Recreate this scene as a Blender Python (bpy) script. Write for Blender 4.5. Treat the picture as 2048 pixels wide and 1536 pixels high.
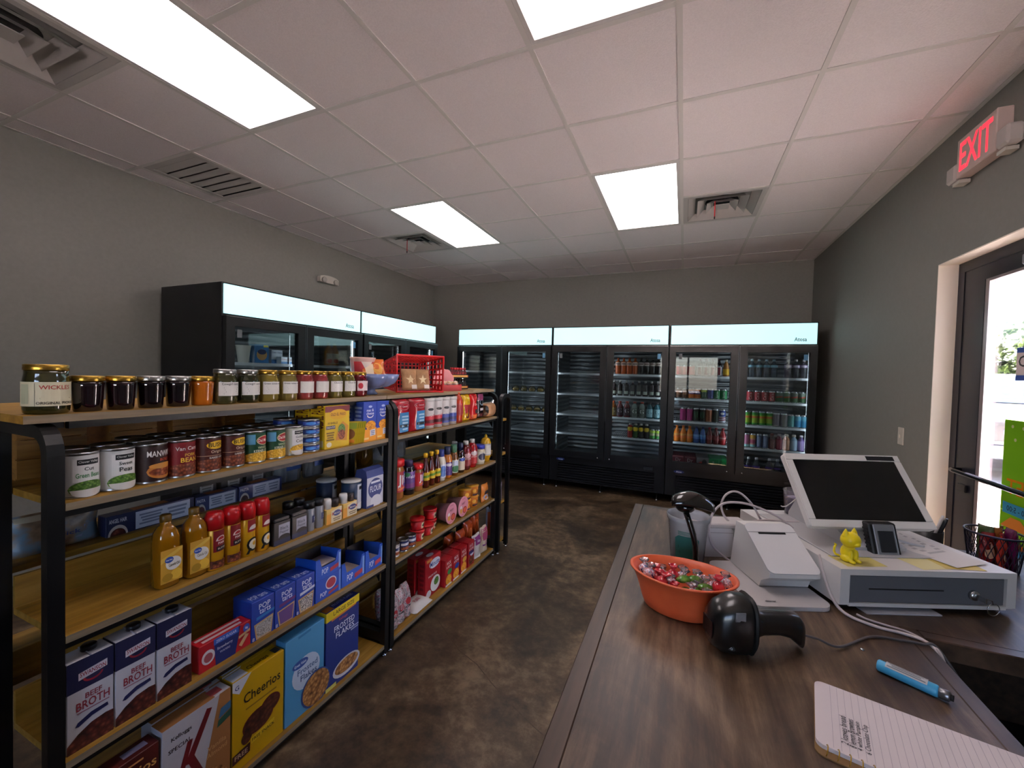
import bpy, math, random
from mathutils import Vector, Matrix
random.seed(7)
PI = math.pi
S = bpy.context.scene
for o in list(bpy.data.objects): bpy.data.objects.remove(o)
COL = S.collection

# ---------------------------------------------------------------- camera
cam = bpy.data.cameras.new('camera'); CAM = bpy.data.objects.new('camera', cam); COL.objects.link(CAM)
cam.sensor_width = 36; cam.lens = 814.48 / 2048 * 36; cam.clip_start = 0.02; cam.clip_end = 200
R_ = Vector((0.92080399, 0.38909506, 0.02692673)); U_ = Vector((-0.03468589, 0.01292904, 0.99931463)); W_ = Vector((-0.38848025, 0.92110688, -0.02540122))
m3 = Matrix((R_, U_, -W_)).transposed(); mm = m3.to_4x4(); mm.translation = (0, 0, 1.45); CAM.matrix_world = mm
S.camera = CAM

# ---------------------------------------------------------------- sky, sun, exposure
TROFFER, HEADER, LED = 4.8, 0.72, 12.0
wd = bpy.data.worlds.new('world'); S.world = wd; wd.use_nodes = True
nt = wd.node_tree; bg = nt.nodes['Background']
sky = nt.nodes.new('ShaderNodeTexSky'); sky.sky_type = 'NISHITA'; sky.sun_disc = False
sky.sun_elevation = math.radians(62); sky.sun_rotation = math.radians(90); sky.altitude = 100
nt.links.new(sky.outputs[0], bg.inputs[0]); bg.inputs[1].default_value = 1.6
sl = bpy.data.lights.new('sun', 'SUN'); sl.energy = 760.0; sl.angle = math.radians(0.6); sl.color = (1.0, 0.965, 0.945)
SUN = bpy.data.objects.new('sun', sl); COL.objects.link(SUN); SUN.location = (12, 3, 18)
SUN.rotation_euler = Vector((-0.45, -0.03, -0.85)).to_track_quat('-Z', 'Y').to_euler()
vs = S.view_settings; vs.view_transform = 'Standard'; vs.look = 'None'; vs.gamma = 1.0; vs.use_curve_mapping = False
vs.exposure = 0.45

# ---------------------------------------------------------------- materials
def lin(h):
    h = h.lstrip('#'); c = [int(h[i:i+2], 16) / 255 for i in (0, 2, 4)]
    return tuple(x / 12.92 if x <= 0.04045 else ((x + 0.055) / 1.055) ** 2.4 for x in c) + (1.0,)
MC = {}
def mat(c, rough=0.55, metal=0.0, emit=0.0, coat=0.0, key=None, spec=0.5):
    k = key or (c, rough, metal, emit, coat, spec)
    if k in MC: return MC[k]
    m = bpy.data.materials.new('finish_%d' % len(MC)); m.use_nodes = True; b = m.node_tree.nodes['Principled BSDF']
    col = lin(c)
    b.inputs['Base Color'].default_value = col; b.inputs['Roughness'].default_value = rough; b.inputs['Metallic'].default_value = metal
    b.inputs['Specular IOR Level'].default_value = spec
    if emit: b.inputs['Emission Color'].default_value = col; b.inputs['Emission Strength'].default_value = emit
    if coat: b.inputs['Coat Weight'].default_value = coat; b.inputs['Coat Roughness'].default_value = 0.05
    MC[k] = m; return m
def noisemat(key, cols, scale=5.0, rough=(0.5, 0.5), detail=6, stretch=(1, 1, 1), bump=0.0, metal=0.0, dist=0.0, coat=0.0, spec=0.5, gen=True, kind='NOISE', bscale=None):
    """colour ramp driven by noise in object space"""
    if key in MC: return MC[key]
    m = bpy.data.materials.new(key); m.use_nodes = True; n = m.node_tree.nodes; l = m.node_tree.links; b = n['Principled BSDF']
    tc = n.new('ShaderNodeTexCoord'); mp = n.new('ShaderNodeMapping'); mp.inputs['Scale'].default_value = stretch
    l.new(tc.outputs['Object'], mp.inputs[0])
    if kind == 'NOISE':
        t = n.new('ShaderNodeTexNoise'); t.inputs['Scale'].default_value = scale; t.inputs['Detail'].default_value = detail; t.inputs['Distortion'].default_value = dist; out = t.outputs['Fac']
    elif kind == 'VORONOI':
        t = n.new('ShaderNodeTexVoronoi'); t.inputs['Scale'].default_value = scale; out = t.outputs['Distance']
    else:
        t = n.new('ShaderNodeTexWave'); t.bands_direction = 'Z'; t.inputs['Scale'].default_value = scale; t.inputs['Distortion'].default_value = dist; t.inputs['Detail'].default_value = detail; out = t.outputs['Fac']
    l.new(mp.outputs[0], t.inputs['Vector'])
    r = n.new('ShaderNodeValToRGB'); e = r.color_ramp.elements
    while len(e) < len(cols): e.new(0.5)
    for i, (p, c) in enumerate(cols): e[i].position = p; e[i].color = lin(c)
    l.new(out, r.inputs[0]); l.new(r.outputs[0], b.inputs['Base Color'])
    b.inputs['Metallic'].default_value = metal; b.inputs['Specular IOR Level'].default_value = spec
    if coat: b.inputs['Coat Weight'].default_value = coat; b.inputs['Coat Roughness'].default_value = 0.06
    if rough[0] == rough[1]: b.inputs['Roughness'].default_value = rough[0]
    else:
        mr = n.new('ShaderNodeMapRange'); mr.inputs['To Min'].default_value = rough[0]; mr.inputs['To Max'].default_value = rough[1]
        l.new(out, mr.inputs[0]); l.new(mr.outputs[0], b.inputs['Roughness'])
    if bump:
        bp = n.new('ShaderNodeBump'); bp.inputs['Strength'].default_value = bump; bp.inputs['Distance'].default_value = 0.02
        l.new(out, bp.inputs['Height']); l.new(bp.outputs[0], b.inputs['Normal'])
    MC[key] = m; return m
def mixnoise(key, cols, sA, sB, wB, rough, stretch=(1, 1, 1), stretchB=(1, 1, 1), bump=0.05, distA=0.5):
    """two octaves of noise blended: broad mottling plus fine grain"""
    m = noisemat(key, cols, sA, rough, 15, stretch, 0.0, 0.0, distA); n = m.node_tree.nodes; l = m.node_tree.links
    ramp = next(x for x in n if x.type == 'VALTORGB'); A = next(x for x in n if x.type == 'TEX_NOISE'); tc = next(x for x in n if x.type == 'TEX_COORD'); A.inputs['Roughness'].default_value = 0.62
    mp = n.new('ShaderNodeMapping'); mp.inputs['Scale'].default_value = stretchB; l.new(tc.outputs['Object'], mp.inputs[0])
    B = n.new('ShaderNodeTexNoise'); B.inputs['Scale'].default_value = sB; B.inputs['Detail'].default_value = 10; B.inputs['Roughness'].default_value = 0.7; l.new(mp.outputs[0], B.inputs['Vector'])
    mx = n.new('ShaderNodeMix'); mx.inputs[0].default_value = wB; l.new(A.outputs['Fac'], mx.inputs[2]); l.new(B.outputs['Fac'], mx.inputs[3]); l.new(mx.outputs[0], ramp.inputs[0])
    bp = n.new('ShaderNodeBump'); bp.inputs['Strength'].default_value = bump; bp.inputs['Distance'].default_value = 0.01; l.new(B.outputs['Fac'], bp.inputs['Height']); l.new(bp.outputs[0], n['Principled BSDF'].inputs['Normal'])
    return m
def paper_lit(c, t=0.25):
    """printed paper that lets some light through"""
    k = ('paper', c, t)
    if k in MC: return MC[k]
    m = bpy.data.materials.new('backlit_paper_%d' % len(MC)); m.use_nodes = True; n = m.node_tree.nodes; l = m.node_tree.links
    for x in list(n): n.remove(x)
    o = n.new('ShaderNodeOutputMaterial'); d = n.new('ShaderNodeBsdfDiffuse'); d.inputs[0].default_value = lin(c); q = n.new('ShaderNodeBsdfTranslucent'); q.inputs[0].default_value = lin(c)
    mx = n.new('ShaderNodeMixShader'); mx.inputs[0].default_value = t; l.new(d.outputs[0], mx.inputs[1]); l.new(q.outputs[0], mx.inputs[2]); l.new(mx.outputs[0], o.inputs[0])
    MC[k] = m; return m
def clearmat(key, tint='#ffffff', gloss=0.9, alpha=0.0, acol='#ffffff', rough=0.02, ior=1.45):
    """thin clear sheet: transparent + fresnel gloss, with an optional share of diffuse body"""
    if key in MC: return MC[key]
    m = bpy.data.materials.new(key); m.use_nodes = True; n = m.node_tree.nodes; l = m.node_tree.links
    for x in list(n): n.remove(x)
    o = n.new('ShaderNodeOutputMaterial'); tr = n.new('ShaderNodeBsdfTransparent'); tr.inputs[0].default_value = lin(tint)
    gl = n.new('ShaderNodeBsdfGlossy'); gl.inputs['Roughness'].default_value = rough
    fr = n.new('ShaderNodeFresnel'); fr.inputs[0].default_value = ior
    mu = n.new('ShaderNodeMath'); mu.operation = 'MULTIPLY'; mu.inputs[1].default_value = gloss; l.new(fr.outputs[0], mu.inputs[0])
    mx = n.new('ShaderNodeMixShader'); src = tr.outputs[0]
    if alpha:
        df = n.new('ShaderNodeBsdfDiffuse'); df.inputs[0].default_value = lin(acol); tl = n.new('ShaderNodeBsdfTranslucent'); tl.inputs[0].default_value = lin(acol)
        a0 = n.new('ShaderNodeMixShader'); a0.inputs[0].default_value = 0.4; l.new(df.outputs[0], a0.inputs[1]); l.new(tl.outputs[0], a0.inputs[2])
        a1 = n.new('ShaderNodeMixShader'); a1.inputs[0].default_value = alpha; l.new(tr.outputs[0], a1.inputs[1]); l.new(a0.outputs[0], a1.inputs[2]); src = a1.outputs[0]
    l.new(mu.outputs[0], mx.inputs[0]); l.new(src, mx.inputs[1]); l.new(gl.outputs[0], mx.inputs[2]); l.new(mx.outputs[0], o.inputs[0])
    MC[key] = m; return m

# ---------------------------------------------------------------- mesh builder
class MB:
    def __init__(s): s.v = []; s.f = []; s.m = []; s.sm = []; s.mats = []; s.layer = 0
    def mi(s, m):
        if m not in s.mats: s.mats.append(m)
        return s.mats.index(m)
    def add(s, vs, fs, m, smooth=False):
        b = len(s.v); s.v += [tuple(p) for p in vs]; k = s.mi(m)
        for f in fs: s.f.append([b + i for i in f]); s.m.append(k); s.sm.append(smooth)
        return s
    def box(s, x0, x1, y0, y1, z0, z1, m):
        s.add([(x0, y0, z0), (x1, y0, z0), (x1, y1, z0), (x0, y1, z0), (x0, y0, z1), (x1, y0, z1), (x1, y1, z1), (x0, y1, z1)],
              [(0, 3, 2, 1), (4, 5, 6, 7), (0, 1, 5, 4), (1, 2, 6, 5), (2, 3, 7, 6), (3, 0, 4, 7)], m); return s
    def cbox(s, x0, x1, y0, y1, z0, z1, m, c=0.002):
        """box with chamfered vertical and horizontal edges"""
        P = []; xs = (x0, x1); ys = (y0, y1); zs = (z0, z1)
        idx = {}
        for i in (0, 1):
            for j in (0, 1):
                for k in (0, 1):
                    sx, sy, sz = (1 if i == 0 else -1), (1 if j == 0 else -1), (1 if k == 0 else -1)
                    p = (xs[i], ys[j], zs[k])
                    for a, q in ((0, (p[0], p[1] + sy * c, p[2] + sz * c)), (1, (p[0] + sx * c, p[1], p[2] + sz * c)), (2, (p[0] + sx * c, p[1] + sy * c, p[2]))):
                        idx[i, j, k, a] = len(P); P.append(q)
        F = []
        g = lambda i, j, k, a: idx[i, j, k, a]
        F.append([g(0, 0, 0, 0), g(0, 0, 1, 0), g(0, 1, 1, 0), g(0, 1, 0, 0)]); F.append([g(1, 0, 0, 0), g(1, 1, 0, 0), g(1, 1, 1, 0), g(1, 0, 1, 0)])
        F.append([g(0, 0, 0, 1), g(1, 0, 0, 1), g(1, 0, 1, 1), g(0, 0, 1, 1)]); F.append([g(0, 1, 0, 1), g(0, 1, 1, 1), g(1, 1, 1, 1), g(1, 1, 0, 1)])
        F.append([g(0, 0, 0, 2), g(0, 1, 0, 2), g(1, 1, 0, 2), g(1, 0, 0, 2)]); F.append([g(0, 0, 1, 2), g(1, 0, 1, 2), g(1, 1, 1, 2), g(0, 1, 1, 2)])
        for i in (0, 1):
            for j in (0, 1): F.append([g(i, j, 0, 0), g(i, j, 1, 0), g(i, j, 1, 1), g(i, j, 0, 1)])
            for k in (0, 1): F.append([g(i, 0, k, 0), g(i, 1, k, 0), g(i, 1, k, 2), g(i, 0, k, 2)])
        for j in (0, 1):
            for k in (0, 1): F.append([g(0, j, k, 1), g(1, j, k, 1), g(1, j, k, 2), g(0, j, k, 2)])
        for i in (0, 1):
            for j in (0, 1):
                for k in (0, 1): F.append([g(i, j, k, 0), g(i, j, k, 1), g(i, j, k, 2)])
        s.add(P, F, m); return s
    def lathe(s, prof, m, seg=24, cx=0, cy=0, z0=0, smooth=True, cap=True, rf=None):
        n = len(prof); V = []
        for r, z in prof:
            for k in range(seg):
                a = 2 * PI * k / seg; rr = r * (rf(a, z) if rf else 1)
                V.append((cx + rr * math.cos(a), cy + rr * math.sin(a), z0 + z))
        F = [[i * seg + k, i * seg + (k + 1) % seg, (i + 1) * seg + (k + 1) % seg, (i + 1) * seg + k] for i in range(n - 1) for k in range(seg)]
        s.add(V, F, m, smooth)
        if cap:
            b = len(s.v) - n * seg
            for i, rv in ((0, True), (n - 1, False)):
                if prof[i][0] > 1e-5:
                    ring = [b + i * seg + k for k in range(seg)]
                    s.f.append(ring[::-1] if rv else ring); s.m.append(s.mi(m)); s.sm.append(False)
        return s
    def tube(s, pts, r, m, seg=8, closed=False, cap=True):
        pts = [Vector(p) for p in pts]; n = len(pts); V = []; up = None
        rs = r if isinstance(r, (list, tuple)) else [r] * n
        for i in range(n):
            a = pts[(i - 1) % n] if (i > 0 or closed) else pts[i]; b = pts[(i + 1) % n] if (i < n - 1 or closed) else pts[i]
            t = (b - a).normalized()
            if up is None: up = t.orthogonal().normalized()
            else: up = (up - t * up.dot(t)); up = up.normalized() if up.length > 1e-6 else t.orthogonal().normalized()
            w = t.cross(up)
            for k in range(seg):
                q = 2 * PI * k / seg; V.append(pts[i] + (up * math.cos(q) + w * math.sin(q)) * rs[i])
        F = [[i * seg + k, i * seg + (k + 1) % seg, ((i + 1) % n) * seg + (k + 1) % seg, ((i + 1) % n) * seg + k] for i in range(n if closed else n - 1) for k in range(seg)]
        s.add(V, F, m, True)
        if cap and not closed:
            b = len(s.v) - n * seg
            s.f.append([b + k for k in range(seg)][::-1]); s.m.append(s.mi(m)); s.sm.append(False)
            s.f.append([b + (n - 1) * seg + k for k in range(seg)]); s.m.append(s.mi(m)); s.sm.append(False)
        return s
    def prism(s, poly, z0, z1, m, T=None, smooth=False):
        """poly in xy extruded along z; T maps each point"""
        n = len(poly); V = [(x, y, z0) for x, y in poly] + [(x, y, z1) for x, y in poly]
        if T: V = [T(*p) for p in V]
        F = [list(range(n))[::-1], list(range(n, 2 * n))]
        s.add(V, F, m); b = len(s.v) - 2 * n
        for i in range(n): s.f.append([b + i, b + (i + 1) % n, b + n + (i + 1) % n, b + n + i]); s.m.append(s.mi(m)); s.sm.append(smooth)
        return s
    def ball(s, c, r, m, seg=12, rings=8, sc=(1, 1, 1), warp=None):
        V = []; F = []
        for i in range(rings + 1):
            t = PI * i / rings
            for k in range(seg):
                a = 2 * PI * k / seg; d = Vector((math.sin(t) * math.cos(a), math.sin(t) * math.sin(a), math.cos(t))); rr = r * (warp(d) if warp else 1)
                V.append((c[0] + d.x * rr * sc[0], c[1] + d.y * rr * sc[1], c[2] + d.z * rr * sc[2]))
        for i in range(rings):
            for k in range(seg): F.append([i * seg + k, (i + 1) * seg + k, (i + 1) * seg + (k + 1) % seg, i * seg + (k + 1) % seg])
        s.add(V, F, m, True); return s
    def grid(s, nu, nv, fn, m, smooth=True, wrap=False):
        V = [fn(i / nu, j / nv) for j in range(nv + 1) for i in range(nu + 1)]
        s.add(V, [[j * (nu + 1) + i, j * (nu + 1) + i + 1, (j + 1) * (nu + 1) + i + 1, (j + 1) * (nu + 1) + i] for j in range(nv) for i in range(nu)], m, smooth); return s
    def move(s, fn): s.v = [tuple(fn(*p)) for p in s.v]; return s
    def mesh(s, name):
        me = bpy.data.meshes.new(name); me.from_pydata(s.v, [], s.f)
        for m in s.mats: me.materials.append(m)
        me.polygons.foreach_set('material_index', s.m); me.polygons.foreach_set('use_smooth', s.sm); me.update(); return me
    # ---- flat print: ops on a face with size W x H mapped by fn(u, v, lift)
    def ink(s, ops, W, H, fn, curved=False, base=0.0004):
        lift = base
        for op in ops:
            k = op[0]; lift += 0.00018
            if k == 'r':
                _, u0, v0, u1, v1, c = op; n = max(1, int(abs(u1 - u0) * 28)) if curved else 1
                V = []; F = []
                for i in range(n + 1):
                    u = (u0 + (u1 - u0) * i / n) * W; V += [fn(u, v0 * H, lift), fn(u, v1 * H, lift)]
                for i in range(n): F.append([2 * i, 2 * i + 2, 2 * i + 3, 2 * i + 1])
                s.add(V, F, pm(c))
            elif k in ('e', 'h', 'p'):
                if k == 'e': _, cu, cv, ru, rv, c = op; pts = [(cu + ru * math.cos(2 * PI * i / 22), cv + rv * math.sin(2 * PI * i / 22)) for i in range(22)]
                elif k == 'h': _, cu, cv, ru, rv, c = op; pts = [(cu + ru * math.cos(PI * i / 14), cv + rv * math.sin(PI * i / 14)) for i in range(15)]
                else: _, pts, c = op
                if not curved: s.add([fn(u * W, v * H, lift) for u, v in pts], [list(range(len(pts)))], pm(c))
                else:           # upright strips that follow the curve (convex shapes)
                    a0 = min(p[0] for p in pts); a1 = max(p[0] for p in pts); n = max(6, int((a1 - a0) * 34)); V = []; F = []
                    for i in range(n + 1):
                        u = min(max(a0 + (a1 - a0) * i / n, a0 + 1e-5), a1 - 1e-5); vv = []
                        for j in range(len(pts)):
                            (p0, q0), (p1, q1) = pts[j], pts[(j + 1) % len(pts)]
                            if (p0 - u) * (p1 - u) <= 0 and abs(p1 - p0) > 1e-9: vv.append(q0 + (q1 - q0) * (u - p0) / (p1 - p0))
                        if not vv: vv = [pts[0][1]]
                        V += [fn(u * W, min(vv) * H, lift), fn(u * W, max(vv) * H, lift)]
                    for i in range(n): F.append([2 * i, 2 * i + 2, 2 * i + 3, 2 * i + 1])
                    s.add(V, F, pm(c))
            elif k == 't':
                txt, cu, cv, h, c = op[1:6]; mw = op[6] if len(op) > 6 else 0.94; ang = op[7] if len(op) > 7 else 0
                P, Fs, w, hh = text2d(txt); sc = h * H / hh; sx = min(sc, mw * (H if ang else W) / max(w, 1e-6))
                V = []
                for x, y in P:
                    a, b = (x - w / 2) * sx, (y - hh / 2) * sc
                    if ang: a, b = a * math.cos(ang) - b * math.sin(ang), a * math.sin(ang) + b * math.cos(ang)
                    V.append(fn(cu * W + a, cv * H + b, lift))
                s.add(V, Fs, pm(c))
            elif k == 'l':      # lines of illegible small print
                _, u0, v0, u1, v1, n, c = op
                for i in range(n):
                    vv = v1 - (v1 - v0) * (i + 0.5) / n; d = (v1 - v0) / n * 0.28; e = (u1 - u0) * (0.12 * ((i * 7) % 3)) / 2
                    V = [fn(u * W, q * H, lift) for u, q in ((u0 + e, vv - d), (u1 - e, vv - d), (u1 - e, vv + d), (u0 + e, vv + d))]
                    s.add(V, [[0, 1, 2, 3]], pm(c))
        return s
def pm(c): return mat(c, 0.5) if isinstance(c, str) else c
TX = {}
def text2d(t, off=0.012):
    if t in TX: return TX[t]
    cu = bpy.data.curves.new('tmp', 'FONT'); cu.body = t; cu.resolution_u = 2; cu.offset = off; cu.size = 1
    ob = bpy.data.objects.new('tmp', cu); COL.objects.link(ob); dg = bpy.context.evaluated_depsgraph_get(); me = ob.evaluated_get(dg).to_mesh()
    P = [(v.co.x, v.co.y) for v in me.vertices]; F = [list(p.vertices) for p in me.polygons]
    ob.evaluated_get(dg).to_mesh_clear(); bpy.data.objects.remove(ob); bpy.data.curves.remove(cu)
    x0 = min(p[0] for p in P); x1 = max(p[0] for p in P); y0 = min(p[1] for p in P); y1 = max(p[1] for p in P)
    TX[t] = ([(a - x0, b - y0) for a, b in P], F, x1 - x0, y1 - y0); return TX[t]

# ---------------------------------------------------------------- objects
def link(name, data, parent=None, loc=(0, 0, 0), rz=0.0):
    o = bpy.data.objects.new(name, data); COL.objects.link(o); o.location = loc; o.rotation_euler = (0, 0, rz)
    if parent: o.parent = parent
    return o
def obj(name, mb, parent=None, loc=(0, 0, 0), rz=0.0): return link(name, mb.mesh(name) if isinstance(mb, MB) else mb, parent, loc, rz)
def tag(o, label, cat, group=None):
    o['label'] = label; o['category'] = cat
    if group: o['group'] = group
    return o
def empty(name, loc, rz=0.0): o = link(name, None, None, loc, rz); o.empty_display_size = 0.05; return o
def struct(name, mb, loc=(0, 0, 0)): o = obj(name, mb, None, loc); o['kind'] = 'structure'; return o
def clone(o, loc, label, rz=None, group=None):
    c = o.copy(); COL.objects.link(c); c.location = loc; c['label'] = label
    if group: c['group'] = group
    if rz is not None: c.rotation_euler = (0, 0, rz)
    for ch in o.children:
        d = ch.copy(); COL.objects.link(d); d.parent = c
        for g in ch.children: e = g.copy(); COL.objects.link(e); e.parent = d
    return c
ORD = ['leftmost', 'second', 'third', 'fourth', 'fifth', 'sixth', 'seventh', 'eighth', 'ninth']
def nth(k, n):
    if n == 1: return ''
    if n == 2: return 'left of the two' if k == 0 else 'right of the two'
    if k == 0: return 'leftmost'
    if k == n - 1: return 'rightmost'
    return ORD[k] + ' from left'
BLACK = mat('#0c0d10', 0.35); BLACKM = mat('#0a0a0c', 0.4, 0.0, spec=0.35); STEEL = mat('#b9bcc0', 0.25, 1.0); WHITE = mat('#dcdcd8', 0.5)
# ================================================================ the room
FZ, CEIL = 0.0, 2.886
XL, XR, YB, YF = -3.917, 1.364, 5.82, -2.6
paint = noisemat('wall_paint', [(0.3, '#7f7f79'), (0.7, '#84847e')], 40, (0.62, 0.7), bump=0.02)
concrete = mixnoise('stained_concrete', [(0.36, '#231a12'), (0.45, '#3a2d20'), (0.52, '#54432f'), (0.62, '#7b6850')], 1.9, 16.0, 0.42, (0.34, 0.52), bump=0.06, distA=0.7)
f = MB().box(XL - 0.15, XR + 0.15, YF - 0.15, YB + 0.15, -0.12, 0.0, concrete); FLOOR = struct('floor', f)
crk = noisemat('crack_line', [(0.3, '#574736'), (0.7, '#3c3126')], 30, (0.6, 0.6))
pts = [(-1.30, 2.02), (-1.17, 1.93), (-1.03, 1.83), (-0.9, 1.78), (-0.78, 1.70), (-0.66, 1.63), (-0.52, 1.56), (-0.38, 1.50), (-0.2, 1.44)]
b = MB()
for i in range(len(pts) - 1):
    (x0, y0), (x1, y1) = pts[i], pts[i + 1]; w = 0.0025 + 0.001 * (i % 2)
    b.add([(x0, y0 - w, 0.0006), (x1, y1 - w, 0.0006), (x1, y1 + w, 0.0006), (x0, y0 + w, 0.0006)], [[0, 1, 2, 3]], crk)
obj('crack', b, FLOOR)
struct('wall_left', MB().box(XL - 0.12, XL, YF, YB, 0, CEIL + 0.12, paint))
struct('wall_back', MB().box(XL, XR, YB, YB + 0.12, 0, CEIL + 0.12, paint))
DY0, DY1, DZ = 2.16, 3.21, 2.16          # door opening in the right wall
WX0, WX1, WZ0, WZ1 = -0.7, 0.9, 1.0, 2.1     # opening for the added fill window behind the camera
wr = MB(); XO = XR + 0.16
wr.box(XR, XO, DY1, YB, 0, CEIL + 0.12, paint); wr.box(XR, XO, YF, DY0, 0, CEIL + 0.12, paint)
wr.box(XR, XO, DY0, DY1, DZ, CEIL + 0.12, paint)
struct('wall_right', wr)
struct('wall_front', MB().box(XL, WX0, YF - 0.12, YF, 0, CEIL + 0.12, paint).box(WX1, XR, YF - 0.12, YF, 0, CEIL + 0.12, paint).box(WX0, WX1, YF - 0.12, YF, 0, WZ0, paint).box(WX0, WX1, YF - 0.12, YF, WZ1, CEIL + 0.12, paint))
cream = mat('#f0e6d8', 0.6)
tr = MB(); tr.box(XR - 0.002, XR + 0.088, DY1 - 0.006, DY1 - 0.0005, 0, DZ - 0.006, cream); tr.box(XR - 0.002, XR + 0.088, DY0, DY1 - 0.0005, DZ - 0.0065, DZ - 0.0005, cream)
struct('trim_1', tr)

# ---- suspended ceiling
T = 0.6096; GX, GY = -0.0662, 1.7049
tilem = noisemat('ceiling_tile_white', [(0.35, '#ebe4e4'), (0.65, '#f2ebeb')], 160, (0.8, 0.85), bump=0.15)
gridm = mat('#dcd9d4', 0.45)
ce = MB().box(XL, XR, YF, YB, CEIL + 0.055, CEIL + 0.10, mat('#2a2a2a', 0.9)); CE = struct('ceiling', ce)
xs = [XL] + [GX + i * T for i in range(-6, 3)] + [XR]; ys = [YF] + [GY + j * T for j in range(-7, 7)] + [YB]
LIGHTS = {(-1, -2): 0, (-4, -2): 0, (-1, 2): 0, (-4, 2): 0}     # lower-left cell of each 2x4 troffer
VENTS = [(0, 3), (-5, 3), (-5, -2)]; RET = (-6, 0)
skip = set()
for i, j in LIGHTS: skip |= {(i, j), (i, j + 1)}
skip |= set(VENTS) | {RET}
full = None
for a in range(len(xs) - 1):
    for c in range(len(ys) - 1):
        i, j = a - 7, c - 8
        if (i, j) in skip: continue
        w, d = xs[a + 1] - xs[a], ys[c + 1] - ys[c]
        if abs(w - T) < 1e-6 and abs(d - T) < 1e-6:
            if full is None: full = MB().cbox(-T/2 + 0.006, T/2 - 0.006, -T/2 + 0.006, T/2 - 0.006, 0.004, 0.018, tilem, 0.0035).mesh('ceiling_tile')
            obj('ceiling_tile', full, CE, ((xs[a] + xs[a+1]) / 2, (ys[c] + ys[c+1]) / 2, CEIL))
        else:
            obj('ceiling_tile', MB().cbox(-w/2 + 0.006, w/2 - 0.006, -d/2 + 0.006, d/2 - 0.006, 0.004, 0.018, tilem, 0.0035), CE, ((xs[a] + xs[a+1]) / 2, (ys[c] + ys[c+1]) / 2, CEIL))
for x in xs[1:-1]: obj('main_runner', MB().box(x - 0.012, x + 0.012, YF, YB, CEIL, CEIL + 0.004, gridm).box(x - 0.002, x + 0.002, YF, YB, CEIL + 0.004, CEIL + 0.03, gridm), CE)
for k, y in enumerate(ys[1:-1]):
    b = MB()
    for a in range(len(xs) - 1):
        if (a - 7, k - 8) in LIGHTS or (a - 7, k - 7 - 1) in LIGHTS: continue
        b.box(xs[a] + 0.012, xs[a + 1] - 0.012, y - 0.012, y + 0.012, CEIL + 0.0003, CEIL + 0.0043, gridm)
    obj('cross_runner', b, CE)
for n, bb in (('left', (XL, XL + 0.022, YF, YB)), ('back', (XL, XR, YB - 0.022, YB)), ('right', (XR - 0.022, XR, YF, YB))):
    obj('edge_angle', MB().box(*bb, CEIL - 0.0006, CEIL + 0.003, gridm), CE)

# ---- troffers
frm = mat('#d4d2cf', 0.4)
def diffm():
    return mat('#fff2f4', 0.5, emit=TROFFER, key='troffer_diffuser')
names = {(-1, -2): 'ceiling light panel over the counter, cut off by the top edge', (-4, -2): 'long ceiling light panel at upper left, nearest the return grille',
         (-1, 2): 'ceiling light panel left of the air vent above the back coolers', (-4, 2): 'small far ceiling light panel right of the left air vent'}
for (i, j), lab in names.items():
    x, y = GX + (i + 0.5) * T, GY + (j + 1) * T
    t = tag(empty('ceiling_light', (x, y, CEIL)), lab, 'ceiling light', 'recessed ceiling light panels')
    w, d = T / 2 - 0.0125, T - 0.0125
    fb = MB()
    for q in ((-w, w, -d, -d + 0.02), (-w, w, d - 0.02, d), (-w, -w + 0.02, -d + 0.02, d - 0.02), (w - 0.02, w, -d + 0.02, d - 0.02)): fb.box(q[0], q[1], q[2], q[3], 0.001, 0.03, frm)
    fb.box(-w, w, -d, d, 0.03, 0.05, frm); obj('frame', fb, t)
    obj('diffuser', MB().box(-w + 0.021, w - 0.021, -d + 0.021, d - 0.021, 0.006, 0.012, diffm()), t)
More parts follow.
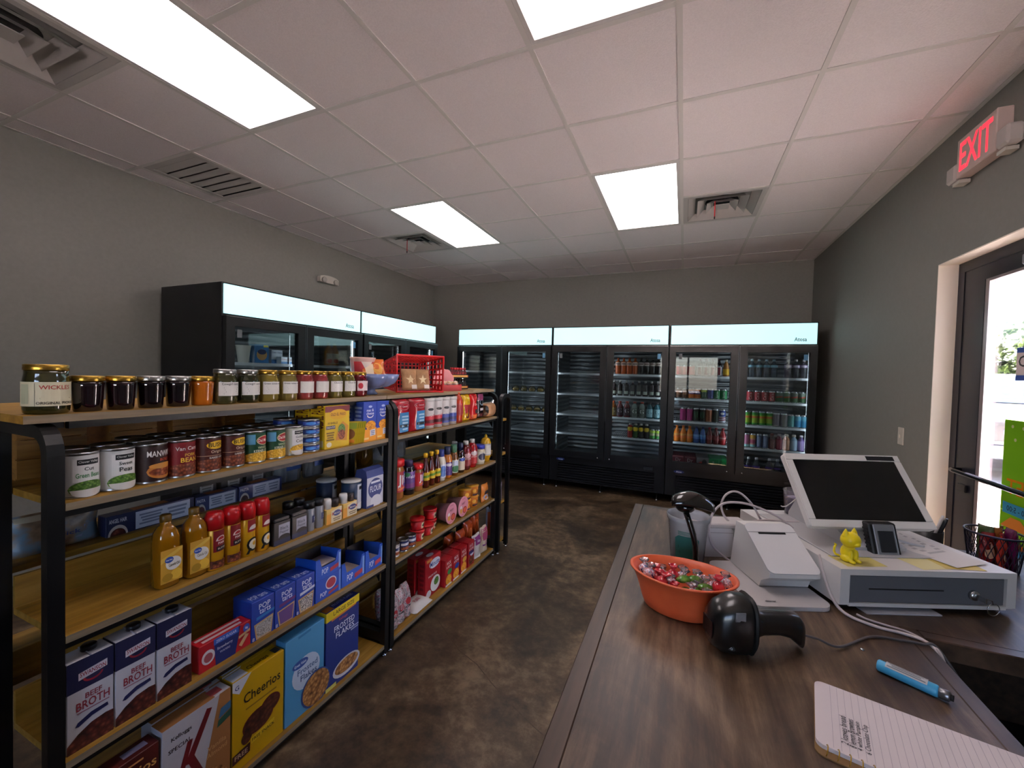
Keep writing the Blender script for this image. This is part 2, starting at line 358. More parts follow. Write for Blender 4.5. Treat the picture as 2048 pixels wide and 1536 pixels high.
# ---- supply vents: nested square cones
ventm = mat('#bdbab6', 0.4); dark = mat('#050505', 0.9)
vl = ['square air vent with red tag beside the right ceiling light', 'square air vent with red tag beside the far left ceiling light', 'square air vent at the upper left corner beside the long light']
for k, (i, j) in enumerate(VENTS):
    x, y = GX + (i + 0.5) * T, GY + (j + 0.5) * T
    t = tag(empty('air_vent', (x, y, CEIL)), vl[k], 'air vent', 'square ceiling vents')
    w = T / 2 - 0.0125; fb = MB()
    for q in ((-w, w, -w, -w + 0.035), (-w, w, w - 0.035, w), (-w, -w + 0.035, -w + 0.035, w - 0.035), (w - 0.035, w, -w + 0.035, w - 0.035)): fb.box(*q, 0.001, 0.006, ventm)
    obj('frame', fb, t)
    def cone(r0, z0, r1, z1):
        b = MB(); V = []
        for r, z in ((r0, z0), (r1, z1), (r1 - 0.004, z1 + 0.003), (r0 - 0.004, z0 + 0.003)): V += [(-r, -r, z), (r, -r, z), (r, r, z), (-r, r, z)]
        F = []
        for s0, s1 in ((0, 1), (1, 2), (2, 3), (3, 0)):
            for q in range(4): F.append([s0 * 4 + q, s0 * 4 + (q + 1) % 4, s1 * 4 + (q + 1) % 4, s1 * 4 + q])
        return b.add(V, F, ventm)
    obj('plenum', MB().box(-w + 0.03, w - 0.03, -w + 0.03, w - 0.03, 0.052, 0.054, mat('#8b8a88', 0.6)), t)
    obj('duct', MB().lathe([(0.125, 0.0515), (0.125, 0.049), (0.12, 0.048), (0.0, 0.048)], dark, 28), t)
    for r in (0.255, 0.185, 0.115): obj('louver', cone(r, 0.002, r - 0.05, 0.042), t)
    obj('center_plate', MB().box(-0.055, 0.055, -0.055, 0.055, 0.004, 0.008, ventm), t)
    if k < 2:
        red = mat('#b01c22', 0.5); obj('red_tag', MB().box(-0.06, -0.052, -0.13, -0.127, -0.115, 0.01, red).box(-0.061, -0.051, -0.131, -0.126, -0.135, -0.115, mat('#1a1012', 0.5)), t)
x, y = GX + (RET[0] + 0.5) * T, GY + (RET[1] + 0.5) * T
t = tag(empty('return_grille', (x, y, CEIL)), 'ribbed air return grille set in the ceiling by the left wall', 'air grille'); w = T / 2 - 0.0125
fb = MB()
for q in ((-w, w, -w, -w + 0.045), (-w, w, w - 0.045, w), (-w, -w + 0.045, -w + 0.045, w - 0.045), (w - 0.045, w, -w + 0.045, w - 0.045)): fb.box(*q, 0.001, 0.006, ventm)
obj('frame', fb, t); obj('backing', MB().box(-w + 0.04, w - 0.04, -w + 0.04, w - 0.04, 0.03, 0.032, mat('#7c7876', 0.7)), t)
for q in range(6):
    y0 = -w + 0.05 + q * (2 * w - 0.1) / 6; y1 = y0 + (2 * w - 0.1) / 6 - 0.006
    obj('slat', MB().add([(-w + 0.045, y0, 0.004), (w - 0.045, y0, 0.004), (w - 0.045, y1, 0.009), (-w + 0.045, y1, 0.009)], [[0, 3, 2, 1]], ventm), t)

# ================================================================ glass-door coolers (front faces local +X, width along Y)
intm = noisemat('embossed_aluminium', [(0.0, '#70747a'), (1.0, '#8f9296')], 5.5, (0.28, 0.28), 1, bump=0.55, metal=0.9, dist=1.2, kind='WAVE')
pane = clearmat('cooler_glass', '#dfe6e6', 0.8, ior=1.5)
hdr = mat('#c2eff3', 0.4, emit=HEADER, key='lit_header')
ledm = mat('#f4f8ff', 0.4, emit=LED, key='led_strip')
shm = mat('#c8ccd4', 0.35, 0.3); cab = mat('#0b0d11', 0.38, 0.0, spec=0.4)
SH = (1.48, 1.215, 0.953, 0.708)
def cooler(label, loc, W, rz, logo=True, shelves=SH):
    t = tag(empty('glass_door_cooler', loc, rz), label, 'cooler', 'two-door glass coolers'); h = W / 2; D = 0.74
    b = MB()      # cabinet shell, open to the front
    b.box(-D, 0, -h, -h + 0.04, 0.10, 2.06, cab); b.box(-D, 0, h - 0.04, h, 0.10, 2.06, cab); b.box(-D, 0, -h + 0.04, h - 0.04, 1.80, 2.06, cab)
    b.box(-D, -0.04, -h + 0.04, h - 0.04, 0.10, 0.40, cab); b.box(-D, -D + 0.03, -h + 0.04, h - 0.04, 0.40, 1.80, cab)
    obj('cabinet', b, t)
    li = MB(); li.box(-D + 0.031, -D + 0.036, -h + 0.046, h - 0.046, 0.41, 1.79, intm); li.box(-D + 0.036, -0.06, -h + 0.041, -h + 0.046, 0.41, 1.79, intm)
    li.box(-D + 0.036, -0.06, h - 0.046, h - 0.041, 0.41, 1.79, intm); li.box(-D + 0.036, -0.06, -h + 0.046, h - 0.046, 0.402, 0.41, intm); li.box(-D + 0.036, -0.06, -h + 0.046, h - 0.046, 1.785, 1.79, mat('#8a8d92', 0.5))
    obj('liner', li, t)
    s = MB().box(0.0005, 0.012, -h + 0.012, h - 0.012, 1.834, 2.048, hdr); sg = obj('header_sign', s, t)
    if logo:
        ink = MB(); ink.ink([('t', 'Atosa', 0.5, 0.5, 1.0, '#10222c')], 0.115, 0.042, lambda u, v, l: (0.012 + l, u + h - 0.21, v + 1.862)); obj('logo', ink, sg)
    dw = h - 0.012
    for k, (y0, y1) in enumerate(((-h + 0.008, -0.004), (0.004, h - 0.008))):
        d = MB(); fw0, fw1 = (0.062, 0.076) if k == 0 else (0.076, 0.062)
        d.box(0.001, 0.045, y0, y0 + fw0, 0.42, 1.815, cab); d.box(0.001, 0.045, y1 - fw1, y1, 0.42, 1.815, cab)
        d.box(0.001, 0.045, y0 + fw0, y1 - fw1, 1.745, 1.815, cab); d.box(0.001, 0.045, y0 + fw0, y1 - fw1, 0.42, 0.50, cab)
        dr = obj('door', d, t)
        obj('glass_pane', MB().box(0.018, 0.024, y0 + fw0, y1 - fw1, 0.50, 1.745, pane), dr)
        g = MB(); g.box(0.0445, 0.046, y0, y1, 1.8125, 1.816, STEEL); e = y1 - 0.004 if k == 0 else y0
        g.box(0.0445, 0.0465, e, e + 0.004, 0.9, 1.815, mat('#5c6066', 0.3, 0.8)); obj('edge_trim', g, dr)
        hy = y1 - 0.012 if k == 0 else y0 + 0.004
        obj('lock', MB().lathe([(0.008, 0), (0.008, 0.006), (0.0, 0.006)], STEEL, 12).move(lambda x, y, z, hy=hy, k=k: (0.045 + z, hy + (-0.06 if k == 0 else 0.06) + y, 0.445 + x)), dr)
        st = MB(); sy = y0 + fw0 + 0.03 if k == 0 else y1 - fw1 - 0.05
        st.box(0.0245, 0.025, sy, sy + 0.035, 1.665, 1.725, mat('#5d6468' if k == 0 else '#5a93b8', 0.5)); obj('sticker', st, dr)
    # lit strips on the inner edge of the door openings
    for y in (-h + 0.048, -0.02, 0.014, h - 0.054): obj('led_strip', MB().box(-0.05, -0.044, y, y + 0.006, 0.55, 1.74, ledm), t)
    obj('mullion', MB().box(-0.04, 0.0, -0.03, 0.03, 0.41, 1.80, cab), t)
    for z in shelves:
        for y0, y1 in ((-h + 0.052, -0.036), (0.036, h - 0.052)):
            w = MB(); n = 26
            for q in range(n): yy = y0 + 0.004 + (y1 - y0 - 0.012) * q / (n - 1); w.box(-0.66, -0.085, yy, yy + 0.004, z - 0.004, z, shm)
            w.box(-0.66, -0.655, y0, y1, z - 0.01, z - 0.004, shm); w.box(-0.40, -0.395, y0, y1, z - 0.01, z - 0.004, shm)
            sh = obj('shelf', w, t)
            obj('price_rail', MB().box(-0.085, -0.078, y0, y1, z - 0.022, z + 0.002, mat('#d5dae2', 0.4)), sh)
    for y in (-h + 0.047, -0.045, 0.04, h - 0.052): obj('shelf_standard', MB().box(-0.12, -0.105, y, y + 0.004, 0.45, 1.75, STEEL), t)
    fr = MB(); fr.box(-0.0395, 0.004, -h, -h + 0.11, 0.10, 0.418, cab); fr.box(-0.0395, 0.004, h - 0.11, h, 0.10, 0.418, cab); fr.box(-0.0395, 0.004, -h + 0.11, h - 0.11, 0.335, 0.418, cab); fr.box(-0.0395, 0.004, -h + 0.11, h - 0.11, 0.10, 0.118, cab)
    gr = obj('grille_frame', fr, t)
    for q in range(7):
        z = 0.124 + q * 0.0305
        obj('grille_slat', MB().add([(-0.03, -h + 0.111, z + 0.024), (0.003, -h + 0.111, z), (0.003, h - 0.111, z), (-0.03, h - 0.111, z + 0.024), (-0.03, -h + 0.111, z + 0.02), (-0.002, -h + 0.111, z - 0.002), (-0.002, h - 0.111, z - 0.002), (-0.03, h - 0.111, z + 0.02)],
            [[0, 1, 2, 3], [7, 6, 5, 4], [1, 5, 6, 2], [0, 3, 7, 4]], mat('#33363b', 0.22, 0.6)), gr)
    bd = MB(); bd.ink([('e', 0.5, 0.5, 0.5, 0.5, '#142a6e'), ('t', 'Atosa', 0.5, 0.5, 0.5, '#d6dce8', 0.7)], 0.11, 0.036, lambda u, v, l: (0.0045 + l, u - h + 0.09, v + 0.36)); obj('badge', bd, t)
    th = MB().cbox(0.0042, 0.010, h - 0.24, h - 0.13, 0.36, 0.40, mat('#22262c', 0.25), 0.003); obj('thermostat', th, t)
    for y in (-h + 0.08, -0.05, h - 0.08):
        for x in (-0.06, -0.68): obj('foot', MB().lathe([(0.02, 0.0), (0.02, 0.008), (0.008, 0.012), (0.008, 0.10)], STEEL, 12).move(lambda a, c, z, x=x, y=y: (a + x, c + y, z)), t)
    return t
CY = 5.03
cooler('back wall cooler hidden partly by the shelf, mostly empty bakery cooler', (-2.265, CY, 0), 1.385, -PI / 2)
cooler('middle back wall cooler with empty left door and sodas on right', (-0.868, CY, 0), 1.393, -PI / 2)
cooler('right back wall cooler full of cans and soda packs', (0.540, CY, 0), 1.405, -PI / 2)
cooler('left wall cooler nearest the camera holding juice and a cup', (-3.10, 2.588, 0), 1.37, 0)
cooler('left wall cooler in the far corner behind the red basket', (-3.10, 3.966, 0), 1.37, 0, logo=False)

# ---- emergency light on the left wall
t = tag(empty('emergency_light', (XL, 3.585, 2.485)), 'white twin-head emergency light high on the left wall', 'emergency light'); plas = mat('#c9c4ba', 0.4)
n = 18; poly = []
for k in range(n): a = PI * k / (n - 1); poly.append((math.cos(a) * 0.135 * (1 if abs(math.cos(a)) < 0.99 else 1), math.sin(a) * 0.035 + 0.015))
poly += [(-0.135, -0.035), (0.135, -0.035)]
obj('housing', MB().prism(poly, 0.0005, 0.05, plas, lambda x, y, z: (z, x, y)), t)
for sgn in (-1, 1): obj('lamp_head', MB().lathe([(0.03, 0.0), (0.034, 0.02), (0.028, 0.03), (0.0, 0.03)], mat('#a9a59c', 0.3), 18).move(lambda x, y, z, s=sgn: (0.05 + z * 0.8, s * 0.085 + x, -0.01 + y)), t)
# ---- exit sign on the right wall
t = tag(empty('exit_sign', (XR, 2.80, 2.655)), 'white EXIT sign with glowing red letters and side lamps on right wall', 'exit sign')
sw = mat('#cdb9b2', 0.45)
obj('housing', MB().cbox(-0.06, -0.0005, -0.15, 0.15, -0.10, 0.10, sw, 0.004), t)
redl = mat('#ff2a3c', 0.4, emit=1.3, key='exit_red')
obj('lettering', MB().ink([('t', 'EXIT', 0.5, 0.5, 0.78, redl, 0.86)], 0.29, 0.19, lambda u, v, l: (-0.0602 - l, 0.145 - u, v - 0.095)), t)
for sgn in (-1, 1):
    lp = obj('lamp_head', MB().cbox(-0.065, -0.005, -0.04, 0.04, -0.045, 0.045, mat('#b9b2ae', 0.35), 0.01).move(lambda x, y, z, s=sgn: (x, y + s * 0.195, z - 0.06)), t)
    obj('lamp_bracket', MB().box(-0.05, -0.005, sgn * 0.17 - 0.03, sgn * 0.17 + 0.03, -0.125, -0.108, plas), t)
# ---- light switch
t = tag(empty('light_switch', (XR, 3.547, 1.10)), 'white light switch plate on the grey right wall', 'light switch')
obj('plate', MB().cbox(-0.007, -0.0005, -0.036, 0.036, -0.058, 0.058, plas, 0.002), t); obj('toggle', MB().cbox(-0.014, -0.0072, -0.006, 0.006, -0.012, 0.012, plas, 0.002), t)
# ================================================================ shelving
oak = noisemat('oak_board', [(0.3, '#785818'), (0.5, '#926c22'), (0.7, '#a98238')], 7, (0.45, 0.6), 5, stretch=(6, 0.5, 6), bump=0.03)
oake = noisemat('oak_edge', [(0.3, '#75664f'), (0.7, '#93826a')], 12, (0.5, 0.6), 4, stretch=(1, 0.4, 6))
def board(x0, x1, y0, y1, z0, z1, side=1):
    b = MB().box(x0, x1, y0, y1, z0, z1, oak)
    xf = x1 + 0.0004 if side > 0 else x0 - 0.0004
    return b.add([(xf, y0, z0), (xf, y1, z0), (xf, y1, z1), (xf, y0, z1)], [[0, 1, 2, 3]] if side > 0 else [[3, 2, 1, 0]], oake)
def arch(xa, xb, ztop, r=0.07, w=0.03, n=8):
    """outline of an upside-down U of square tube in a vertical plane"""
    def path(d):
        P = [(xa - d, 0.02)]; rr = r - d
        for k in range(n + 1): a = PI / 2 * k / n; P.append((xa - r + rr * math.cos(a), ztop - r + rr * math.sin(a)))
        for k in range(n + 1): a = PI / 2 + PI / 2 * k / n; P.append((xb + r + rr * math.cos(a), ztop - r + rr * math.sin(a)))
        P.append((xb + d, 0.02)); return P
    return path(0), path(w)
def archmesh(xa, xb, ztop, t0, t1, swap=False):
    o, i = arch(xa, xb, ztop); n = len(o); V = []
    for t in (t0, t1):
        for p in o + i: V.append((p[0], t, p[1]) if not swap else (t, p[0], p[1]))
    F = []
    for k in range(n - 1):
        F += [[k, k + 1, n + k + 1, n + k], [2*n + k, 3*n + k, 3*n + k + 1, 2*n + k + 1], [k, 2*n + k, 2*n + k + 1, k + 1], [n + k, n + k + 1, 3*n + k + 1, 3*n + k]]
    for k in (0, n - 1): F.append([k, n + k, 3*n + k, 2*n + k])
    return MB().add(V, F, BLACKM)
XF, XB = -1.345, -1.975
def shelf_unit(label, y0, y1, zs, far, topy):
    t = tag(empty('shelf_unit', (0, 0, 0)), label, 'shelf unit', 'black and oak double-sided shelf units')
    for a in (y0, y1 - 0.03):
        obj('side_frame', archmesh(XF, XB, 1.298, a, a + 0.03), t)
        obj('center_post', MB().box(-1.69, -1.63, a, a + 0.03, 0.02, 1.298, BLACKM), t)
        for x in (XF - 0.015, XB + 0.015): obj('leveling_foot', MB().lathe([(0.014, 0.0), (0.014, 0.006), (0.006, 0.008), (0.006, 0.021)], STEEL, 10, x, a + 0.015), t)
        obj('base_bar', MB().box(XB + 0.03, XF - 0.03, a, a + 0.03, 0.075, 0.12, BLACKM), t)
    tb = obj('top_board', board(-1.86, -1.39, topy[0], topy[1], 1.303, 1.322), t)
    obj('top_rail', MB().box(-1.83, -1.42, y0 + 0.031, y0 + 0.055, 1.285, 1.302, BLACKM).box(-1.43, -1.41, y0 + 0.06, y1 - 0.06, 1.283, 1.302, BLACKM), t)
    a, b = y0 + 0.031, y1 - 0.031
    for k, z in enumerate(zs):
        obj('shelf_board', board(-1.627, XF - 0.0005, a, b, z - 0.018, z), t)
        obj('front_rail', MB().box(-1.375, -1.352, a, b, z - 0.034, z - 0.0185, BLACKM), t)
        obj('far_shelf_board', board(XB + 0.0005, -1.693, a, b, far[k] - 0.018, far[k], -1), t)
        if k > 0: obj('back_plank', MB().box(-1.629, -1.617, a, b, z + 0.0005, z + 0.085, oak), t)
        if k > 1: obj('far_plank', MB().box(-1.711, -1.699, a, b, far[k] + 0.0005, far[k] + 0.075, oak), t)
        for yy in (a, b - 0.012): obj('bracket', MB().prism([(XF - 0.032, z - 0.02), (XF - 0.032, z - 0.075), (XF - 0.06, z - 0.034), (XF - 0.09, z - 0.02)], yy, yy + 0.006, BLACKM, lambda x, zz, y: (x, y, zz - 0.015)), t)
    return t
Z2, Z3, Z4, Z5 = 1.112, 0.79, 0.478, 0.062
Z3b, Z4b = 0.762, 0.462
shelf_unit('near oak and black metal shelf unit stocked with cans and cereal', 0.445, 1.655, (Z2, Z3, Z4, Z5), (1.10, 0.878, 0.56, 0.062), (0.422, 1.66))
shelf_unit('second oak and black metal shelf unit stocked with condiments and rice', 1.668, 2.93, (Z2, Z3b, Z4b, Z5), (1.10, 0.85, 0.55, 0.062), (1.663, 2.93))
EC = (1.077, 0.795, 0.395, 0.075)
t = tag(empty('end_cap_shelf', (0, 0, 0)), 'narrow end cap shelf closing the far end of the shelving', 'shelf unit')
for x in (-1.352, -1.975):
    obj('side_frame', archmesh(3.135, 2.94, 1.285, x, x + 0.03, True), t)
for z in EC:
    obj('shelf_board', MB().box(-1.944, -1.353, 2.972, 3.125, z - 0.018, z, oak), t); obj('front_rail', MB().box(-1.944, -1.353, 3.105, 3.125, z - 0.034, z - 0.0185, BLACKM), t)
for x in (-1.337, -1.96):
    for y in (2.955, 3.12): obj('leveling_foot', MB().lathe([(0.014, 0.0), (0.014, 0.006), (0.006, 0.008), (0.006, 0.021)], STEEL, 10, x, y), t)

# ================================================================ product builders (front faces +X)
def box_item(name, label, cat, W, D, H, loc, base, front=(), side=(), top=(), rz=0, group=None, rough=0.42, ch=0.0015):
    """loc = (x of the front face, y of the left edge, z of the base)"""
    o = obj(name, MB().cbox(-D/2, D/2, -W/2, W/2, 0, H, mat(base, rough), ch), None, (loc[0] - D/2, loc[1] + W/2, loc[2]), rz); tag(o, label, cat, group)
    if front: obj('front_print', MB().ink(front, W, H, lambda u, v, l: (D/2 + l - 0.0003, u - W/2, v)), o)
    if side: obj('side_print', MB().ink(side, D, H, lambda u, v, l: (u - D/2, -W/2 - l + 0.0003, v)), o)
    if top: obj('top_print', MB().ink(top, W, D, lambda u, v, l: (D/2 - v, u - W/2, H + l - 0.0003)), o)
    return o
def wrap(prof, m, ops, z0, z1, R, arc=PI, base=None, seg=32, off=0.0004):
    """label sleeve round a cylinder of radius R between heights z0 and z1, print centred on +X"""
    b = MB()
    if base: b.lathe([(R + off, z0), (R + off, z1)], pm(base), seg, cap=False)
    W = R * arc
    b.ink(ops, W, z1 - z0, lambda u, v, l: ((R + off + l) * math.cos(u / R - arc / 2), (R + off + l) * math.sin(u / R - arc / 2), z0 + v), curved=True)
    return b
def cyl(name, label, cat, parts, loc, group=None, rz=0):
    """parts: [(part_name, MB)]; the first is the body"""
    o = obj(name, parts[0][1], None, loc, rz); tag(o, label, cat, group)
    for n, b in parts[1:]: obj(n, b, o)
    return o
canm = mat('#b8babd', 0.28, 1.0)
def can_body(R, H, m=canm, seg=28):
    return MB().lathe([(R - 0.003, 0.0), (R, 0.001), (R, 0.004), (R - 0.0012, 0.006), (R - 0.0012, H - 0.006), (R, H - 0.004), (R, H - 0.0005), (R - 0.002, H), (R - 0.004, H - 0.004), (0.0, H - 0.004)], m, seg)
def food_can(label, y, base, ops, R=0.0375, H=0.113, x=None, group='canned food on the upper shelf', z=Z2):
    return cyl('food_can', label, 'can', [('can', can_body(R, H)), ('label', wrap(None, None, ops, 0.007, H - 0.007, R - 0.001, base=base))], (x if x is not None else XF - 0.02 - R, y, z), group)
def food(key, cols, scale): return noisemat(key, cols, scale, (0.4, 0.5), 3, kind='VORONOI')
beans = food('beans_photo', [(0.0, '#b4704e'), (0.4, '#7d3a22'), (0.9, '#34120c')], 120)
peas = food('peas_photo', [(0.0, '#8fae52'), (0.5, '#4f7a2c'), (1.0, '#233d12')], 170)
corn = food('corn_photo', [(0.0, '#f3d35c'), (0.5, '#d9a62c'), (1.0, '#8a6414')], 150)
meat = food('meat_photo', [(0.0, '#c87a4a'), (0.5, '#8c4022'), (1.0, '#401408')], 130)
flakes = food('flakes_photo', [(0.0, '#d6a566'), (0.45, '#a8703a'), (0.9, '#5d3418')], 75)
choc = food('chocolate_photo', [(0.0, '#6d3a24'), (0.5, '#4a2114'), (1.0, '#1d0a06')], 75)
stew = food('stew_photo', [(0.0, '#8b4a3a'), (0.4, '#55221c'), (0.9, '#1c0a0a')], 80)
mac_ = food('macaroni_photo', [(0.0, '#f7c14e'), (0.5, '#e89a26'), (1.0, '#a85c10')], 130)

# ---------------------------------------------------------------- jars on the top board
ZT = 1.322; glassc = dict(rough=0.08, coat=0.6)
gold = mat('#b08d3c', 0.3, 1.0); silver = mat('#a9a9a6', 0.3, 1.0)
def lid(R, z, m, h=0.014):
    return MB().lathe([(R, z), (R + 0.001, z + 0.001), (R, z + 0.003), (R + 0.001, z + 0.005), (R, z + 0.007), (R + 0.0005, z + h - 0.002), (R - 0.002, z + h), (0.0, z + h - 0.0008)], m, 28)
def jar(label, y, R, H, col, lidm, lab=None, name='jar', x=None, taper=0.0, lr=0.84, group='jars along the top shelf'):
    k = R * lr; hl = 0.014
    if taper: prof = [(R * 0.80, 0), (R * 0.86, 0.003), (R * 0.9, 0.02), (R * 0.97, H * 0.7), (R, H - hl - 0.006), (k, H - hl)]
    else: prof = [(R * 0.86, 0), (R * 0.97, 0.004), (R, 0.014), (R, H * 0.62), (R * 0.97, H * 0.70), (k, H * 0.80), (k, H - hl)]
    P = [('jar', MB().lathe(prof, mat(col, 0.1, coat=0.8), 32)), ('lid', lid(R * 1.0 if taper else k * 1.03, H - hl - 0.001, lidm))]
    if lab:
        z0, z1, arc, base, ops = lab
        P.append(('label', wrap(None, None, [('r', 0, 0, 1, 1, base)] + ops, z0, z1, R, arc)))
    return cyl(name, label, 'jar', P, (x if x is not None else -1.44, y, ZT), group)
cream_ = '#d9d2b4'
jar('big pickle jar with gold lid and cream label, leftmost on top shelf', 0.476, 0.0405, 0.121, '#2c2a12', gold,
    (0.02, 0.078, 3.6, cream_, [('r', 0.06, 0.1, 0.2, 0.9, '#b9bda0'), ('t', 'WICKLES', 0.52, 0.78, 0.17, '#a82a22', 0.5), ('l', 0.34, 0.3, 0.72, 0.36, 1, '#5a5a40'), ('t', 'ORIGINAL PICKLES', 0.55, 0.13, 0.11, '#2c2c20', 0.52), ('r', 0.28, 0.0, 0.285, 0.95, '#50543c')]), name='pickle_jar', lr=0.92)
for k, (y, c, lm, nm) in enumerate([(0.551, '#140408', gold, 'dark jelly jar with gold lid next to the big pickle jar'), (0.619, '#140408', gold, 'dark jelly jar with gold lid, second after pickle jar'), (0.688, '#10040a', silver, 'dark jelly jar with silver lid, left of the two silver-lidded'), (0.758, '#10040a', silver, 'dark jelly jar with silver lid, beside the amber jelly'), (0.826, '#a85a10', gold, 'amber orange jelly jar with gold lid')]):
    jar(nm, y, 0.0325, 0.094, c, lm, None, 'jelly_jar', taper=1)
lw = '#e2dfda'
def mason(label, y, col, lm, ops, base=lw): return jar(label, y, 0.0375, 0.118, col, lm, (0.028, 0.074, 2.0, base, ops), 'mason_jar')
cow = [('t', 'Cowgirl candy', 0.5, 0.84, 0.2, '#1a1a1a', 0.9), ('l', 0.2, 0.08, 0.8, 0.66, 4, '#4a4a4a')]
mason('mason jar of green peppers with silver lid, next to the amber jelly', 0.897, '#3a3a1e', silver, cow)
mason('mason jar of green peppers with silver lid, second of the pair', 0.975, '#2c2e18', silver, cow)
gt = [('t', 'Green tomato relish', 0.5, 0.86, 0.14, '#1a1a1a', 0.9), ('l', 0.15, 0.1, 0.85, 0.7, 5, '#4a4a4a')]
mason('mason jar of olive relish with gold lid, left of the pair', 1.052, '#77682c', gold, gt); mason('mason jar of olive relish with gold lid, right of the pair', 1.133, '#6f6230', gold, gt)
pk = [('l', 0.08, 0.1, 0.92, 0.95, 7, '#2e2a2a')]
mason('mason jar of pink relish with gold lid, left of the pair', 1.21, '#7c3030', gold, pk); mason('mason jar of pink relish with gold lid, right of the pair', 1.287, '#7a2c2e', gold, pk)
cc = [('t', 'Chow chow', 0.5, 0.86, 0.16, '#1a1a1a', 0.8), ('l', 0.15, 0.08, 0.85, 0.7, 5, '#444444')]
mason('mason jar of chow chow with white label, left of the pair', 1.364, '#5e5628', gold, cc); mason('mason jar of chow chow with white label, right of the pair', 1.443, '#5c5426', gold, cc)
mason('mason jar of red jam with pink and white label', 1.52, '#5a0e18', gold, [('e', 0.2, 0.5, 0.16, 0.3, '#b02a3a'), ('l', 0.4, 0.2, 0.95, 0.85, 5, '#c9909a')], '#e6d2d2')
# ---------------------------------------------------------------- petal bowl, snacks, red basket, candy stand
blue = mat('#6e7fae', 0.25, coat=0.5)
def petal(a, z): return 1 + (0.17 * abs(math.sin(4 * a)) ** 0.7 if z > 0.036 else 0.0)
bw = MB().lathe([(0.056, 0.0), (0.058, 0.006), (0.045, 0.018), (0.046, 0.03), (0.10, 0.042), (0.128, 0.062), (0.14, 0.085), (0.146, 0.108), (0.141, 0.108), (0.134, 0.086), (0.12, 0.066), (0.07, 0.05), (0.0, 0.05)], blue, 48, rf=petal)
t = tag(obj('petal_bowl', bw, None, (-1.535, 1.672, ZT)), 'blue ceramic flower petal bowl on a foot holding snack bags', 'bowl')
tub = MB().lathe([(0.048, 0), (0.05, 0.003), (0.062, 0.13), (0.064, 0.134), (0.064, 0.14), (0.0, 0.14)], mat('#d8b0a4', 0.4), 32)
cyl('snack_tub', 'red and pink plastic snack tub standing in the blue petal bowl', 'tub', [('tub', tub), ('label', MB().ink([('r', 0.1, 0.25, 0.95, 0.9, '#a8202a'), ('p', [(0.3, 0.9), (0.45, 0.5), (0.6, 0.9)], '#e8d8cc'), ('e', 0.7, 0.5, 0.15, 0.2, '#c8643a')], 0.19, 0.13, lambda u, v, l: ((0.0505 + 0.012 * v / 0.13 + l) * math.cos(u / 0.06 - 1.9), (0.0505 + 0.012 * v / 0.13 + l) * math.sin(u / 0.06 - 1.9), v), curved=True))], (-1.55, 1.66, ZT + 0.0515))
def pouch(name, label, cat, W, H, D, loc, m, ops=(), rz=0, tilt=0.0, group=None, crimp=0.012, roll=0.0, wob=0.004, fold=1.0, neck=0.0):
    """pillow bag standing upright, sealed top and bottom; loc = centre of its base"""
    rnd = random.Random(hash_(label)); ph = [rnd.uniform(0, 6.28) for _ in range(4)]
    def prof(s, t):
        e = (1 - abs(2 * s - 1) ** 3); g = min(1, max(0, (t * H - 0.0) / crimp)) if fold else 1; q = min(1, (H - t * H) / (crimp * 2.5))
        return D / 2 * e ** 0.6 * (max(0.12, g) ** 0.5) * (max(0.0, q) ** 0.5 if q < 1 else 1)
    def pt(s, t, sg, l=0.0):
        y = (s - 0.5) * W * (1 - 0.04 * math.sin(PI * t)) * (1 - neck * max(0, (t - 0.72) / 0.28) ** 1.5); z = t * H
        x = sg * (prof(s, t) + 0.0006 + l) + wob * math.sin(7 * s + ph[0]) * math.sin(9 * t + ph[1])
        x += math.sin(tilt) * 0 - z * math.tan(tilt); y += z * math.tan(roll)
        return (x, y, z)
    b = MB(); b.grid(12, 14, lambda s, t: pt(s, t, 1), m); b.grid(12, 14, lambda s, t: pt(1 - s, t, -1), m)
    o = obj(name, b, None, loc, rz); tag(o, label, cat, group)
    if ops: 
        pr = MB()
        def put(ops_, base): pr.ink(ops_, 1, 1, lambda u, v, l: pt(u, v, 1, base), base=0)
        k = 0
        for op in ops:
            k += 1
            sub = [op]
            if op[0] == 'r':
                n = 6; sub = [('r', op[1] + (op[3] - op[1]) * i / n, op[2] + (op[4] - op[2]) * j / n, op[1] + (op[3] - op[1]) * (i + 1) / n, op[2] + (op[4] - op[2]) * (j + 1) / n, op[5]) for i in range(n) for j in range(n)]
            put(sub, 0.0004 + 0.0006 * k)
        obj('front_print', pr, o)
    return o
def hash_(s):
    h = 7
    for ch in s: h = (h * 131 + ord(ch)) % 1000003
    return h
foil = lambda c: noisemat('foil_' + c, [(0.3, c), (0.7, c)], 22, (0.18, 0.32), 3, bump=0.35, coat=0.4)
pouch('snack_bag', 'orange snack bag lying in the front of the petal bowl', 'snack bag', 0.12, 0.10, 0.03, (-1.462, 1.655, ZT + 0.085), foil('#c8662a'), [('r', 0.1, 0.2, 0.45, 0.8, '#e8d0b0'), ('e', 0.65, 0.5, 0.22, 0.3, '#e0a040')], rz=-0.5, tilt=0.5)
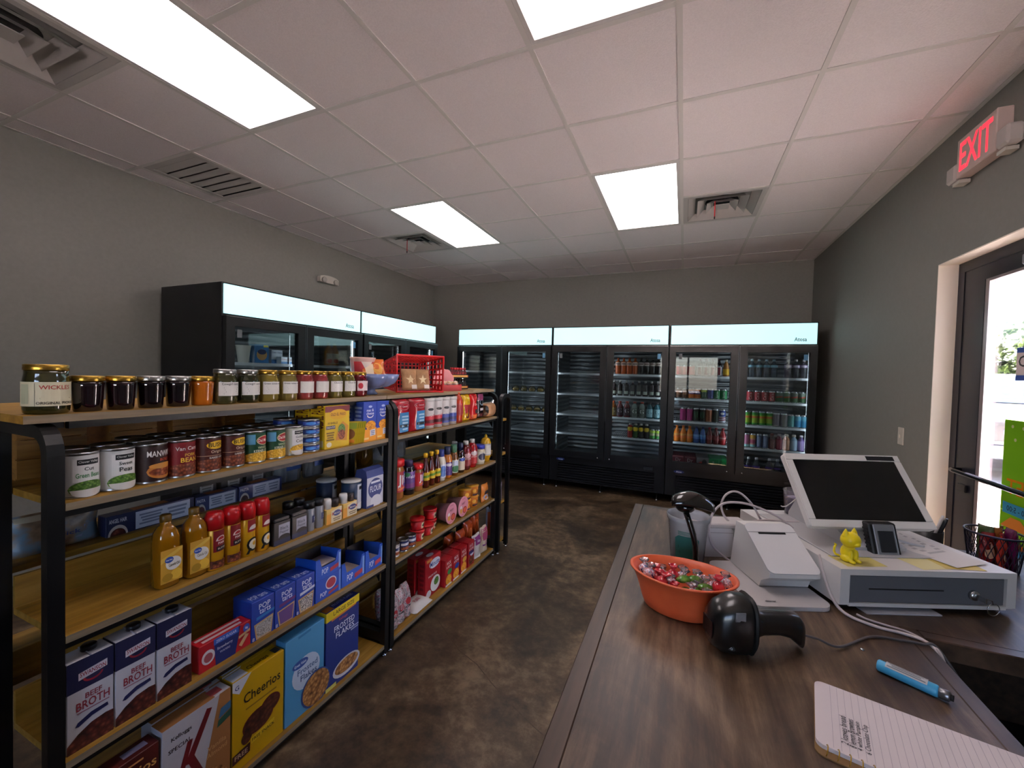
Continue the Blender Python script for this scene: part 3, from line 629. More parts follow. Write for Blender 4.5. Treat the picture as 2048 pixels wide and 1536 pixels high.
# red plastic basket lying on its side, opening to the aisle
def basket():
    rp = mat('#c0161c', 0.35); t = tag(empty('plastic_basket', (-1.452, 2.035, ZT), -0.5), 'red lattice plastic basket lying on its side on top shelf', 'basket')
    W, H, D, tp = 0.30, 0.215, 0.27, 0.80
    def P(u, w, d): k = 1 - (1 - tp) * d; return (-d * D, (u - 0.5) * W * k, 0.004 + (H * (w * k + (1 - k) * 0.25)))
    def wall(name, fn, nu, nv, solid):
        b = MB()
        def bar(a0, b0, a1, b1):
            th = 0.003; A = [Vector(fn(*q)) for q in ((a0, b0), (a1, b0), (a1, b1), (a0, b1))]; n = (A[1] - A[0]).cross(A[3] - A[0]).normalized() * th
            V = [q for q in A] + [q - n for q in A]
            b.add(V, [[0, 1, 2, 3], [7, 6, 5, 4], [0, 4, 5, 1], [1, 5, 6, 2], [2, 6, 7, 3], [3, 7, 4, 0]], rp)
        if solid: bar(0, 0, 1, 1)
        else:
            bw_, bh = 0.32 / nu, 0.32 / nv
            for i in range(nu + 1): c = min(max(i / nu, bw_ / 2), 1 - bw_ / 2); bar(c - bw_ / 2, 0, c + bw_ / 2, 1)
            for j in range(nv + 1): c = min(max(j / nv, bh / 2), 1 - bh / 2); bar(0, c - bh / 2, 1, c + bh / 2)
        obj(name, b, t)
    wall('top_wall', lambda a, c: P(a, 1, c), 12, 9, False); wall('bottom_wall', lambda a, c: P(1 - a, 0, c), 12, 9, False)
    wall('side_wall', lambda a, c: P(0, c, a), 7, 6, False); wall('side_wall', lambda a, c: P(1, c, 1 - a), 7, 6, False); wall('base', lambda a, c: P(a, c, 1), 9, 7, False)
    r = MB(); q = [P(0, 0, 0), P(1, 0, 0), P(1, 1, 0), P(0, 1, 0)]
    r.tube(q, 0.008, rp, 8, closed=True); obj('rim', r, t)
basket()
kraft = noisemat('kraft_paper', [(0.3, '#9a7550'), (0.7, '#b58d64')], 30, (0.6, 0.7), bump=0.2)
star = lambda cu, cv, r: ('p', [(cu + r * (1 if k % 2 == 0 else 0.42) * math.sin(PI * k / 5), cv + 0.8 * r * (1 if k % 2 == 0 else 0.42) * math.cos(PI * k / 5)) for k in range(10)], '#e6d3a8')
for k, (dx, dy, rz) in enumerate([(-1.50, 1.995, -0.4), (-1.475, 2.085, -0.55)]):
    pouch('paper_bag', 'brown paper treat bag with star window in the red basket, ' + nth(k, 2), 'paper bag', 0.10, 0.125, 0.035, (dx, dy, ZT + 0.014), kraft, [star(0.5, 0.5, 0.3), ('r', 0.55, 0.06, 0.95, 0.26, '#e4dcd4')], rz=rz, tilt=0.18, group='bags in the red basket')
pinkm = mat('#d98d90', 0.4)
t = tag(empty('candy_stand', (-1.50, 2.40, ZT), -0.35), 'pink scalloped cardboard candy stand with red tray on top shelf', 'candy stand')
poly = [(0.085 * math.cos(a) * (1 + 0.09 * abs(math.sin(4.5 * a))), 0.06 + 0.085 * math.sin(a) * (1 + 0.09 * abs(math.sin(4.5 * a)))) for a in [PI * k / 36 for k in range(37)]] + [(-0.085, 0.0), (0.085, 0.0)]
obj('scallop_back', MB().prism(poly, -0.003, 0.003, pinkm, lambda x, y, z: (z - 0.035, x, y)), t)
tr_ = MB(); rm = mat('#b01820', 0.45)
for q in ((-0.03, 0.06, -0.085, 0.085, 0, 0.004), (0.056, 0.06, -0.085, 0.085, 0.004, 0.04), (-0.03, 0.056, -0.085, -0.081, 0.004, 0.045), (-0.03, 0.056, 0.081, 0.085, 0.004, 0.045)): tr_.box(*q, rm)
obj('tray', tr_, t)
def twist(label, loc, m, r=0.011, ang=0.0, tail=True, group=None, squash=1.0):
    b = MB().ball((0, 0, 0), r, m, 10, 7, (1, 1, squash), lambda d: 1 + 0.10 * math.sin(9 * d.x + 5 * d.y) * math.sin(8 * d.z + 3))
    if tail:
        for s in (-1, 1): b.lathe([(0.0, 0.0), (r * 0.25, r * 0.3), (r * 0.75, r * 1.0), (r * 0.6, r * 1.05), (0.0, r * 0.35)], m, 8).v
    o = obj('wrapped_candy', b, None, loc, ang); return tag(o, label, 'candy', group)
spk = [noisemat('candy_wrap_blue', [(0.40, '#20307a'), (0.46, '#d8d4dc'), (0.54, '#b82a3a'), (0.6, '#e8e6ee')], 160, (0.2, 0.2), 2, coat=0.5), noisemat('candy_wrap_white', [(0.35, '#b01c28'), (0.45, '#ece4e0'), (0.6, '#e0b050')], 120, (0.25, 0.25), 2, coat=0.5)]
k = 0
for dy in (-0.05, 0.0, 0.05):
    for dx in (-0.005, 0.028):
        twist('white wrapped candy piece in the pink stand, ' + nth(k, 6), (-1.50 + dx + 0.35 * dy, 2.40 + dy - 0.3 * dx, ZT + 0.045 + 0.004 * (k % 2)), spk[1], 0.019, k, False, 'candies in the pink stand'); k += 1
# two-tier energy shot display
sd = mat('#181012', 0.4)
for tier in range(2):
    z = ZT + tier * 0.083
    t = tag(empty('shot_display_tray', (-1.60, 2.655, z)), 'black and red display tray of small drink shots, %s tier' % ('lower', 'upper')[tier], 'display tray', 'drink shot trays on the top shelf')
    tb = MB()
    for q in ((-0.06, 0.06, -0.12, 0.12, 0, 0.003), (0.057, 0.06, -0.12, 0.12, 0.003, 0.03), (-0.06, 0.057, -0.12, -0.117, 0.003, 0.03), (-0.06, 0.057, 0.117, 0.12, 0.003, 0.03), (-0.06, -0.057, -0.12, 0.12, 0.003, 0.05)): tb.box(*q, sd)
    obj('tray', tb, t); obj('print', MB().ink([('r', 0, 0.3, 1, 0.8, '#a8281c'), ('l', 0.05, 0.1, 0.95, 0.95, 1, '#e8b060')], 0.24, 0.03, lambda u, v, l: (0.06 + l, u - 0.12, v)), t)
    for q in range(6):
        y = 2.655 - 0.095 + q * 0.038
        P = [('bottle', MB().lathe([(0.014, 0), (0.015, 0.003), (0.015, 0.045), (0.008, 0.055), (0.008, 0.06)], mat('#5a1018' if tier else '#1a0e10', 0.3), 14)), ('cap', MB().lathe([(0.010, 0.06), (0.010, 0.075), (0, 0.075)], mat('#b01a24' if tier else '#2a1a1a', 0.4), 12)), ('label', wrap(None, None, [('r', 0.1, 0, 0.9, 1, '#8c2230' if tier else '#3a2420'), ('l', 0.3, 0.2, 0.7, 0.8, 2, '#d8c0b0')], 0.008, 0.04, 0.0151, 2.6))]
        cyl('drink_shot', 'small drink shot bottle, %s in the %s display tray' % (nth(q, 6), ('lower', 'upper')[tier]), 'bottle', P, (-1.56, y, z + 0.0035), 'drink shots on the top shelf')

# ---------------------------------------------------------------- upper shelf, unit 1: cans and boxes
def veg(title1, title2, c2, photo):
    return [('r', 0.28, 0.32, 0.78, 0.93, '#d8d6d4'), ('r', 0.3, 0.34, 0.76, 0.91, '#e6e4e2'), ('r', 0.36, 0.76, 0.74, 0.9, '#14161a'), ('t', 'Clover Valley', 0.55, 0.83, 0.07, '#d8d8d4', 0.34), ('t', title1, 0.55, 0.66, 0.09, '#33363a', 0.4), ('t', title2, 0.55, 0.5, 0.12, c2, 0.42), ('e', 0.55, 0.16, 0.33, 0.2, photo), ('h', 0.55, 0.14, 0.3, -0.2, '#d6d4d2')]
food_can('white green beans can, leftmost beside the black post', 0.52, '#d3d3d2', veg('Cut', 'Green Beans', '#3d8a4c', peas))
food_can('white sweet peas can, between green beans and sloppy joe can', 0.594, '#cfcfcd', veg('Sweet', 'Peas', '#3a3f3a', peas))
food_can('dark brown sloppy joe sauce can with sandwich picture', 0.671, '#2a0d0b', [('t', 'MANWICH', 0.6, 0.78, 0.17, '#e8e4e0', 0.62), ('t', 'BOLD', 0.66, 0.6, 0.08, '#c84a2a', 0.3), ('e', 0.62, 0.28, 0.34, 0.22, '#b8752e'), ('e', 0.62, 0.26, 0.3, 0.12, meat), ('e', 0.62, 0.43, 0.3, 0.08, '#c98a3c')])
food_can('red pork and beans can with yellow lettering', 0.745, '#7a0f1a', [('t', 'Van Camps', 0.56, 0.80, 0.15, '#e4e0dc', 0.62), ('t', 'PORK', 0.58, 0.62, 0.09, '#e0b83c', 0.34), ('t', 'BEANS', 0.6, 0.47, 0.14, '#ecc43c', 0.5), ('r', 0.1, 0.0, 1, 0.3, beans), ('h', 0.55, 0.28, 0.45, 0.08, beans)])
bush = [('e', 0.6, 0.8, 0.28, 0.13, '#e0b21e'), ('t', 'BUSHS', 0.6, 0.81, 0.14, '#1a1410', 0.46), ('t', 'Original', 0.6, 0.58, 0.12, '#d8b8a0', 0.46), ('r', 0.1, 0.46, 1, 0.475, '#c8a080'), ('t', 'BAKED BEANS', 0.62, 0.4, 0.06, '#e0d8d0', 0.5), ('r', 0.12, 0.0, 1, 0.32, beans), ('h', 0.55, 0.3, 0.43, 0.06, beans)]
food_can('brown red baked beans can with yellow oval, left of the two', 0.82, '#4a1510', bush); food_can('brown red baked beans can with yellow oval, right of the two', 0.898, '#4a1510', bush)
dm = [('r', 0.1, 0.6, 0.36, 0.95, '#5a9ac0'), ('e', 0.64, 0.73, 0.26, 0.17, '#d8d0a0'), ('e', 0.64, 0.73, 0.24, 0.145, '#a81e28'), ('t', 'Del Monte', 0.64, 0.73, 0.11, '#f0e8e0', 0.42), ('t', 'WHOLE', 0.58, 0.48, 0.08, '#c8d8a8', 0.32), ('t', 'KERNEL CORN', 0.6, 0.36, 0.1, '#e6e8d0', 0.56), ('r', 0.1, 0.0, 1, 0.24, corn), ('h', 0.5, 0.22, 0.4, 0.1, corn)]
food_can('green corn can with red oval logo, left of the two', 0.974, '#17462a', dm); food_can('green corn can with red oval logo, right of the two', 1.052, '#17462a', dm)
food_can('white golden corn can beside the stack of tuna cans', 1.129, '#bfc3b4', veg('Golden', 'Corn', '#3a3f3a', corn))
fronts = ['green beans', 'sweet peas', 'sloppy joe', 'pork and beans', 'left baked beans', 'right baked beans', 'left corn', 'right corn', 'golden corn']
bc = ['#cfcfcd', '#c9c4b0', '#2a0d0b', '#5a0f18', '#4a1510', '#4a1510', '#17462a', '#17462a', '#b5b9aa']
for row in (1, 2):
    for k, nm in enumerate(fronts):
        if row == 2 and k in (0, 1): continue
        y = 0.52 + k * 0.0762 + 0.012 * row
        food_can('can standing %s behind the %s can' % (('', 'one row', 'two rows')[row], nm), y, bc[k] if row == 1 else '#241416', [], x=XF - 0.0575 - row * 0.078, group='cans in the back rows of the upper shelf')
tun = [('r', 0.1, 0.15, 1, 0.85, '#1c3f96'), ('e', 0.35, 0.5, 0.16, 0.3, '#3c80c8'), ('t', 'StarKist', 0.66, 0.6, 0.3, '#e6e8f0', 0.4), ('r', 0.5, 0.1, 0.95, 0.3, '#2f7ab8')]
for s_, (y, x) in enumerate([(1.207, -1.405), (1.165, -1.492)]):
    for k in range(4):
        food_can('flat blue tuna can, %s in the %s stack' % (['bottom', 'second from bottom', 'third from bottom', 'top'][k], ['front', 'rear'][s_]), y, '#14296a', tun, R=0.041, H=0.033, x=x, group='stacked tuna cans', z=Z2 + k * 0.0332)
taco = [('p', [(0, 0.86), (1, 0.86), (1, 1), (0, 1)], '#6a1420'), ('e', 0.52, 0.8, 0.36, 0.12, '#d9a616'), ('t', 'OLD EL PASO', 0.52, 0.8, 0.07, '#5c1018', 0.6), ('t', '10 SHELLS', 0.3, 0.6, 0.05, '#3a2410', 0.46), ('r', 0.04, 0.46, 0.4, 0.54, '#2a2a5c'), ('t', 'STAND N STUFF', 0.22, 0.5, 0.05, '#e8e0c8', 0.34), ('p', [(0.42, 0.18), (0.88, 0.14), (0.94, 0.5), (0.7, 0.62), (0.52, 0.5)], '#c98a2c'), ('e', 0.66, 0.42, 0.15, 0.14, peas), ('e', 0.66, 0.3, 0.15, 0.12, meat), ('e', 0.16, 0.1, 0.1, 0.06, '#e8e0c0'), ('l', 0.05, 0.18, 0.36, 0.4, 4, '#7a5a10')]
for k in range(2):
    box_item('taco_shell_box', 'yellow taco shell box with maroon top, ' + ('front one', 'one behind')[k], 'box', 0.135, 0.085, 0.18, (XF - 0.02 - k * 0.09, 1.252 - 0.0 * k, Z2), '#d9b414', taco, [('t', 'OLD EL PASO', 0.5, 0.75, 0.4, '#5a1018', 0.55, PI / 2), ('r', 0.1, 0.05, 0.9, 0.2, '#d8c890')], group='taco shell boxes')
for k in range(5):
    pouch('seasoning_packet', 'yellow green taco seasoning packet, %s, leaning by the taco box' % nth(k, 5), 'packet', 0.075, 0.098, 0.006, (XF - 0.045, 1.400 + k * 0.0125, Z2 + 0.001), mat('#c2a81c', 0.4), [('r', 0.05, 0.7, 0.95, 0.98, '#8a9a1c'), ('e', 0.5, 0.45, 0.4, 0.25, '#7a4a1c'), ('r', 0.1, 0.05, 0.9, 0.2, '#c87a1c')], rz=-0.9, roll=0.10, group='seasoning packets', wob=0.0005)
macf = [('p', [(0, 0), (1, 0), (1, 0.34), (0, 0.3)], '#eda02c'), ('t', 'mac &', 0.5, 0.79, 0.07, '#e8eaf4', 0.6), ('t', 'cheese', 0.5, 0.71, 0.07, '#e8eaf4', 0.7), ('e', 0.5, 0.88, 0.14, 0.03, '#b8c4ea'), ('h', 0.5, 0.66, 0.25, -0.07, '#e8e0e0'), ('h', 0.5, 0.66, 0.18, -0.045, '#2744a8'), ('e', 0.55, 0.40, 0.38, 0.12, mac_), ('p', [(0.5, 0.12), (0.92, 0.14), (0.88, 0.3), (0.5, 0.28)], '#e4e2e8'), ('l', 0.55, 0.14, 0.85, 0.27, 3, '#7a86b0'), ('r', 0.05, 0.05, 0.4, 0.1, '#f2cf80')]
for k in range(4):
    box_item('macaroni_box', 'blue and orange macaroni and cheese box, ' + ('front left', 'front right', 'behind the left one', 'behind the right one')[k], 'box', 0.088, 0.062, 0.186, (XF - 0.02 - (k // 2) * 0.065, 1.472 + (k % 2) * 0.0895 - 0.03 * 0, Z2), '#2040a4', macf, [('l', 0.15, 0.5, 0.85, 0.9, 4, '#8aa0d8'), ('r', 0.1, 0.2, 0.9, 0.3, '#6a9a98')], group='macaroni boxes')

# ---------------------------------------------------------------- upper shelf, unit 2
redfoil = foil('#9c1424')
for k, y in enumerate((1.775, 1.922)):
    pouch('coffee_bag', 'red foil ground coffee bag with blue panel, ' + nth(k, 2), 'coffee bag', 0.138, 0.186, 0.07, (XF - 0.055, y, Z2), redfoil, [('r', 0.22, 0.06, 0.82, 0.62, '#2a7ab0'), ('e', 0.5, 0.79, 0.38, 0.1, '#c87a84'), ('e', 0.5, 0.79, 0.36, 0.085, '#a01828'), ('t', 'Community', 0.5, 0.79, 0.07, '#e8d8d8', 0.62), ('r', 0.24, 0.2, 0.8, 0.28, '#14181c'), ('l', 0.32, 0.1, 0.72, 0.55, 5, '#a8cce0')], group='coffee bags on the upper shelf', crimp=0.006, wob=0.003)
for k, (y, c, tx) in enumerate([(2.043, '#b02434', 'SUGAR'), (2.131, '#b02434', 'SUGAR'), (2.216, '#3a4c94', 'CREAMER'), (2.303, '#3a4c94', 'CREAMER')]):
    R, H = 0.0405, 0.18
    cyl('canister', ('red and white sugar canister, ' if k < 2 else 'blue and white creamer canister, ') + nth(k % 2, 2), 'canister', [('canister', MB().lathe([(R, 0), (R, H - 0.02), (R - 0.001, H - 0.018)], mat('#d9d4d2', 0.4), 28)), ('lid', MB().lathe([(R + 0.001, H - 0.02), (R + 0.001, H - 0.002), (R - 0.002, H), (R - 0.006, H - 0.003), (0, H - 0.003)], mat('#dad8d6', 0.4), 28)),
        ('label', wrap(None, None, [('p', [(0, 0.12), (1, 0.12), (1, 0.58), (0, 0.40)], c), ('p', [(0, 0.2), (1, 0.2), (1, 0.35), (0, 0.3)], '#4a0c18' if k < 2 else '#1c2450'), ('e', 0.55, 0.72, 0.16, 0.05, '#202024'), ('t', tx, 0.55, 0.5, 0.08, '#f0ecec', 0.5), ('l', 0.3, 0.04, 0.75, 0.1, 1, '#6a6068')], 0.0, H - 0.022, R, PI))], (XF - 0.02 - R, y, Z2), 'drink canisters on the upper shelf', rz=-0.55)
R = 0.042
cyl('drink_bottle', 'orange red plastic drink bottle between canisters and yellow bag', 'bottle', [('bottle', MB().lathe([(R * .9, 0), (R, 0.006), (R, 0.15), (R * 0.8, 0.17), (R * 0.55, 0.182), (R * .5, 0.19)], mat('#a8341c', 0.2, coat=0.4), 24)), ('cap', MB().lathe([(R * .55, 0.19), (R * .55, 0.203), (0, 0.203)], mat('#b8501c', 0.4), 20)), ('label', wrap(None, None, [('r', 0, 0, 1, 1, '#8c1c1c'), ('l', 0.2, 0.2, 0.8, 0.8, 3, '#d8b090')], 0.05, 0.13, R, PI))], (XF - 0.02 - R, 2.385, Z2))
pouch('snack_bag', 'yellow and red chocolate treat bag on the upper shelf', 'snack bag', 0.11, 0.185, 0.06, (XF - 0.06, 2.485, Z2), foil('#d8b01c'), [('r', 0.05, 0.3, 0.95, 0.62, '#a01c20'), ('e', 0.5, 0.3, 0.3, 0.2, '#6a2a12'), ('e', 0.5, 0.2, 0.4, 0.12, '#d89a1c'), ('t', 'Chips', 0.5, 0.72, 0.06, '#3a2410', 0.6)])
pouch('snack_bag', 'bright red and orange chip bag beside the yellow bag', 'snack bag', 0.10, 0.185, 0.06, (XF - 0.06, 2.598, Z2), foil('#b8141c'), [('r', 0.05, 0.04, 0.95, 0.2, '#d86a2c'), ('p', [(0.1, 0.9), (0.9, 0.98), (0.9, 0.8), (0.1, 0.82)], '#d88a5c'), ('t', 'Doritos', 0.5, 0.6, 0.09, '#f0d8d0', 0.85), ('r', 0.5, 0.25, 0.9, 0.4, '#1a1212')])
pouch('snack_bag', 'black and purple snack bag next to the bread', 'snack bag', 0.11, 0.19, 0.055, (XF - 0.07, 2.71, Z2), foil('#141016'), [('r', 0.1, 0.7, 0.9, 0.95, '#6a1c4a'), ('e', 0.55, 0.62, 0.25, 0.12, '#6a8a9a'), ('r', 0.35, 0.3, 0.85, 0.4, '#d8d0d0'), ('r', 0.1, 0.05, 0.9, 0.2, '#3c1014')])
pouch('snack_bag', 'round topped black bag behind the bread loaf', 'snack bag', 0.13, 0.17, 0.06, (XF - 0.17, 2.80, Z2), foil('#0e0e10'), [('r', 0.2, 0.4, 0.8, 0.6, '#2a3438')])
crust = noisemat('bread_crust', [(0.3, '#a8764e'), (0.6, '#c99a70'), (0.8, '#ddb994')], 18, (0.3, 0.4), 4, coat=0.5)
br = MB()
def loaf(s, t):
    a = 2 * PI * t; y = (s - 0.5) * 0.17; rr = 1 - 0.25 * abs(2 * s - 1) ** 6
    c, q = math.cos(a), math.sin(a); x = 0.055 * rr * math.copysign(abs(c) ** 0.6, c); z = 0.055 + 0.052 * rr * math.copysign(abs(q) ** 0.75, q)
    return (x, y, z + 0.002 * math.sin(30 * s) * (q > 0))
br.grid(18, 20, loaf, crust)
t = tag(obj('bread_loaf', br, None, (XF - 0.055, 2.835, Z2), 0.15), 'bagged sliced bread loaf overhanging the end of upper shelf', 'bread')
bg_ = MB(); cl = clearmat('bread_bag_film', '#f4eeea', 1.0, 0.18, '#e6dcd6', 0.15)
bg_.lathe([(0.05, 0.088), (0.03, 0.105), (0.010, 0.12), (0.012, 0.128), (0.034, 0.165), (0.042, 0.20), (0.030, 0.215)], cl, 16, cap=False, rf=lambda a, z: 1 + 0.14 * math.sin(5 * a)).move(lambda x, y, z: (x, z, y * 0.9 + 0.062 + (z - 0.09) * 0.25)); obj('bag_film', bg_, t)
tag_ = MB().ball((0.006, 0.17, 0.088), 0.022, mat('#b01c22', 0.4), 10, 8, (0.8, 0.7, 1.2)); obj('twist_end', tag_, t)
# ---------------------------------------------------------------- middle shelf, unit 1
oil = mat('#8a5a08', 0.08, coat=0.7)
for k, (y, x) in enumerate([(0.712, XF - 0.065), (0.786, XF - 0.06)]):
    b = MB()
    sq = lambda a, z: 1 / max(abs(math.cos(a)), abs(math.sin(a))) ** 0.45
    b.lathe([(0.027, 0), (0.031, 0.006), (0.031, 0.115), (0.030, 0.145), (0.026, 0.163), (0.018, 0.177), (0.013, 0.183), (0.0125, 0.193)], oil, 36, rf=sq)
    lb = MB().ink([('r', 0, 0, 1, 1, '#c9962c'), ('p', [(0, 0.75), (1, 1), (1, 0.92), (0, 0.6)], '#d8b04a'), ('e', 0.58, 0.55, 0.36, 0.2, '#e2ddd4'), ('e', 0.38, 0.68, 0.2, 0.09, '#24489a'), ('t', 'Great Value', 0.38, 0.68, 0.05, '#e8ecf4', 0.3), ('t', 'Canola Oil', 0.6, 0.52, 0.09, '#6a5a3a', 0.5), ('e', 0.7, 0.2, 0.26, 0.16, '#e0b43a'), ('e', 0.3, 0.16, 0.24, 0.12, '#a8801c')], 0.056, 0.098, lambda u, v, l: (0.0318 + l, u - 0.028, 0.018 + v))
    cyl('oil_bottle', 'golden canola oil bottle with yellow label, ' + nth(k, 2), 'bottle', [('bottle', b), ('cap', MB().lathe([(0.0135, 0.192), (0.0145, 0.194), (0.0145, 0.211), (0.012, 0.213), (0, 0.213)], mat('#6a4c14', 0.4), 20)), ('label', lb)], (x, y, Z3), 'oil bottles on the middle shelf')
for k, y in enumerate((0.839, 0.893, 0.946, 0.999)):
    R = 0.026; eggs = k >= 2
    ops = [('r', 0.3, 0.44, 0.85, 0.99, '#7a1018'), ('h', 0.58, 0.72, 0.2, 0.12, '#e0d4cc'), ('h', 0.58, 0.74, 0.14, 0.08, '#a01c24'), ('t', 'PAM', 0.58, 0.66, 0.06, '#f0e4dc', 0.3)]
    if eggs: ops = [('r', 0.35, 0.66, 0.95, 0.99, '#8a141c'), ('h', 0.6, 0.72, 0.2, 0.12, '#e0d4cc'), ('e', 0.58, 0.3, 0.26, 0.19, '#16120e'), ('e', 0.6, 0.3, 0.2, 0.14, '#e8dcc0'), ('e', 0.62, 0.32, 0.09, 0.06, '#e8b030'), ('p', [(0.3, 0.05), (0.4, 0.05), (0.5, 0.2), (0.42, 0.22)], '#16120e')]
    else: ops += [('r', 0.4, 0.46, 0.84, 0.58, '#141010'), ('t', 'BUTTER', 0.62, 0.52, 0.045, '#e8e0d0', 0.34), ('r', 0.2, 0.02, 0.95, 0.22, beans)]
    cyl('cooking_spray', 'red capped yellow cooking spray can, ' + nth(k, 4) + (' with egg picture' if eggs else ' with butter strip'), 'spray can', [('can', MB().lathe([(R - .002, 0), (R, 0.002), (R, 0.128), (R - 0.002, 0.132)], mat('#cf9a18', 0.3, 0.2), 26)), ('cap', MB().lathe([(R + 0.001, 0.131), (R + 0.001, 0.168), (R - 0.004, 0.184), (R - 0.010, 0.186), (0, 0.186)], mat('#b0141a', 0.3), 26)), ('label', wrap(None, None, ops, 0.004, 0.13, R, PI))], (XF - 0.022 - R, y, Z3), 'cooking spray cans')
blk = mat('#17171a', 0.4)
for k, y in enumerate((1.029, 1.104)):
    o = box_item('pepper_tin', 'square black pepper tin, ' + nth(k, 2), 'tin', 0.068, 0.055, 0.085, (XF - 0.02, y, Z3), '#1c191a', [('r', 0.28, 0.3, 0.95, 0.88, '#a9a8b4'), ('t', 'Black', 0.62, 0.7, 0.14, '#3a3a44', 0.5), ('t', 'Pepper', 0.62, 0.52, 0.14, '#3a3a44', 0.55), ('r', 0, 0.0, 1, 0.22, '#232a4a'), ('h', 0.62, 0.3, 0.33, 0.12, '#181214')], group='pepper tins')
    obj('lid', MB().cbox(-0.026, 0.026, -0.032, 0.032, 0.0852, 0.098, blk, 0.003), o)
def shaker(label, x, y, body, cap, ops, R=0.021, H=0.118, group='shakers on the middle shelf', capw=1.0, name='shaker', z=Z3):
    return cyl(name, label, 'shaker', [('bottle', MB().lathe([(R * .92, 0), (R, 0.003), (R, H - 0.032), (R * 0.9, H - 0.024)], mat(body, 0.15, coat=0.4), 22)), ('cap', MB().lathe([(R * capw, H - 0.026), (R * capw, H - 0.003), (R * capw - 0.003, H), (0, H)], mat(cap, 0.35), 22)), ('label', wrap(None, None, ops, 0.02, H * 0.6, R, PI))], (x, y, z), group)
gl_ = [('r', 0.45, 0.3, 0.85, 0.85, '#26305c'), ('t', 'S', 0.65, 0.58, 0.3, '#c8ccd8', 0.2)]
shaker('grey salt shaker with black cap, left of the two', XF - 0.042, 1.199, '#8d8f94', '#17171a', gl_); shaker('grey salt shaker with black cap, right of the two', XF - 0.042, 1.244, '#8d8f94', '#17171a', gl_)
for k, y in enumerate((1.15, 1.20)): shaker('dark shaker with black cap standing behind the grey ones, ' + nth(k, 2), XF - 0.10, y, '#4a4a50', '#131315', [], H=0.122)
for k, y in enumerate((1.268, 1.358)):
    o = box_item('salt_pepper_pack', 'yellow and white salt and pepper pack, ' + nth(k, 2), 'box', 0.082, 0.042, 0.062, (XF - 0.02, y, Z3), '#d8b25a', [('p', [(0.3, 0), (1, 0), (1, 1), (0.3, 0.85)], '#dcd0ac'), ('e', 0.68, 0.62, 0.26, 0.2, '#2a3572'), ('p', [(0.36, 0.5), (0.46, 0.62), (0.36, 0.76)], '#a83a2c'), ('p', [(1.0, 0.5), (0.9, 0.62), (1.0, 0.76)], '#a83a2c'), ('t', 'Morton', 0.68, 0.62, 0.12, '#e8e4dc', 0.4), ('l', 0.42, 0.08, 0.94, 0.35, 2, '#7a6a4a'), ('r', 0, 0, 0.27, 0.7, '#d8962c')], group='salt and pepper packs')
    obj('salt_shaker', MB().lathe([(0.018, 0.0622), (0.0185, 0.094), (0.016, 0.104), (0, 0.104)], mat('#d6d3ce', 0.35), 20, 0, -0.021), o)
    obj('pepper_shaker', MB().lathe([(0.017, 0.0622), (0.0175, 0.09), (0.015, 0.096), (0, 0.096)], mat('#2a2426', 0.3), 20, 0, 0.02), o)
for k, (x, y) in enumerate([(-1.425, 1.466), (-1.53, 1.418)]):
    R = 0.044
    cyl('salt_canister', ('dark blue round salt canister with white lid beside the flour', 'dark blue round salt canister standing behind the other one')[k], 'canister', [('canister', MB().lathe([(R, 0), (R, 0.135)], mat('#16304e', 0.4), 30)), ('lid', MB().lathe([(R + 0.0015, 0.134), (R + 0.0015, 0.14), (R - 0.002, 0.143), (0, 0.143)], mat('#cfccc6', 0.4), 30)), ('label', wrap(None, None, [('r', 0.45, 0.06, 0.98, 0.94, '#c8ccd4'), ('r', 0.52, 0.74, 0.92, 0.86, '#14161a'), ('t', 'Salt', 0.74, 0.6, 0.1, '#3a4a5a', 0.25), ('e', 0.62, 0.16, 0.24, 0.12, '#e2e2e2'), ('e', 0.74, 0.38, 0.08, 0.06, '#5a3a44')], 0.003, 0.132, R, PI))], (x, y, Z3), 'salt canisters')
o = box_item('flour_bag', 'white and navy paper flour bag at the end of middle shelf', 'flour bag', 0.118, 0.075, 0.145, (XF - 0.018, 1.500, Z3), '#c6c8d2', [('e', 0.5, 0.6, 0.42, 0.34, '#2c3a76'), ('t', 'FLOUR', 0.52, 0.6, 0.2, '#dfe3ec', 0.66), ('r', 0.24, 0.78, 0.78, 0.85, '#d8dce6'), ('e', 0.54, 0.16, 0.32, 0.22, '#d9dbe2'), ('r', 0, 0.0, 0.4, 0.08, '#2c3a76')], [('r', 0, 0, 1, 1, '#2a366c')], ch=0.004)
navy = mat('#2f3c74', 0.6)
obj('folded_top', MB().prism([(-0.0375, 0.1445), (0.0375, 0.1445), (0.030, 0.178), (0.004, 0.188), (-0.028, 0.18)], -0.058, 0.058, navy, lambda x, y, z: (x, z, y)), o)
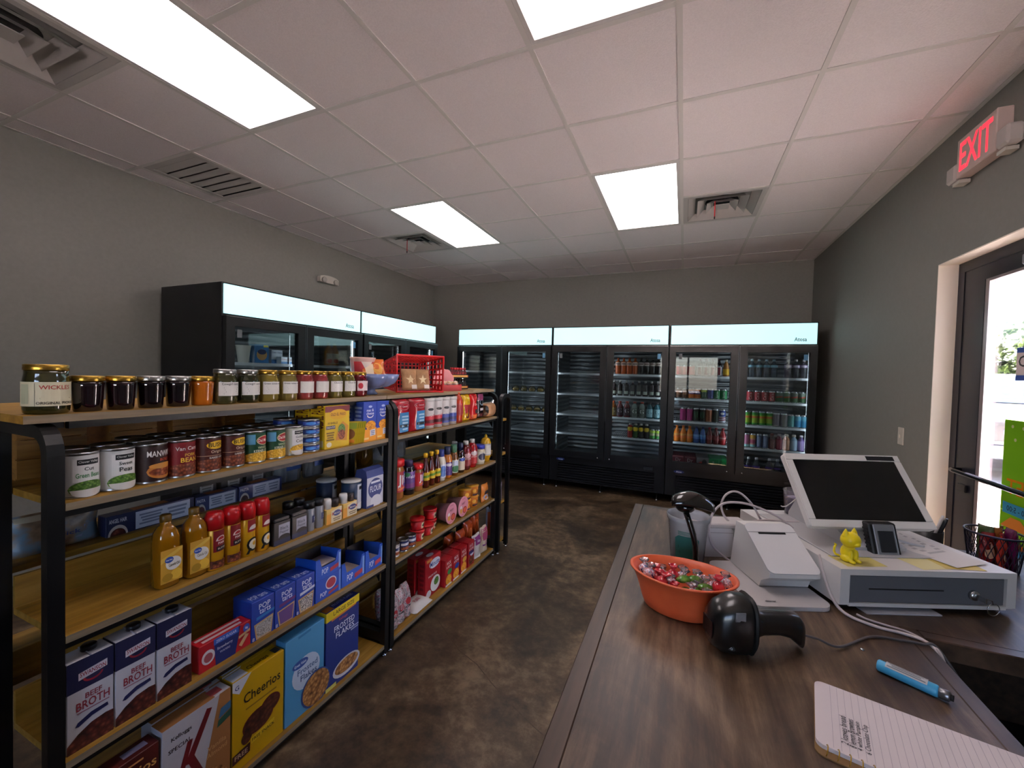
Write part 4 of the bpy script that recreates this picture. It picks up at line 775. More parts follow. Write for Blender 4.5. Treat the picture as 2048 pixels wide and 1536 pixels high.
# ---- far side of unit 1 seen over the plank
FZ3 = 0.878
pouch('baking_mix_bag', 'blue and brown baking mix bag on the far side, leftmost', 'bag', 0.20, 0.12, 0.06, (-1.76, 0.60, FZ3), noisemat('mix_bag', [(0.35, '#5a4534'), (0.5, '#8a745c'), (0.65, '#6f8aa0')], 16, (0.35, 0.45), 3), [('p', [(0.3, 0.3), (0.75, 0.2), (0.8, 0.5), (0.4, 0.55)], '#8894b8'), ('t', 'Quick', 0.55, 0.38, 0.13, '#2c3f86', 0.4), ('r', 0.05, 0.85, 0.95, 0.97, '#b0a894')])
for k, (y, w, h, c, tx) in enumerate([(0.70, 0.26, 0.068, '#1a2142', 'ANGEL HAIR'), (0.965, 0.16, 0.06, '#27305c', 'PASTA'), (1.13, 0.20, 0.062, '#232c5e', 'PASTA')]):
    box_item('pasta_box', 'navy pasta box lying flat on the far side, ' + ('nearest with white bowl picture', 'middle one', 'farthest one')[k], 'box', w, 0.05, h, (-1.715, y, FZ3), c, [('t', tx, 0.12, 0.72, 0.2, '#d6d4da', 0.18), ('h', 0.12, 0.0, 0.1, 0.5, '#b9b0a8'), ('h', 0.12, 0.0, 0.08, 0.34, stew), ('r', 0.3, 0.06, 0.94, 0.92, '#aeb4c4'), ('l', 0.34, 0.2, 0.6, 0.8, 4, '#6a7288'), ('l', 0.66, 0.2, 0.9, 0.8, 3, '#6a7288')], (), [('r', 0.3, 0.2, 0.7, 0.9, '#a86a3c')], group='pasta boxes on the far side')
for k, y in enumerate((1.00, 1.11, 1.22)):
    box_item('dark_carton', 'black carton with white label on the far side, ' + nth(k, 3), 'box', 0.092, 0.08, 0.125, (-1.80, y, FZ3), '#120e10', [('r', 0.3, 0.1, 0.85, 0.75, '#8e8c8a'), ('l', 0.36, 0.2, 0.8, 0.65, 5, '#55524f')], group='black cartons on the far side')
clp = clearmat('clear_wrap', '#eef2f6', 1.0, 0.35, '#b8c4d0', 0.12)
for k, (x, y, w, h) in enumerate([(-1.80, 1.42, 0.15, 0.20), (-1.80, 1.575, 0.11, 0.18)]):
    o = pouch('cup_package', 'clear plastic package of white cups on far shelf, ' + nth(k, 2), 'package', w, h, 0.09, (x, y, FZ3), clp, [('r', 0.25, 0.35, 0.9, 0.75, '#2a4f96'), ('l', 0.35, 0.42, 0.8, 0.68, 3, '#a8bce0')], group='cup packages on the far side')
    for j in range(2): obj('paper_cup', MB().lathe([(0.022, 0.01), (0.03, h * 0.7), (0.0, h * 0.7)], mat('#b9bec6', 0.5), 16, 0.0, (j - 0.5) * 0.062), o)
crate_w = noisemat('crate_wood', [(0.3, '#7a5424'), (0.6, '#9a6e34')], 9, (0.5, 0.6), 4, stretch=(4, 0.6, 8), bump=0.05)
for k, (y, w) in enumerate([(0.60, 0.15), (0.80, 0.13), (0.985, 0.14), (1.17, 0.13)]):
    t = tag(empty('wooden_crate', (-1.86, y, 1.1)), 'small slatted wooden crate under the top board on far side, ' + nth(k, 4), 'crate', 'wooden crates on the far side')
    for j in range(3): obj('slat', MB().box(0.082, 0.09, -w / 2, w / 2, 0.005 + j * 0.057, 0.058 + j * 0.057, crate_w), t); obj('slat', MB().box(-0.09, -0.082, -w / 2, w / 2, 0.005 + j * 0.057, 0.058 + j * 0.057, crate_w), t)
    for s_ in (-1, 1): obj('end_board', MB().box(-0.0815, 0.0815, min(s_ * w / 2, s_ * (w / 2 - 0.01)), max(s_ * w / 2, s_ * (w / 2 - 0.01)), 0.0, 0.172, crate_w), t)
    obj('floor_board', MB().box(-0.0815, 0.0815, -w / 2 + 0.011, w / 2 - 0.011, 0.0, 0.006, crate_w), t)

# ---------------------------------------------------------------- middle shelf, unit 2: jars and sauces
def sauce(name, label, y, prof, body, capprof, capc, lab=None, x=None, R=None, group='sauces and spreads on the middle shelf', flat=None, cat='bottle', z=Z3b, coat=0.5):
    b = MB().lathe(prof, mat(body, 0.15, coat=coat), 24); c = MB().lathe(capprof, mat(capc, 0.35), 22); P = [('bottle', b), ('cap', c)]
    if lab: z0, z1, RR, arc, base, ops = lab; P.append(('label', wrap(None, None, [('r', 0, 0, 1, 1, base)] + ops, z0, z1, RR, arc)))
    if flat:
        for _, q in P: q.move(lambda X, Y, Z: (X * flat, Y, Z))
    return cyl(name, label, cat, P, (x if x is not None else XF - 0.025 - max(p[0] for p in prof), y, z), group, rz=-0.55)
def jarprof(R, h): return [(R * .93, 0), (R, 0.005), (R, h * 0.88), (R * 0.9, h * 0.97), (R * .88, h)]
def capprof(R, z0, h): return [(R, z0), (R, z0 + h - 0.003), (R - 0.003, z0 + h), (0, z0 + h)]
jl = [('t', 'Jif', 0.68, 0.5, 0.62, '#e9e6e4', 0.34), ('r', 0.74, 0.0, 1, 0.95, '#26358e'), ('p', [(0.5, 0.08), (1, 0.16), (1, 0.26), (0.5, 0.2)], '#c8682c'), ('t', 'Jif', 0.68, 0.55, 0.6, '#e9e6e4', 0.34)]
sauce('peanut_butter_jar', 'large peanut butter jar with red lid and red label', 1.772, jarprof(0.052, 0.175), '#8e5a2c', capprof(0.052, 0.176, 0.034), '#b8141c', (0.04, 0.15, 0.0522, PI, '#a01420', jl), cat='jar')
sauce('jam_jar', 'squeeze grape jam bottle with purple label between peanut butters', 1.871, jarprof(0.038, 0.155), '#150c1a', capprof(0.027, 0.156, 0.032), '#2c1c48', (0.03, 0.13, 0.0382, PI, '#4c2a72', [('t', 'Welchs', 0.58, 0.72, 0.18, '#e2dfe6', 0.6), ('p', [(0, 0), (1, 0), (1, 0.4), (0, 0.3)], '#6a2c6e'), ('e', 0.3, 0.85, 0.2, 0.12, '#2f7a4a'), ('r', 0, 0, 1, 0.1, '#1a1420')]), cat='bottle')
sauce('peanut_butter_jar', 'small peanut butter jar with red lid beside hot sauces', 1.951, jarprof(0.037, 0.125), '#8e5a2c', capprof(0.038, 0.126, 0.028), '#b8141c', (0.03, 0.108, 0.0372, PI, '#a01420', jl), cat='jar')
hsp = [(0.022, 0), (0.0245, 0.004), (0.0245, 0.095), (0.02, 0.12), (0.012, 0.15), (0.0105, 0.178)]
for k, y in enumerate((2.02, 2.08, 2.14)):
    sauce('hot_sauce_bottle', 'slim red hot sauce bottle with yellow cap, ' + nth(k, 3), y, hsp, '#4a1008', capprof(0.0125, 0.178, 0.026), '#d8a81c', (0.045, 0.092, 0.0247, PI, '#d0b01c', [('p', [(0.2, 0.3), (0.9, 0.4), (0.9, 0.7), (0.2, 0.6)], '#5a8a1c'), ('l', 0.3, 0.1, 0.8, 0.3, 1, '#a01c1c')]))
rp_ = [(0.028, 0), (0.031, 0.006), (0.031, 0.07), (0.034, 0.11), (0.028, 0.14), (0.02, 0.155)]
for k, (nm, y, body, cap, base, ops) in enumerate([('white ranch dressing bottle with blue cap', 2.199, '#d3cbb8', '#2c3c82', '#cdd2dc', [('e', 0.55, 0.6, 0.3, 0.3, '#3c64a8'), ('e', 0.55, 0.3, 0.3, 0.2, '#4a74b4')]), ('orange dressing bottle with navy cap and purple label', 2.277, '#b86a24', '#1a2748', '#4a2a72', [('e', 0.5, 0.8, 0.3, 0.12, '#dcd4dc'), ('l', 0.3, 0.3, 0.8, 0.6, 2, '#d8d0e0')]), ('amber dressing bottle with green cap and green label', 2.355, '#6a3c14', '#4a7a5c', '#cfd6cc', [('e', 0.55, 0.72, 0.3, 0.2, '#b9c4d8'), ('e', 0.55, 0.3, 0.4, 0.26, '#3f7a54')]), ('dark barbecue sauce bottle with cream and blue label', 2.443, '#2a0c08', '#141c3c', '#d6c9ae', [('e', 0.55, 0.84, 0.34, 0.14, '#24408e'), ('l', 0.2, 0.3, 0.9, 0.6, 2, '#8c3c24')])]):
    hh = 0 if k < 1 else 0.008
    sauce('dressing_bottle', nm, y, rp_, body, capprof(0.0215, 0.15, 0.045 + hh), cap, (0.02, 0.105, 0.0325, 2.4, base, ops))
for k, (y, body) in enumerate([(2.53, '#5a0a12'), (2.625, '#8c0c14')]):
    sauce('ketchup_bottle', ('dark red squeeze ketchup bottle with oval emblem', 'bright red slim ketchup bottle')[k], y, [(0.03, 0.0), (0.034, 0.01), (0.036, 0.06), (0.04, 0.12), (0.036, 0.155), (0.018, 0.178)], body, capprof(0.019, 0.178, 0.026), '#cfcbc6', (0.03, 0.13, 0.0385, 2.0, '#7a0e1a' if k == 0 else '#a8141c', [('e', 0.5, 0.75, 0.35, 0.18, '#c8a0a0' if k == 0 else '#d8d0cc'), ('t', 'KETCHUP', 0.5, 0.5, 0.12, '#e8dcd8', 0.8), ('l', 0.2, 0.1, 0.8, 0.35, 2, '#d0a8a0')]), R=0.04)

sauce('ketchup_bottle', 'ketchup bottle with white cap standing in the second row', 2.46, [(0.03, 0.0), (0.034, 0.01), (0.04, 0.12), (0.036, 0.155), (0.018, 0.178)], '#4a0a10', capprof(0.019, 0.178, 0.026), '#cfcbc6', None, x=-1.46)
sauce('mayonnaise_jar', 'mayonnaise jar with blue lid near the mustard', 2.745, jarprof(0.043, 0.115), '#d2c6a6', capprof(0.044, 0.116, 0.028), '#1f2f92', (0.02, 0.095, 0.0432, PI, '#d6cfba', [('e', 0.55, 0.5, 0.26, 0.34, '#28304c'), ('r', 0.78, 0.1, 0.96, 0.9, '#b8b4b0'), ('r', 0.8, 0.3, 0.94, 0.6, '#9c2430')]), cat='jar')
sauce('mustard_bottle', 'tall yellow mustard squeeze bottle at the far end of shelf', 2.85, [(0.034, 0.0), (0.034, 0.025), (0.04, 0.03), (0.042, 0.06), (0.037, 0.11), (0.041, 0.15), (0.034, 0.172), (0.014, 0.185)], '#c99a1c', [(0.012, 0.185), (0.012, 0.195), (0.004, 0.21), (0, 0.21)], '#d8b01c', (0.05, 0.14, 0.0415, 1.9, '#cfcabc', [('r', 0.08, 0.06, 0.92, 0.94, '#3c4664'), ('r', 0.12, 0.09, 0.88, 0.91, '#d6d2c6'), ('l', 0.2, 0.25, 0.8, 0.8, 3, '#3c4664')]))
for k, (y, h, c) in enumerate([(1.80, 0.22, 0), (1.95, 0.2, 1), (2.1, 0.23, 0), (2.27, 0.2, 0)]):
    pouch('bagged_supplies', 'clear plastic wrapped package on the far side, %s behind the sauces' % nth(k, 4), 'package', 0.13, h, 0.08, (-1.80, y, 0.85), clp if not c else clearmat('amber_wrap', '#d8b070', 1.0, 0.6, '#7a5a20', 0.12), [('r', 0.4, 0.6, 0.9, 0.75, '#2a4a7c' if k > 1 else '#8a7a3c')], group='wrapped packages on the far side')
# ---------------------------------------------------------------- lower middle shelf, unit 1
bf = [('r', 0, 0.66, 1, 1, '#171a3e'), ('p', [(0.24, 0.77), (0.86, 0.80), (0.86, 0.88), (0.24, 0.85)], '#c9c6cc'), ('t', 'SWANSON', 0.55, 0.825, 0.05, '#8c1c2c', 0.56), ('h', 0.55, 0.775, 0.22, -0.06, '#8c1c2c'), ('h', 0.55, 0.777, 0.17, -0.04, '#171a3e'), ('t', 'BEEF', 0.56, 0.57, 0.06, '#8c2030', 0.36), ('t', 'BROTH', 0.55, 0.48, 0.095, '#8c2030', 0.72), ('l', 0.2, 0.40, 0.9, 0.42, 1, '#9a6070'), ('p', [(0.16, 0.27), (0.22, 0.31), (0.5, 0.36), (0.86, 0.37), (0.88, 0.33), (0.52, 0.31), (0.24, 0.26)], '#1c2050'), ('p', [(0.0, 0.0), (1, 0.0), (1, 0.25), (0.82, 0.26), (0.5, 0.24), (0.22, 0.18), (0, 0.1)], stew)]
for k, y in enumerate((0.484, 0.577, 0.670)):
    o = box_item('broth_carton', 'navy and white beef broth carton, ' + nth(k, 3), 'carton', 0.089, 0.062, 0.228, (XF - 0.02, y, Z4), '#c4c3c8', bf, [('r', 0, 0.66, 1, 1, '#171a3e')], group='broth cartons')
    obj('cap', MB().lathe([(0.016, 0.2285), (0.016, 0.239), (0.014, 0.241), (0, 0.241)], mat('#14141a', 0.4), 22, -0.006, 0.01), o); obj('seam', MB().box(-0.031, 0.031, -0.0015, 0.0015, 0.228, 0.231, mat('#9a9aa4', 0.4)), o)
box_item('wafer_box', 'red and blue strawberry wafer box lying on its side', 'box', 0.165, 0.055, 0.088, (XF - 0.022, 0.782, Z4), '#b01824', [('p', [(0.3, 0), (0.68, 0), (0.78, 1), (0.26, 1)], '#1c2a6c'), ('r', 0.26, 0.78, 0.74, 1, '#3a62b8'), ('t', 'ZERO SUGAR', 0.5, 0.88, 0.1, '#d8dcec', 0.4), ('e', 0.16, 0.48, 0.12, 0.26, '#d8d0d0'), ('e', 0.16, 0.46, 0.08, 0.17, '#a8545c'), ('t', 'Strawberry', 0.47, 0.58, 0.13, '#e2dfe8', 0.3), ('t', 'WAFERS', 0.47, 0.42, 0.08, '#d0cfe0', 0.2), ('e', 0.9, 0.78, 0.07, 0.16, '#3450a8'), ('t', '0g', 0.9, 0.78, 0.11, '#e8e8f0', 0.1), ('p', [(0.74, 0.5), (0.97, 0.6), (0.97, 0.7), (0.74, 0.6)], '#c8a070'), ('p', [(0.74, 0.25), (0.8, 0.15), (0.95, 0.5), (0.88, 0.56)], '#d0aa7c')], (), [('l', 0.05, 0.1, 0.9, 0.9, 2, '#c8b0b0')])
def popf(c, cc_, ph): return [('t', 'POP', 0.56, 0.82, 0.14, '#dde0ea', 0.5), ('t', 'tarts', 0.58, 0.69, 0.12, '#dde0ea', 0.5), ('p', [(0.2, 0.5), (1, 0.56), (1, 0.63), (0.2, 0.58)], cc_), ('p', [(0.2, 0.02), (0.86, 0.02), (0.95, 0.48), (0.1, 0.42)], '#c9a06a'), ('p', [(0.25, 0.05), (0.82, 0.05), (0.9, 0.44), (0.16, 0.39)], ph), ('t', '8', 0.08, 0.07, 0.09, '#e0e2ec', 0.12)]
frost = food('frosting_photo', [(0.0, '#d8d2ca'), (0.5, '#aaa49c'), (1.0, '#7c746c')], 200); cookie = food('cookie_photo', [(0.0, '#d9d4cc'), (0.45, '#c8c2ba'), (0.5, '#2a2422'), (1.0, '#e0dcd4')], 160)
for k, (y, cc_, ph, nm) in enumerate([(0.948, '#2a78b8', frost, 'cookies and frosting'), (1.037, '#6a2a6c', '#6a4a86', 'purple berry frosting'), (1.126, '#d0d4e0', cookie, 'speckled cream frosting')]):
    box_item('toaster_pastry_box', 'blue toaster pastry box with %s picture' % nm, 'box', 0.086, 0.10, 0.142, (XF - 0.02, y, Z4), '#1c3c98', popf(0, cc_, ph), [('l', 0.2, 0.2, 0.8, 0.6, 4, '#3a5ab0')], [('t', 'POP tarts', 0.5, 0.3, 0.3, '#c8cee0', 0.7)], group='toaster pastry boxes')
def tray(label, y, z, W, H, D=0.12, x=XF - 0.02):
    t = tag(empty('display_tray', (x - D/2, y + W/2, z)), label, 'display tray', 'blue pastry display trays'); bl = mat('#1c50b4', 0.4); inn = mat('#241814', 0.7)
    b = MB(); b.box(-D/2, D/2, -W/2, W/2, 0, 0.002, bl); b.box(-D/2, -D/2 + 0.002, -W/2, W/2, 0.002, H, inn)
    for s_ in (-1, 1): b.prism([(-D/2 + 0.002, 0.002), (D/2, 0.002), (D/2, H), (D/2 - 0.03, H), (-D/2 + 0.002, H * 0.9)], s_ * W/2 - (0.002 if s_ > 0 else 0), s_ * W/2 + (0.002 if s_ < 0 else 0), bl, lambda p, q, r: (p, r, q))
    b.prism([(-W/2 + 0.002, 0.002), (W/2 - 0.002, 0.002), (W/2 - 0.002, H), (W/2 - 0.018, H), (W/2 - 0.03, H * 0.55), (-W/2 + 0.03, H * 0.55), (-W/2 + 0.018, H), (-W/2 + 0.002, H)], D/2 - 0.002, D/2, bl, lambda p, q, r: (r, p, q))
    obj('tray', b, t); obj('print', MB().ink([('t', 'POP', 0.35, 0.3, 0.28, '#d8dcea', 0.25), ('p', [(0.55, 0.12), (0.9, 0.2), (0.9, 0.4), (0.55, 0.32)], '#a83040'), ('r', 0.9, 0.1, 0.98, 0.9, '#7aa0d8')], W, H, lambda u, v, l: (D/2 + l, u - W/2, v)), t)
    for j in range(4):
        pk_ = obj('pastry_packet', MB().cbox(-0.042, 0.042, -W/2 + 0.010, W/2 - 0.010, 0.004 + j * 0.011, 0.0135 + j * 0.011, foil(['#9aa4b8', '#a8756c', '#8890a8', '#b0a098'][j]), 0.003), t)
    return t
box_item('pastry_carton', 'closed blue carton of pastry packets under the open tray', 'carton', 0.132, 0.12, 0.094, (XF - 0.02, 1.218, Z4), '#1a48ac', [('e', 0.6, 0.6, 0.22, 0.28, '#d8d4e0'), ('e', 0.6, 0.6, 0.19, 0.22, '#a83040'), ('t', 'POP', 0.3, 0.25, 0.2, '#d8dcea', 0.25), ('p', [(0.5, 0.1), (0.9, 0.2), (0.9, 0.32), (0.5, 0.22)], '#a83040'), ('r', 0.92, 0, 1, 1, '#5a84cc')])
tray('open blue pastry tray stacked on the closed carton', 1.218, Z4 + 0.0945, 0.132, 0.085); tray('open blue pastry tray between carton tower and last tray', 1.356, Z4, 0.14, 0.105); tray('open blue pastry tray nearest the black post', 1.502, Z4, 0.118, 0.105)
# ---------------------------------------------------------------- lower middle shelf, unit 2
for k, (y, c) in enumerate([(1.725, '#c8a81c'), (1.745, '#c9c6c8'), (1.822, '#1f2a5c'), (1.89, '#1f2a5c')]):
    x = XF - 0.05 if k else XF - 0.042
    if k == 0: y = 1.726; x = XF - 0.125
    food_can(('small yellow label can behind the little cans by post', 'small meat can with white blue label, leftmost', 'small meat can with navy label, middle', 'small meat can with navy label, rightmost')[k], y, c, [('r', 0.1, 0.55, 1, 0.8, '#d8d8dc' if k > 1 else '#2a3c74'), ('t', 'Vienna', 0.6, 0.67, 0.14, '#2a3c74' if k > 1 else '#e0e0e0', 0.6), ('r', 0.1, 0.1, 1, 0.4, meat)], R=0.031, H=0.065, x=x, group='little cans on the lower shelf', z=Z4b)
def redtub(label, y, x, z):
    R = 0.044
    return cyl('red_tub', label, 'tub', [('tub', MB().lathe([(R * .78, 0), (R * 0.8, 0.002), (R * .93, 0.052)], mat('#b0141c', 0.35), 26)), ('lid', MB().lathe([(R, 0.0525), (R, 0.062), (R - 0.003, 0.065), (R - 0.006, 0.064), (0, 0.064)], mat('#b8161c', 0.3), 26)), ('label', MB().ink([('r', 0.42, 0.15, 0.85, 0.85, '#d8cba4'), ('e', 0.62, 0.5, 0.17, 0.22, '#3a3430')], 0.12, 0.05, lambda u, v, l: ((R * (.8 + .13 * v / 0.05) + 0.0005 + l) * math.cos(u / 0.038 - PI / 2), (R * (.8 + .13 * v / 0.05) + 0.0005 + l) * math.sin(u / 0.038 - PI / 2), v), curved=True))], (x, y, z), 'red tubs on the lower shelf')
redtub('red snack tub at the bottom of the left stack', 1.975, XF - 0.068, Z4b); redtub('red snack tub on top of the left stack', 1.975, XF - 0.068, Z4b + 0.066)
redtub('single red snack tub between the two stacks', 2.07, XF - 0.068, Z4b); redtub('red snack tub at the bottom of the right stack', 2.152, XF - 0.10, Z4b); redtub('red snack tub on top of the right stack', 2.152, XF - 0.10, Z4b + 0.066)
for k, y in enumerate((2.28, 2.435)):
    R = 0.068; b = MB().lathe([(0.046, -0.11), (0.048, -0.112), (0.062, -0.004), (R, -0.002), (R, 0.0)], mat('#c08a94', 0.4), 30, cap=False); b.lathe([(R, 0.0003), (0.0, 0.0004)], mat('#d792a2', 0.35), 30, cap=False)
    pr = MB().ink([('t', 'ARJIT', 0.5, 0.64, 0.14, '#5a2430', 0.7), ('e', 0.28, 0.32, 0.12, 0.12, '#d8a040'), ('e', 0.64, 0.3, 0.2, 0.17, '#8c2c20'), ('e', 0.64, 0.3, 0.15, 0.12, '#c8583c'), ('e', 0.25, 0.5, 0.1, 0.08, '#e6dedc'), ('l', 0.35, 0.86, 0.65, 0.9, 1, '#a85a6c'), ('l', 0.3, 0.08, 0.7, 0.12, 1, '#a85a6c')], 2 * R, 2 * R, lambda u, v, l: (u - R, R - v, 0.0006 + l))
    fn = lambda x, y_, z: (z, x, -y_ + R + 0.0005)
    b.move(lambda x, y_, z: (z, x, y_ + R + 0.0005)); pr.move(lambda x, y_, z: (z, x, -y_ + R + 0.0005))
    cyl('noodle_cup', 'pink noodle cup lying on its side, lid forward, ' + nth(k, 2), 'noodle cup', [('cup', b), ('lid_print', pr)], (XF - 0.02, y, Z4b), 'pink noodle cups')
orm = mat('#c8741c', 0.35)
for k, (y, lv) in enumerate([(2.555, 0), (2.555, 1), (2.667, 0), (2.667, 1)]):
    R = 0.05
    cyl('instant_cup', 'orange instant macaroni cup, %s of the %s stack' % (('bottom', 'top')[lv], ('left', 'right')[k // 2]), 'cup', [('cup', MB().lathe([(R * .78, 0), (R * .8, 0.002), (R * .95, 0.072)], orm, 26)), ('lid', MB().lathe([(R, 0.0725), (R, 0.076), (0, 0.0765)], mat('#d89a2c', 0.35), 26)), ('label', MB().ink([('t', 'Velveeta', 0.55, 0.62, 0.25, '#7a2a10', 0.62), ('r', 0.2, 0.1, 0.9, 0.28, '#3a2c3c'), ('e', 0.3, 0.6, 0.12, 0.2, '#e8b03c')], 0.13, 0.07, lambda u, v, l: ((R * (.8 + .15 * v / 0.07) + 0.0006 + l) * math.cos(u / 0.042 - PI / 2), (R * (.8 + .15 * v / 0.07) + 0.0006 + l) * math.sin(u / 0.042 - PI / 2), v), curved=True))], (XF - 0.08, y, Z4b + lv * 0.077), 'orange cups on the lower shelf')
pouch('sauce_pouch', 'orange stand-up pouch beside the orange cups', 'pouch', 0.105, 0.135, 0.04, (XF - 0.045, 2.80, Z4b), foil('#c8782c'), [('r', 0.2, 0.45, 0.85, 0.62, '#241c24'), ('e', 0.4, 0.28, 0.25, 0.15, '#8894a8'), ('e', 0.6, 0.14, 0.25, 0.1, '#e0b890')])
box_item('dark_purple_carton', 'long dark purple carton stored behind the sauces on the far side', 'carton', 0.42, 0.10, 0.15, (-1.76, 2.12, 0.55), '#2a1626', [('e', 0.3, 0.5, 0.08, 0.25, '#4c3444'), ('r', 0.62, 0.3, 0.7, 0.7, '#7a6474'), ('l', 0.75, 0.3, 0.95, 0.75, 3, '#7a6474')])

# ---------------------------------------------------------------- bottom shelf
def cereal(label, y, W, H, base, ops, n=1, side=(), top=(), D=0.055, sidec=None):
    for k in range(n): box_item('cereal_box', label if k == 0 else 'second copy standing behind the ' + label, 'cereal box', W, D, H, (XF - 0.018 - k * (D + 0.006), y + 0.004 * k, Z5), base, ops, side, top)
cereal('dark red chocolate oat cereal box', 0.49, 0.185, 0.30, '#4a1210', [('t', 'Cheerios', 0.6, 0.84, 0.09, '#e0a85c', 0.8), ('l', 0.4, 0.92, 0.8, 0.95, 1, '#c88a4c'), ('e', 0.5, 0.3, 0.35, 0.2, choc)], 1, (), [('r', 0.6, 0.3, 0.9, 0.7, '#8a86a0')])
cereal('white and brown cereal box with big red letter', 0.682, 0.195, 0.315, '#bdb9bc', [('p', [(0.52, 0), (1, 0), (1, 1), (0.82, 1), (0.62, 0.4)], '#a06c3c'), ('t', 'Kelloggs', 0.26, 0.86, 0.05, '#2a2024', 0.34), ('t', 'SPECIAL', 0.24, 0.76, 0.04, '#3a3034', 0.36), ('p', [(0.16, 0.34), (0.24, 0.34), (0.42, 0.74), (0.34, 0.74)], '#6a1018'), ('p', [(0.3, 0.52), (0.62, 0.94), (0.7, 0.92), (0.4, 0.5)], '#6a1018'), ('p', [(0.34, 0.54), (0.44, 0.56), (0.6, 0.3), (0.5, 0.28)], '#6a1018'), ('p', [(0.8, 0.74), (1, 0.78), (1, 0.86), (0.84, 0.84)], '#3a6a8c'), ('p', [(0.78, 0.66), (1, 0.7), (1, 0.77), (0.8, 0.73)], '#2c5a44'), ('t', 'Vanilla', 0.78, 0.5, 0.05, '#c89860', 0.32), ('t', 'Almond', 0.78, 0.43, 0.05, '#c89860', 0.32), ('h', 0.6, 0.0, 0.4, 0.3, flakes)], 2, (), [('r', 0.0, 0.0, 0.75, 1, '#a06c3c'), ('r', 0.72, 0.2, 0.9, 0.8, '#b8504c')])
cereal('bright yellow oat cereal box with chocolate rings', 0.883, 0.192, 0.318, '#c59a08', [('p', [(0, 1), (0.34, 1), (0.12, 0.84), (0, 0.9)], '#d8d8dc'), ('t', 'G', 0.08, 0.92, 0.05, '#24346c', 0.1), ('t', 'Cheerios', 0.56, 0.74, 0.11, '#1c1208', 0.72), ('l', 0.24, 0.60, 0.84, 0.63, 1, '#8a6a18'), ('e', 0.48, 0.4, 0.3, 0.13, '#5a1c10'), ('e', 0.72, 0.48, 0.2, 0.1, '#5a1c10'), ('e', 0.48, 0.4, 0.27, 0.11, choc), ('e', 0.72, 0.48, 0.17, 0.08, choc), ('e', 0.26, 0.3, 0.1, 0.07, choc), ('p', [(0.34, 0.18), (0.8, 0.22), (0.8, 0.28), (0.34, 0.25)], '#d9b41c'), ('t', 'FREE SNACK', 0.58, 0.22, 0.035, '#1c1208', 0.44), ('p', [(0, 0.1), (0.32, 0.12), (0.32, 0.22), (0, 0.2)], '#3c120a'), ('t', 'FREE', 0.16, 0.16, 0.05, '#c8a888', 0.26)], 2, [('r', 0, 0, 1, 1, '#8a6c06')], [('r', 0.02, 0.1, 0.3, 0.9, '#c8ccd4'), ('t', 'Cheerios', 0.55, 0.5, 0.35, '#2c1c08', 0.4), ('r', 0.85, 0.2, 0.98, 0.8, '#2a2a2c')])
cereal('light blue frosted flakes cereal box', 1.082, 0.182, 0.335, '#4c94c0', [('p', [(0.3, 0.98), (0.62, 0.99), (0.62, 0.96), (0.3, 0.95)], '#2f78a8'), ('e', 0.52, 0.5, 0.36, 0.2, '#c2cfe0'), ('e', 0.36, 0.64, 0.2, 0.05, '#2c4f9c'), ('t', 'Great Value', 0.36, 0.64, 0.035, '#dfe6f2', 0.3), ('t', 'Frosted', 0.55, 0.54, 0.07, '#4a6490', 0.52), ('t', 'Flakes', 0.58, 0.45, 0.07, '#3a4f7c', 0.5), ('e', 0.78, 0.2, 0.4, 0.22, '#2c4a86'), ('e', 0.79, 0.2, 0.37, 0.2, flakes)])
cereal('navy frosted flakes cereal box with yellow banner', 1.273, 0.19, 0.345, '#1a2c72', [('p', [(0, 0.88), (1, 0.9), (1, 1), (0, 1)], '#d8bc10'), ('t', 'LARGE SIZE', 0.52, 0.945, 0.05, '#3a2c10', 0.76), ('p', [(0.15, 0.86), (0.9, 0.88), (0.9, 0.9), (0.15, 0.885)], '#c8742c'), ('t', 'Kelloggs', 0.5, 0.82, 0.04, '#b84a5c', 0.34), ('t', 'FROSTED', 0.54, 0.73, 0.075, '#e2e4ee', 0.62), ('t', 'FLAKES', 0.56, 0.64, 0.075, '#e2e4ee', 0.56), ('l', 0.72, 0.56, 0.98, 0.62, 2, '#a8b0d0'), ('e', 0.62, 0.16, 0.42, 0.12, '#c9c6cc'), ('e', 0.62, 0.17, 0.36, 0.09, flakes), ('r', 0, 0.0, 0.3, 0.05, '#c8c060')], 2, [('r', 0, 0.88, 1, 1, '#d8bc10')], [('t', 'FROSTED FLAKES', 0.6, 0.5, 0.3, '#b8bcd0', 0.6), ('r', 0.02, 0.1, 0.25, 0.9, '#c8742c')])
pop = noisemat('popcorn_foil', [(0.35, '#7c7478'), (0.5, '#c2b4b6'), (0.62, '#a8505c'), (0.7, '#d8d2d2')], 55, (0.2, 0.35), 3, bump=0.4, coat=0.3)
for k, (y, x) in enumerate([(1.735, XF - 0.05), (1.80, XF - 0.055), (1.87, XF - 0.06), (1.76, XF - 0.125)]):
    pouch('popcorn_bag', 'silver popcorn bag with red dot, ' + ('leftmost in front', 'middle in front', 'rightmost in front', 'behind the others')[k], 'bag', 0.075, 0.19, 0.055, (x, y, Z5), pop, [('e', 0.55, 0.5, 0.24, 0.1, '#b0202c'), ('e', 0.5, 0.36, 0.3, 0.03, '#2a2024')], rz=-0.1, tilt=0.05 * k, group='popcorn bags', neck=0.45)
b = MB(); b.grid(10, 8, lambda s, t: ((t - 0.5) * 0.12, (s - 0.5) * 0.17, 0.002 + 0.034 * (1 - abs(2 * s - 1) ** 3) ** 0.6 * (1 - abs(2 * t - 1) ** 3) ** 0.6), mat('#cfc8c0', 0.5)); b.grid(10, 8, lambda s, t: ((0.5 - t) * 0.12, (s - 0.5) * 0.17, 0.002), mat('#cfc8c0', 0.5))
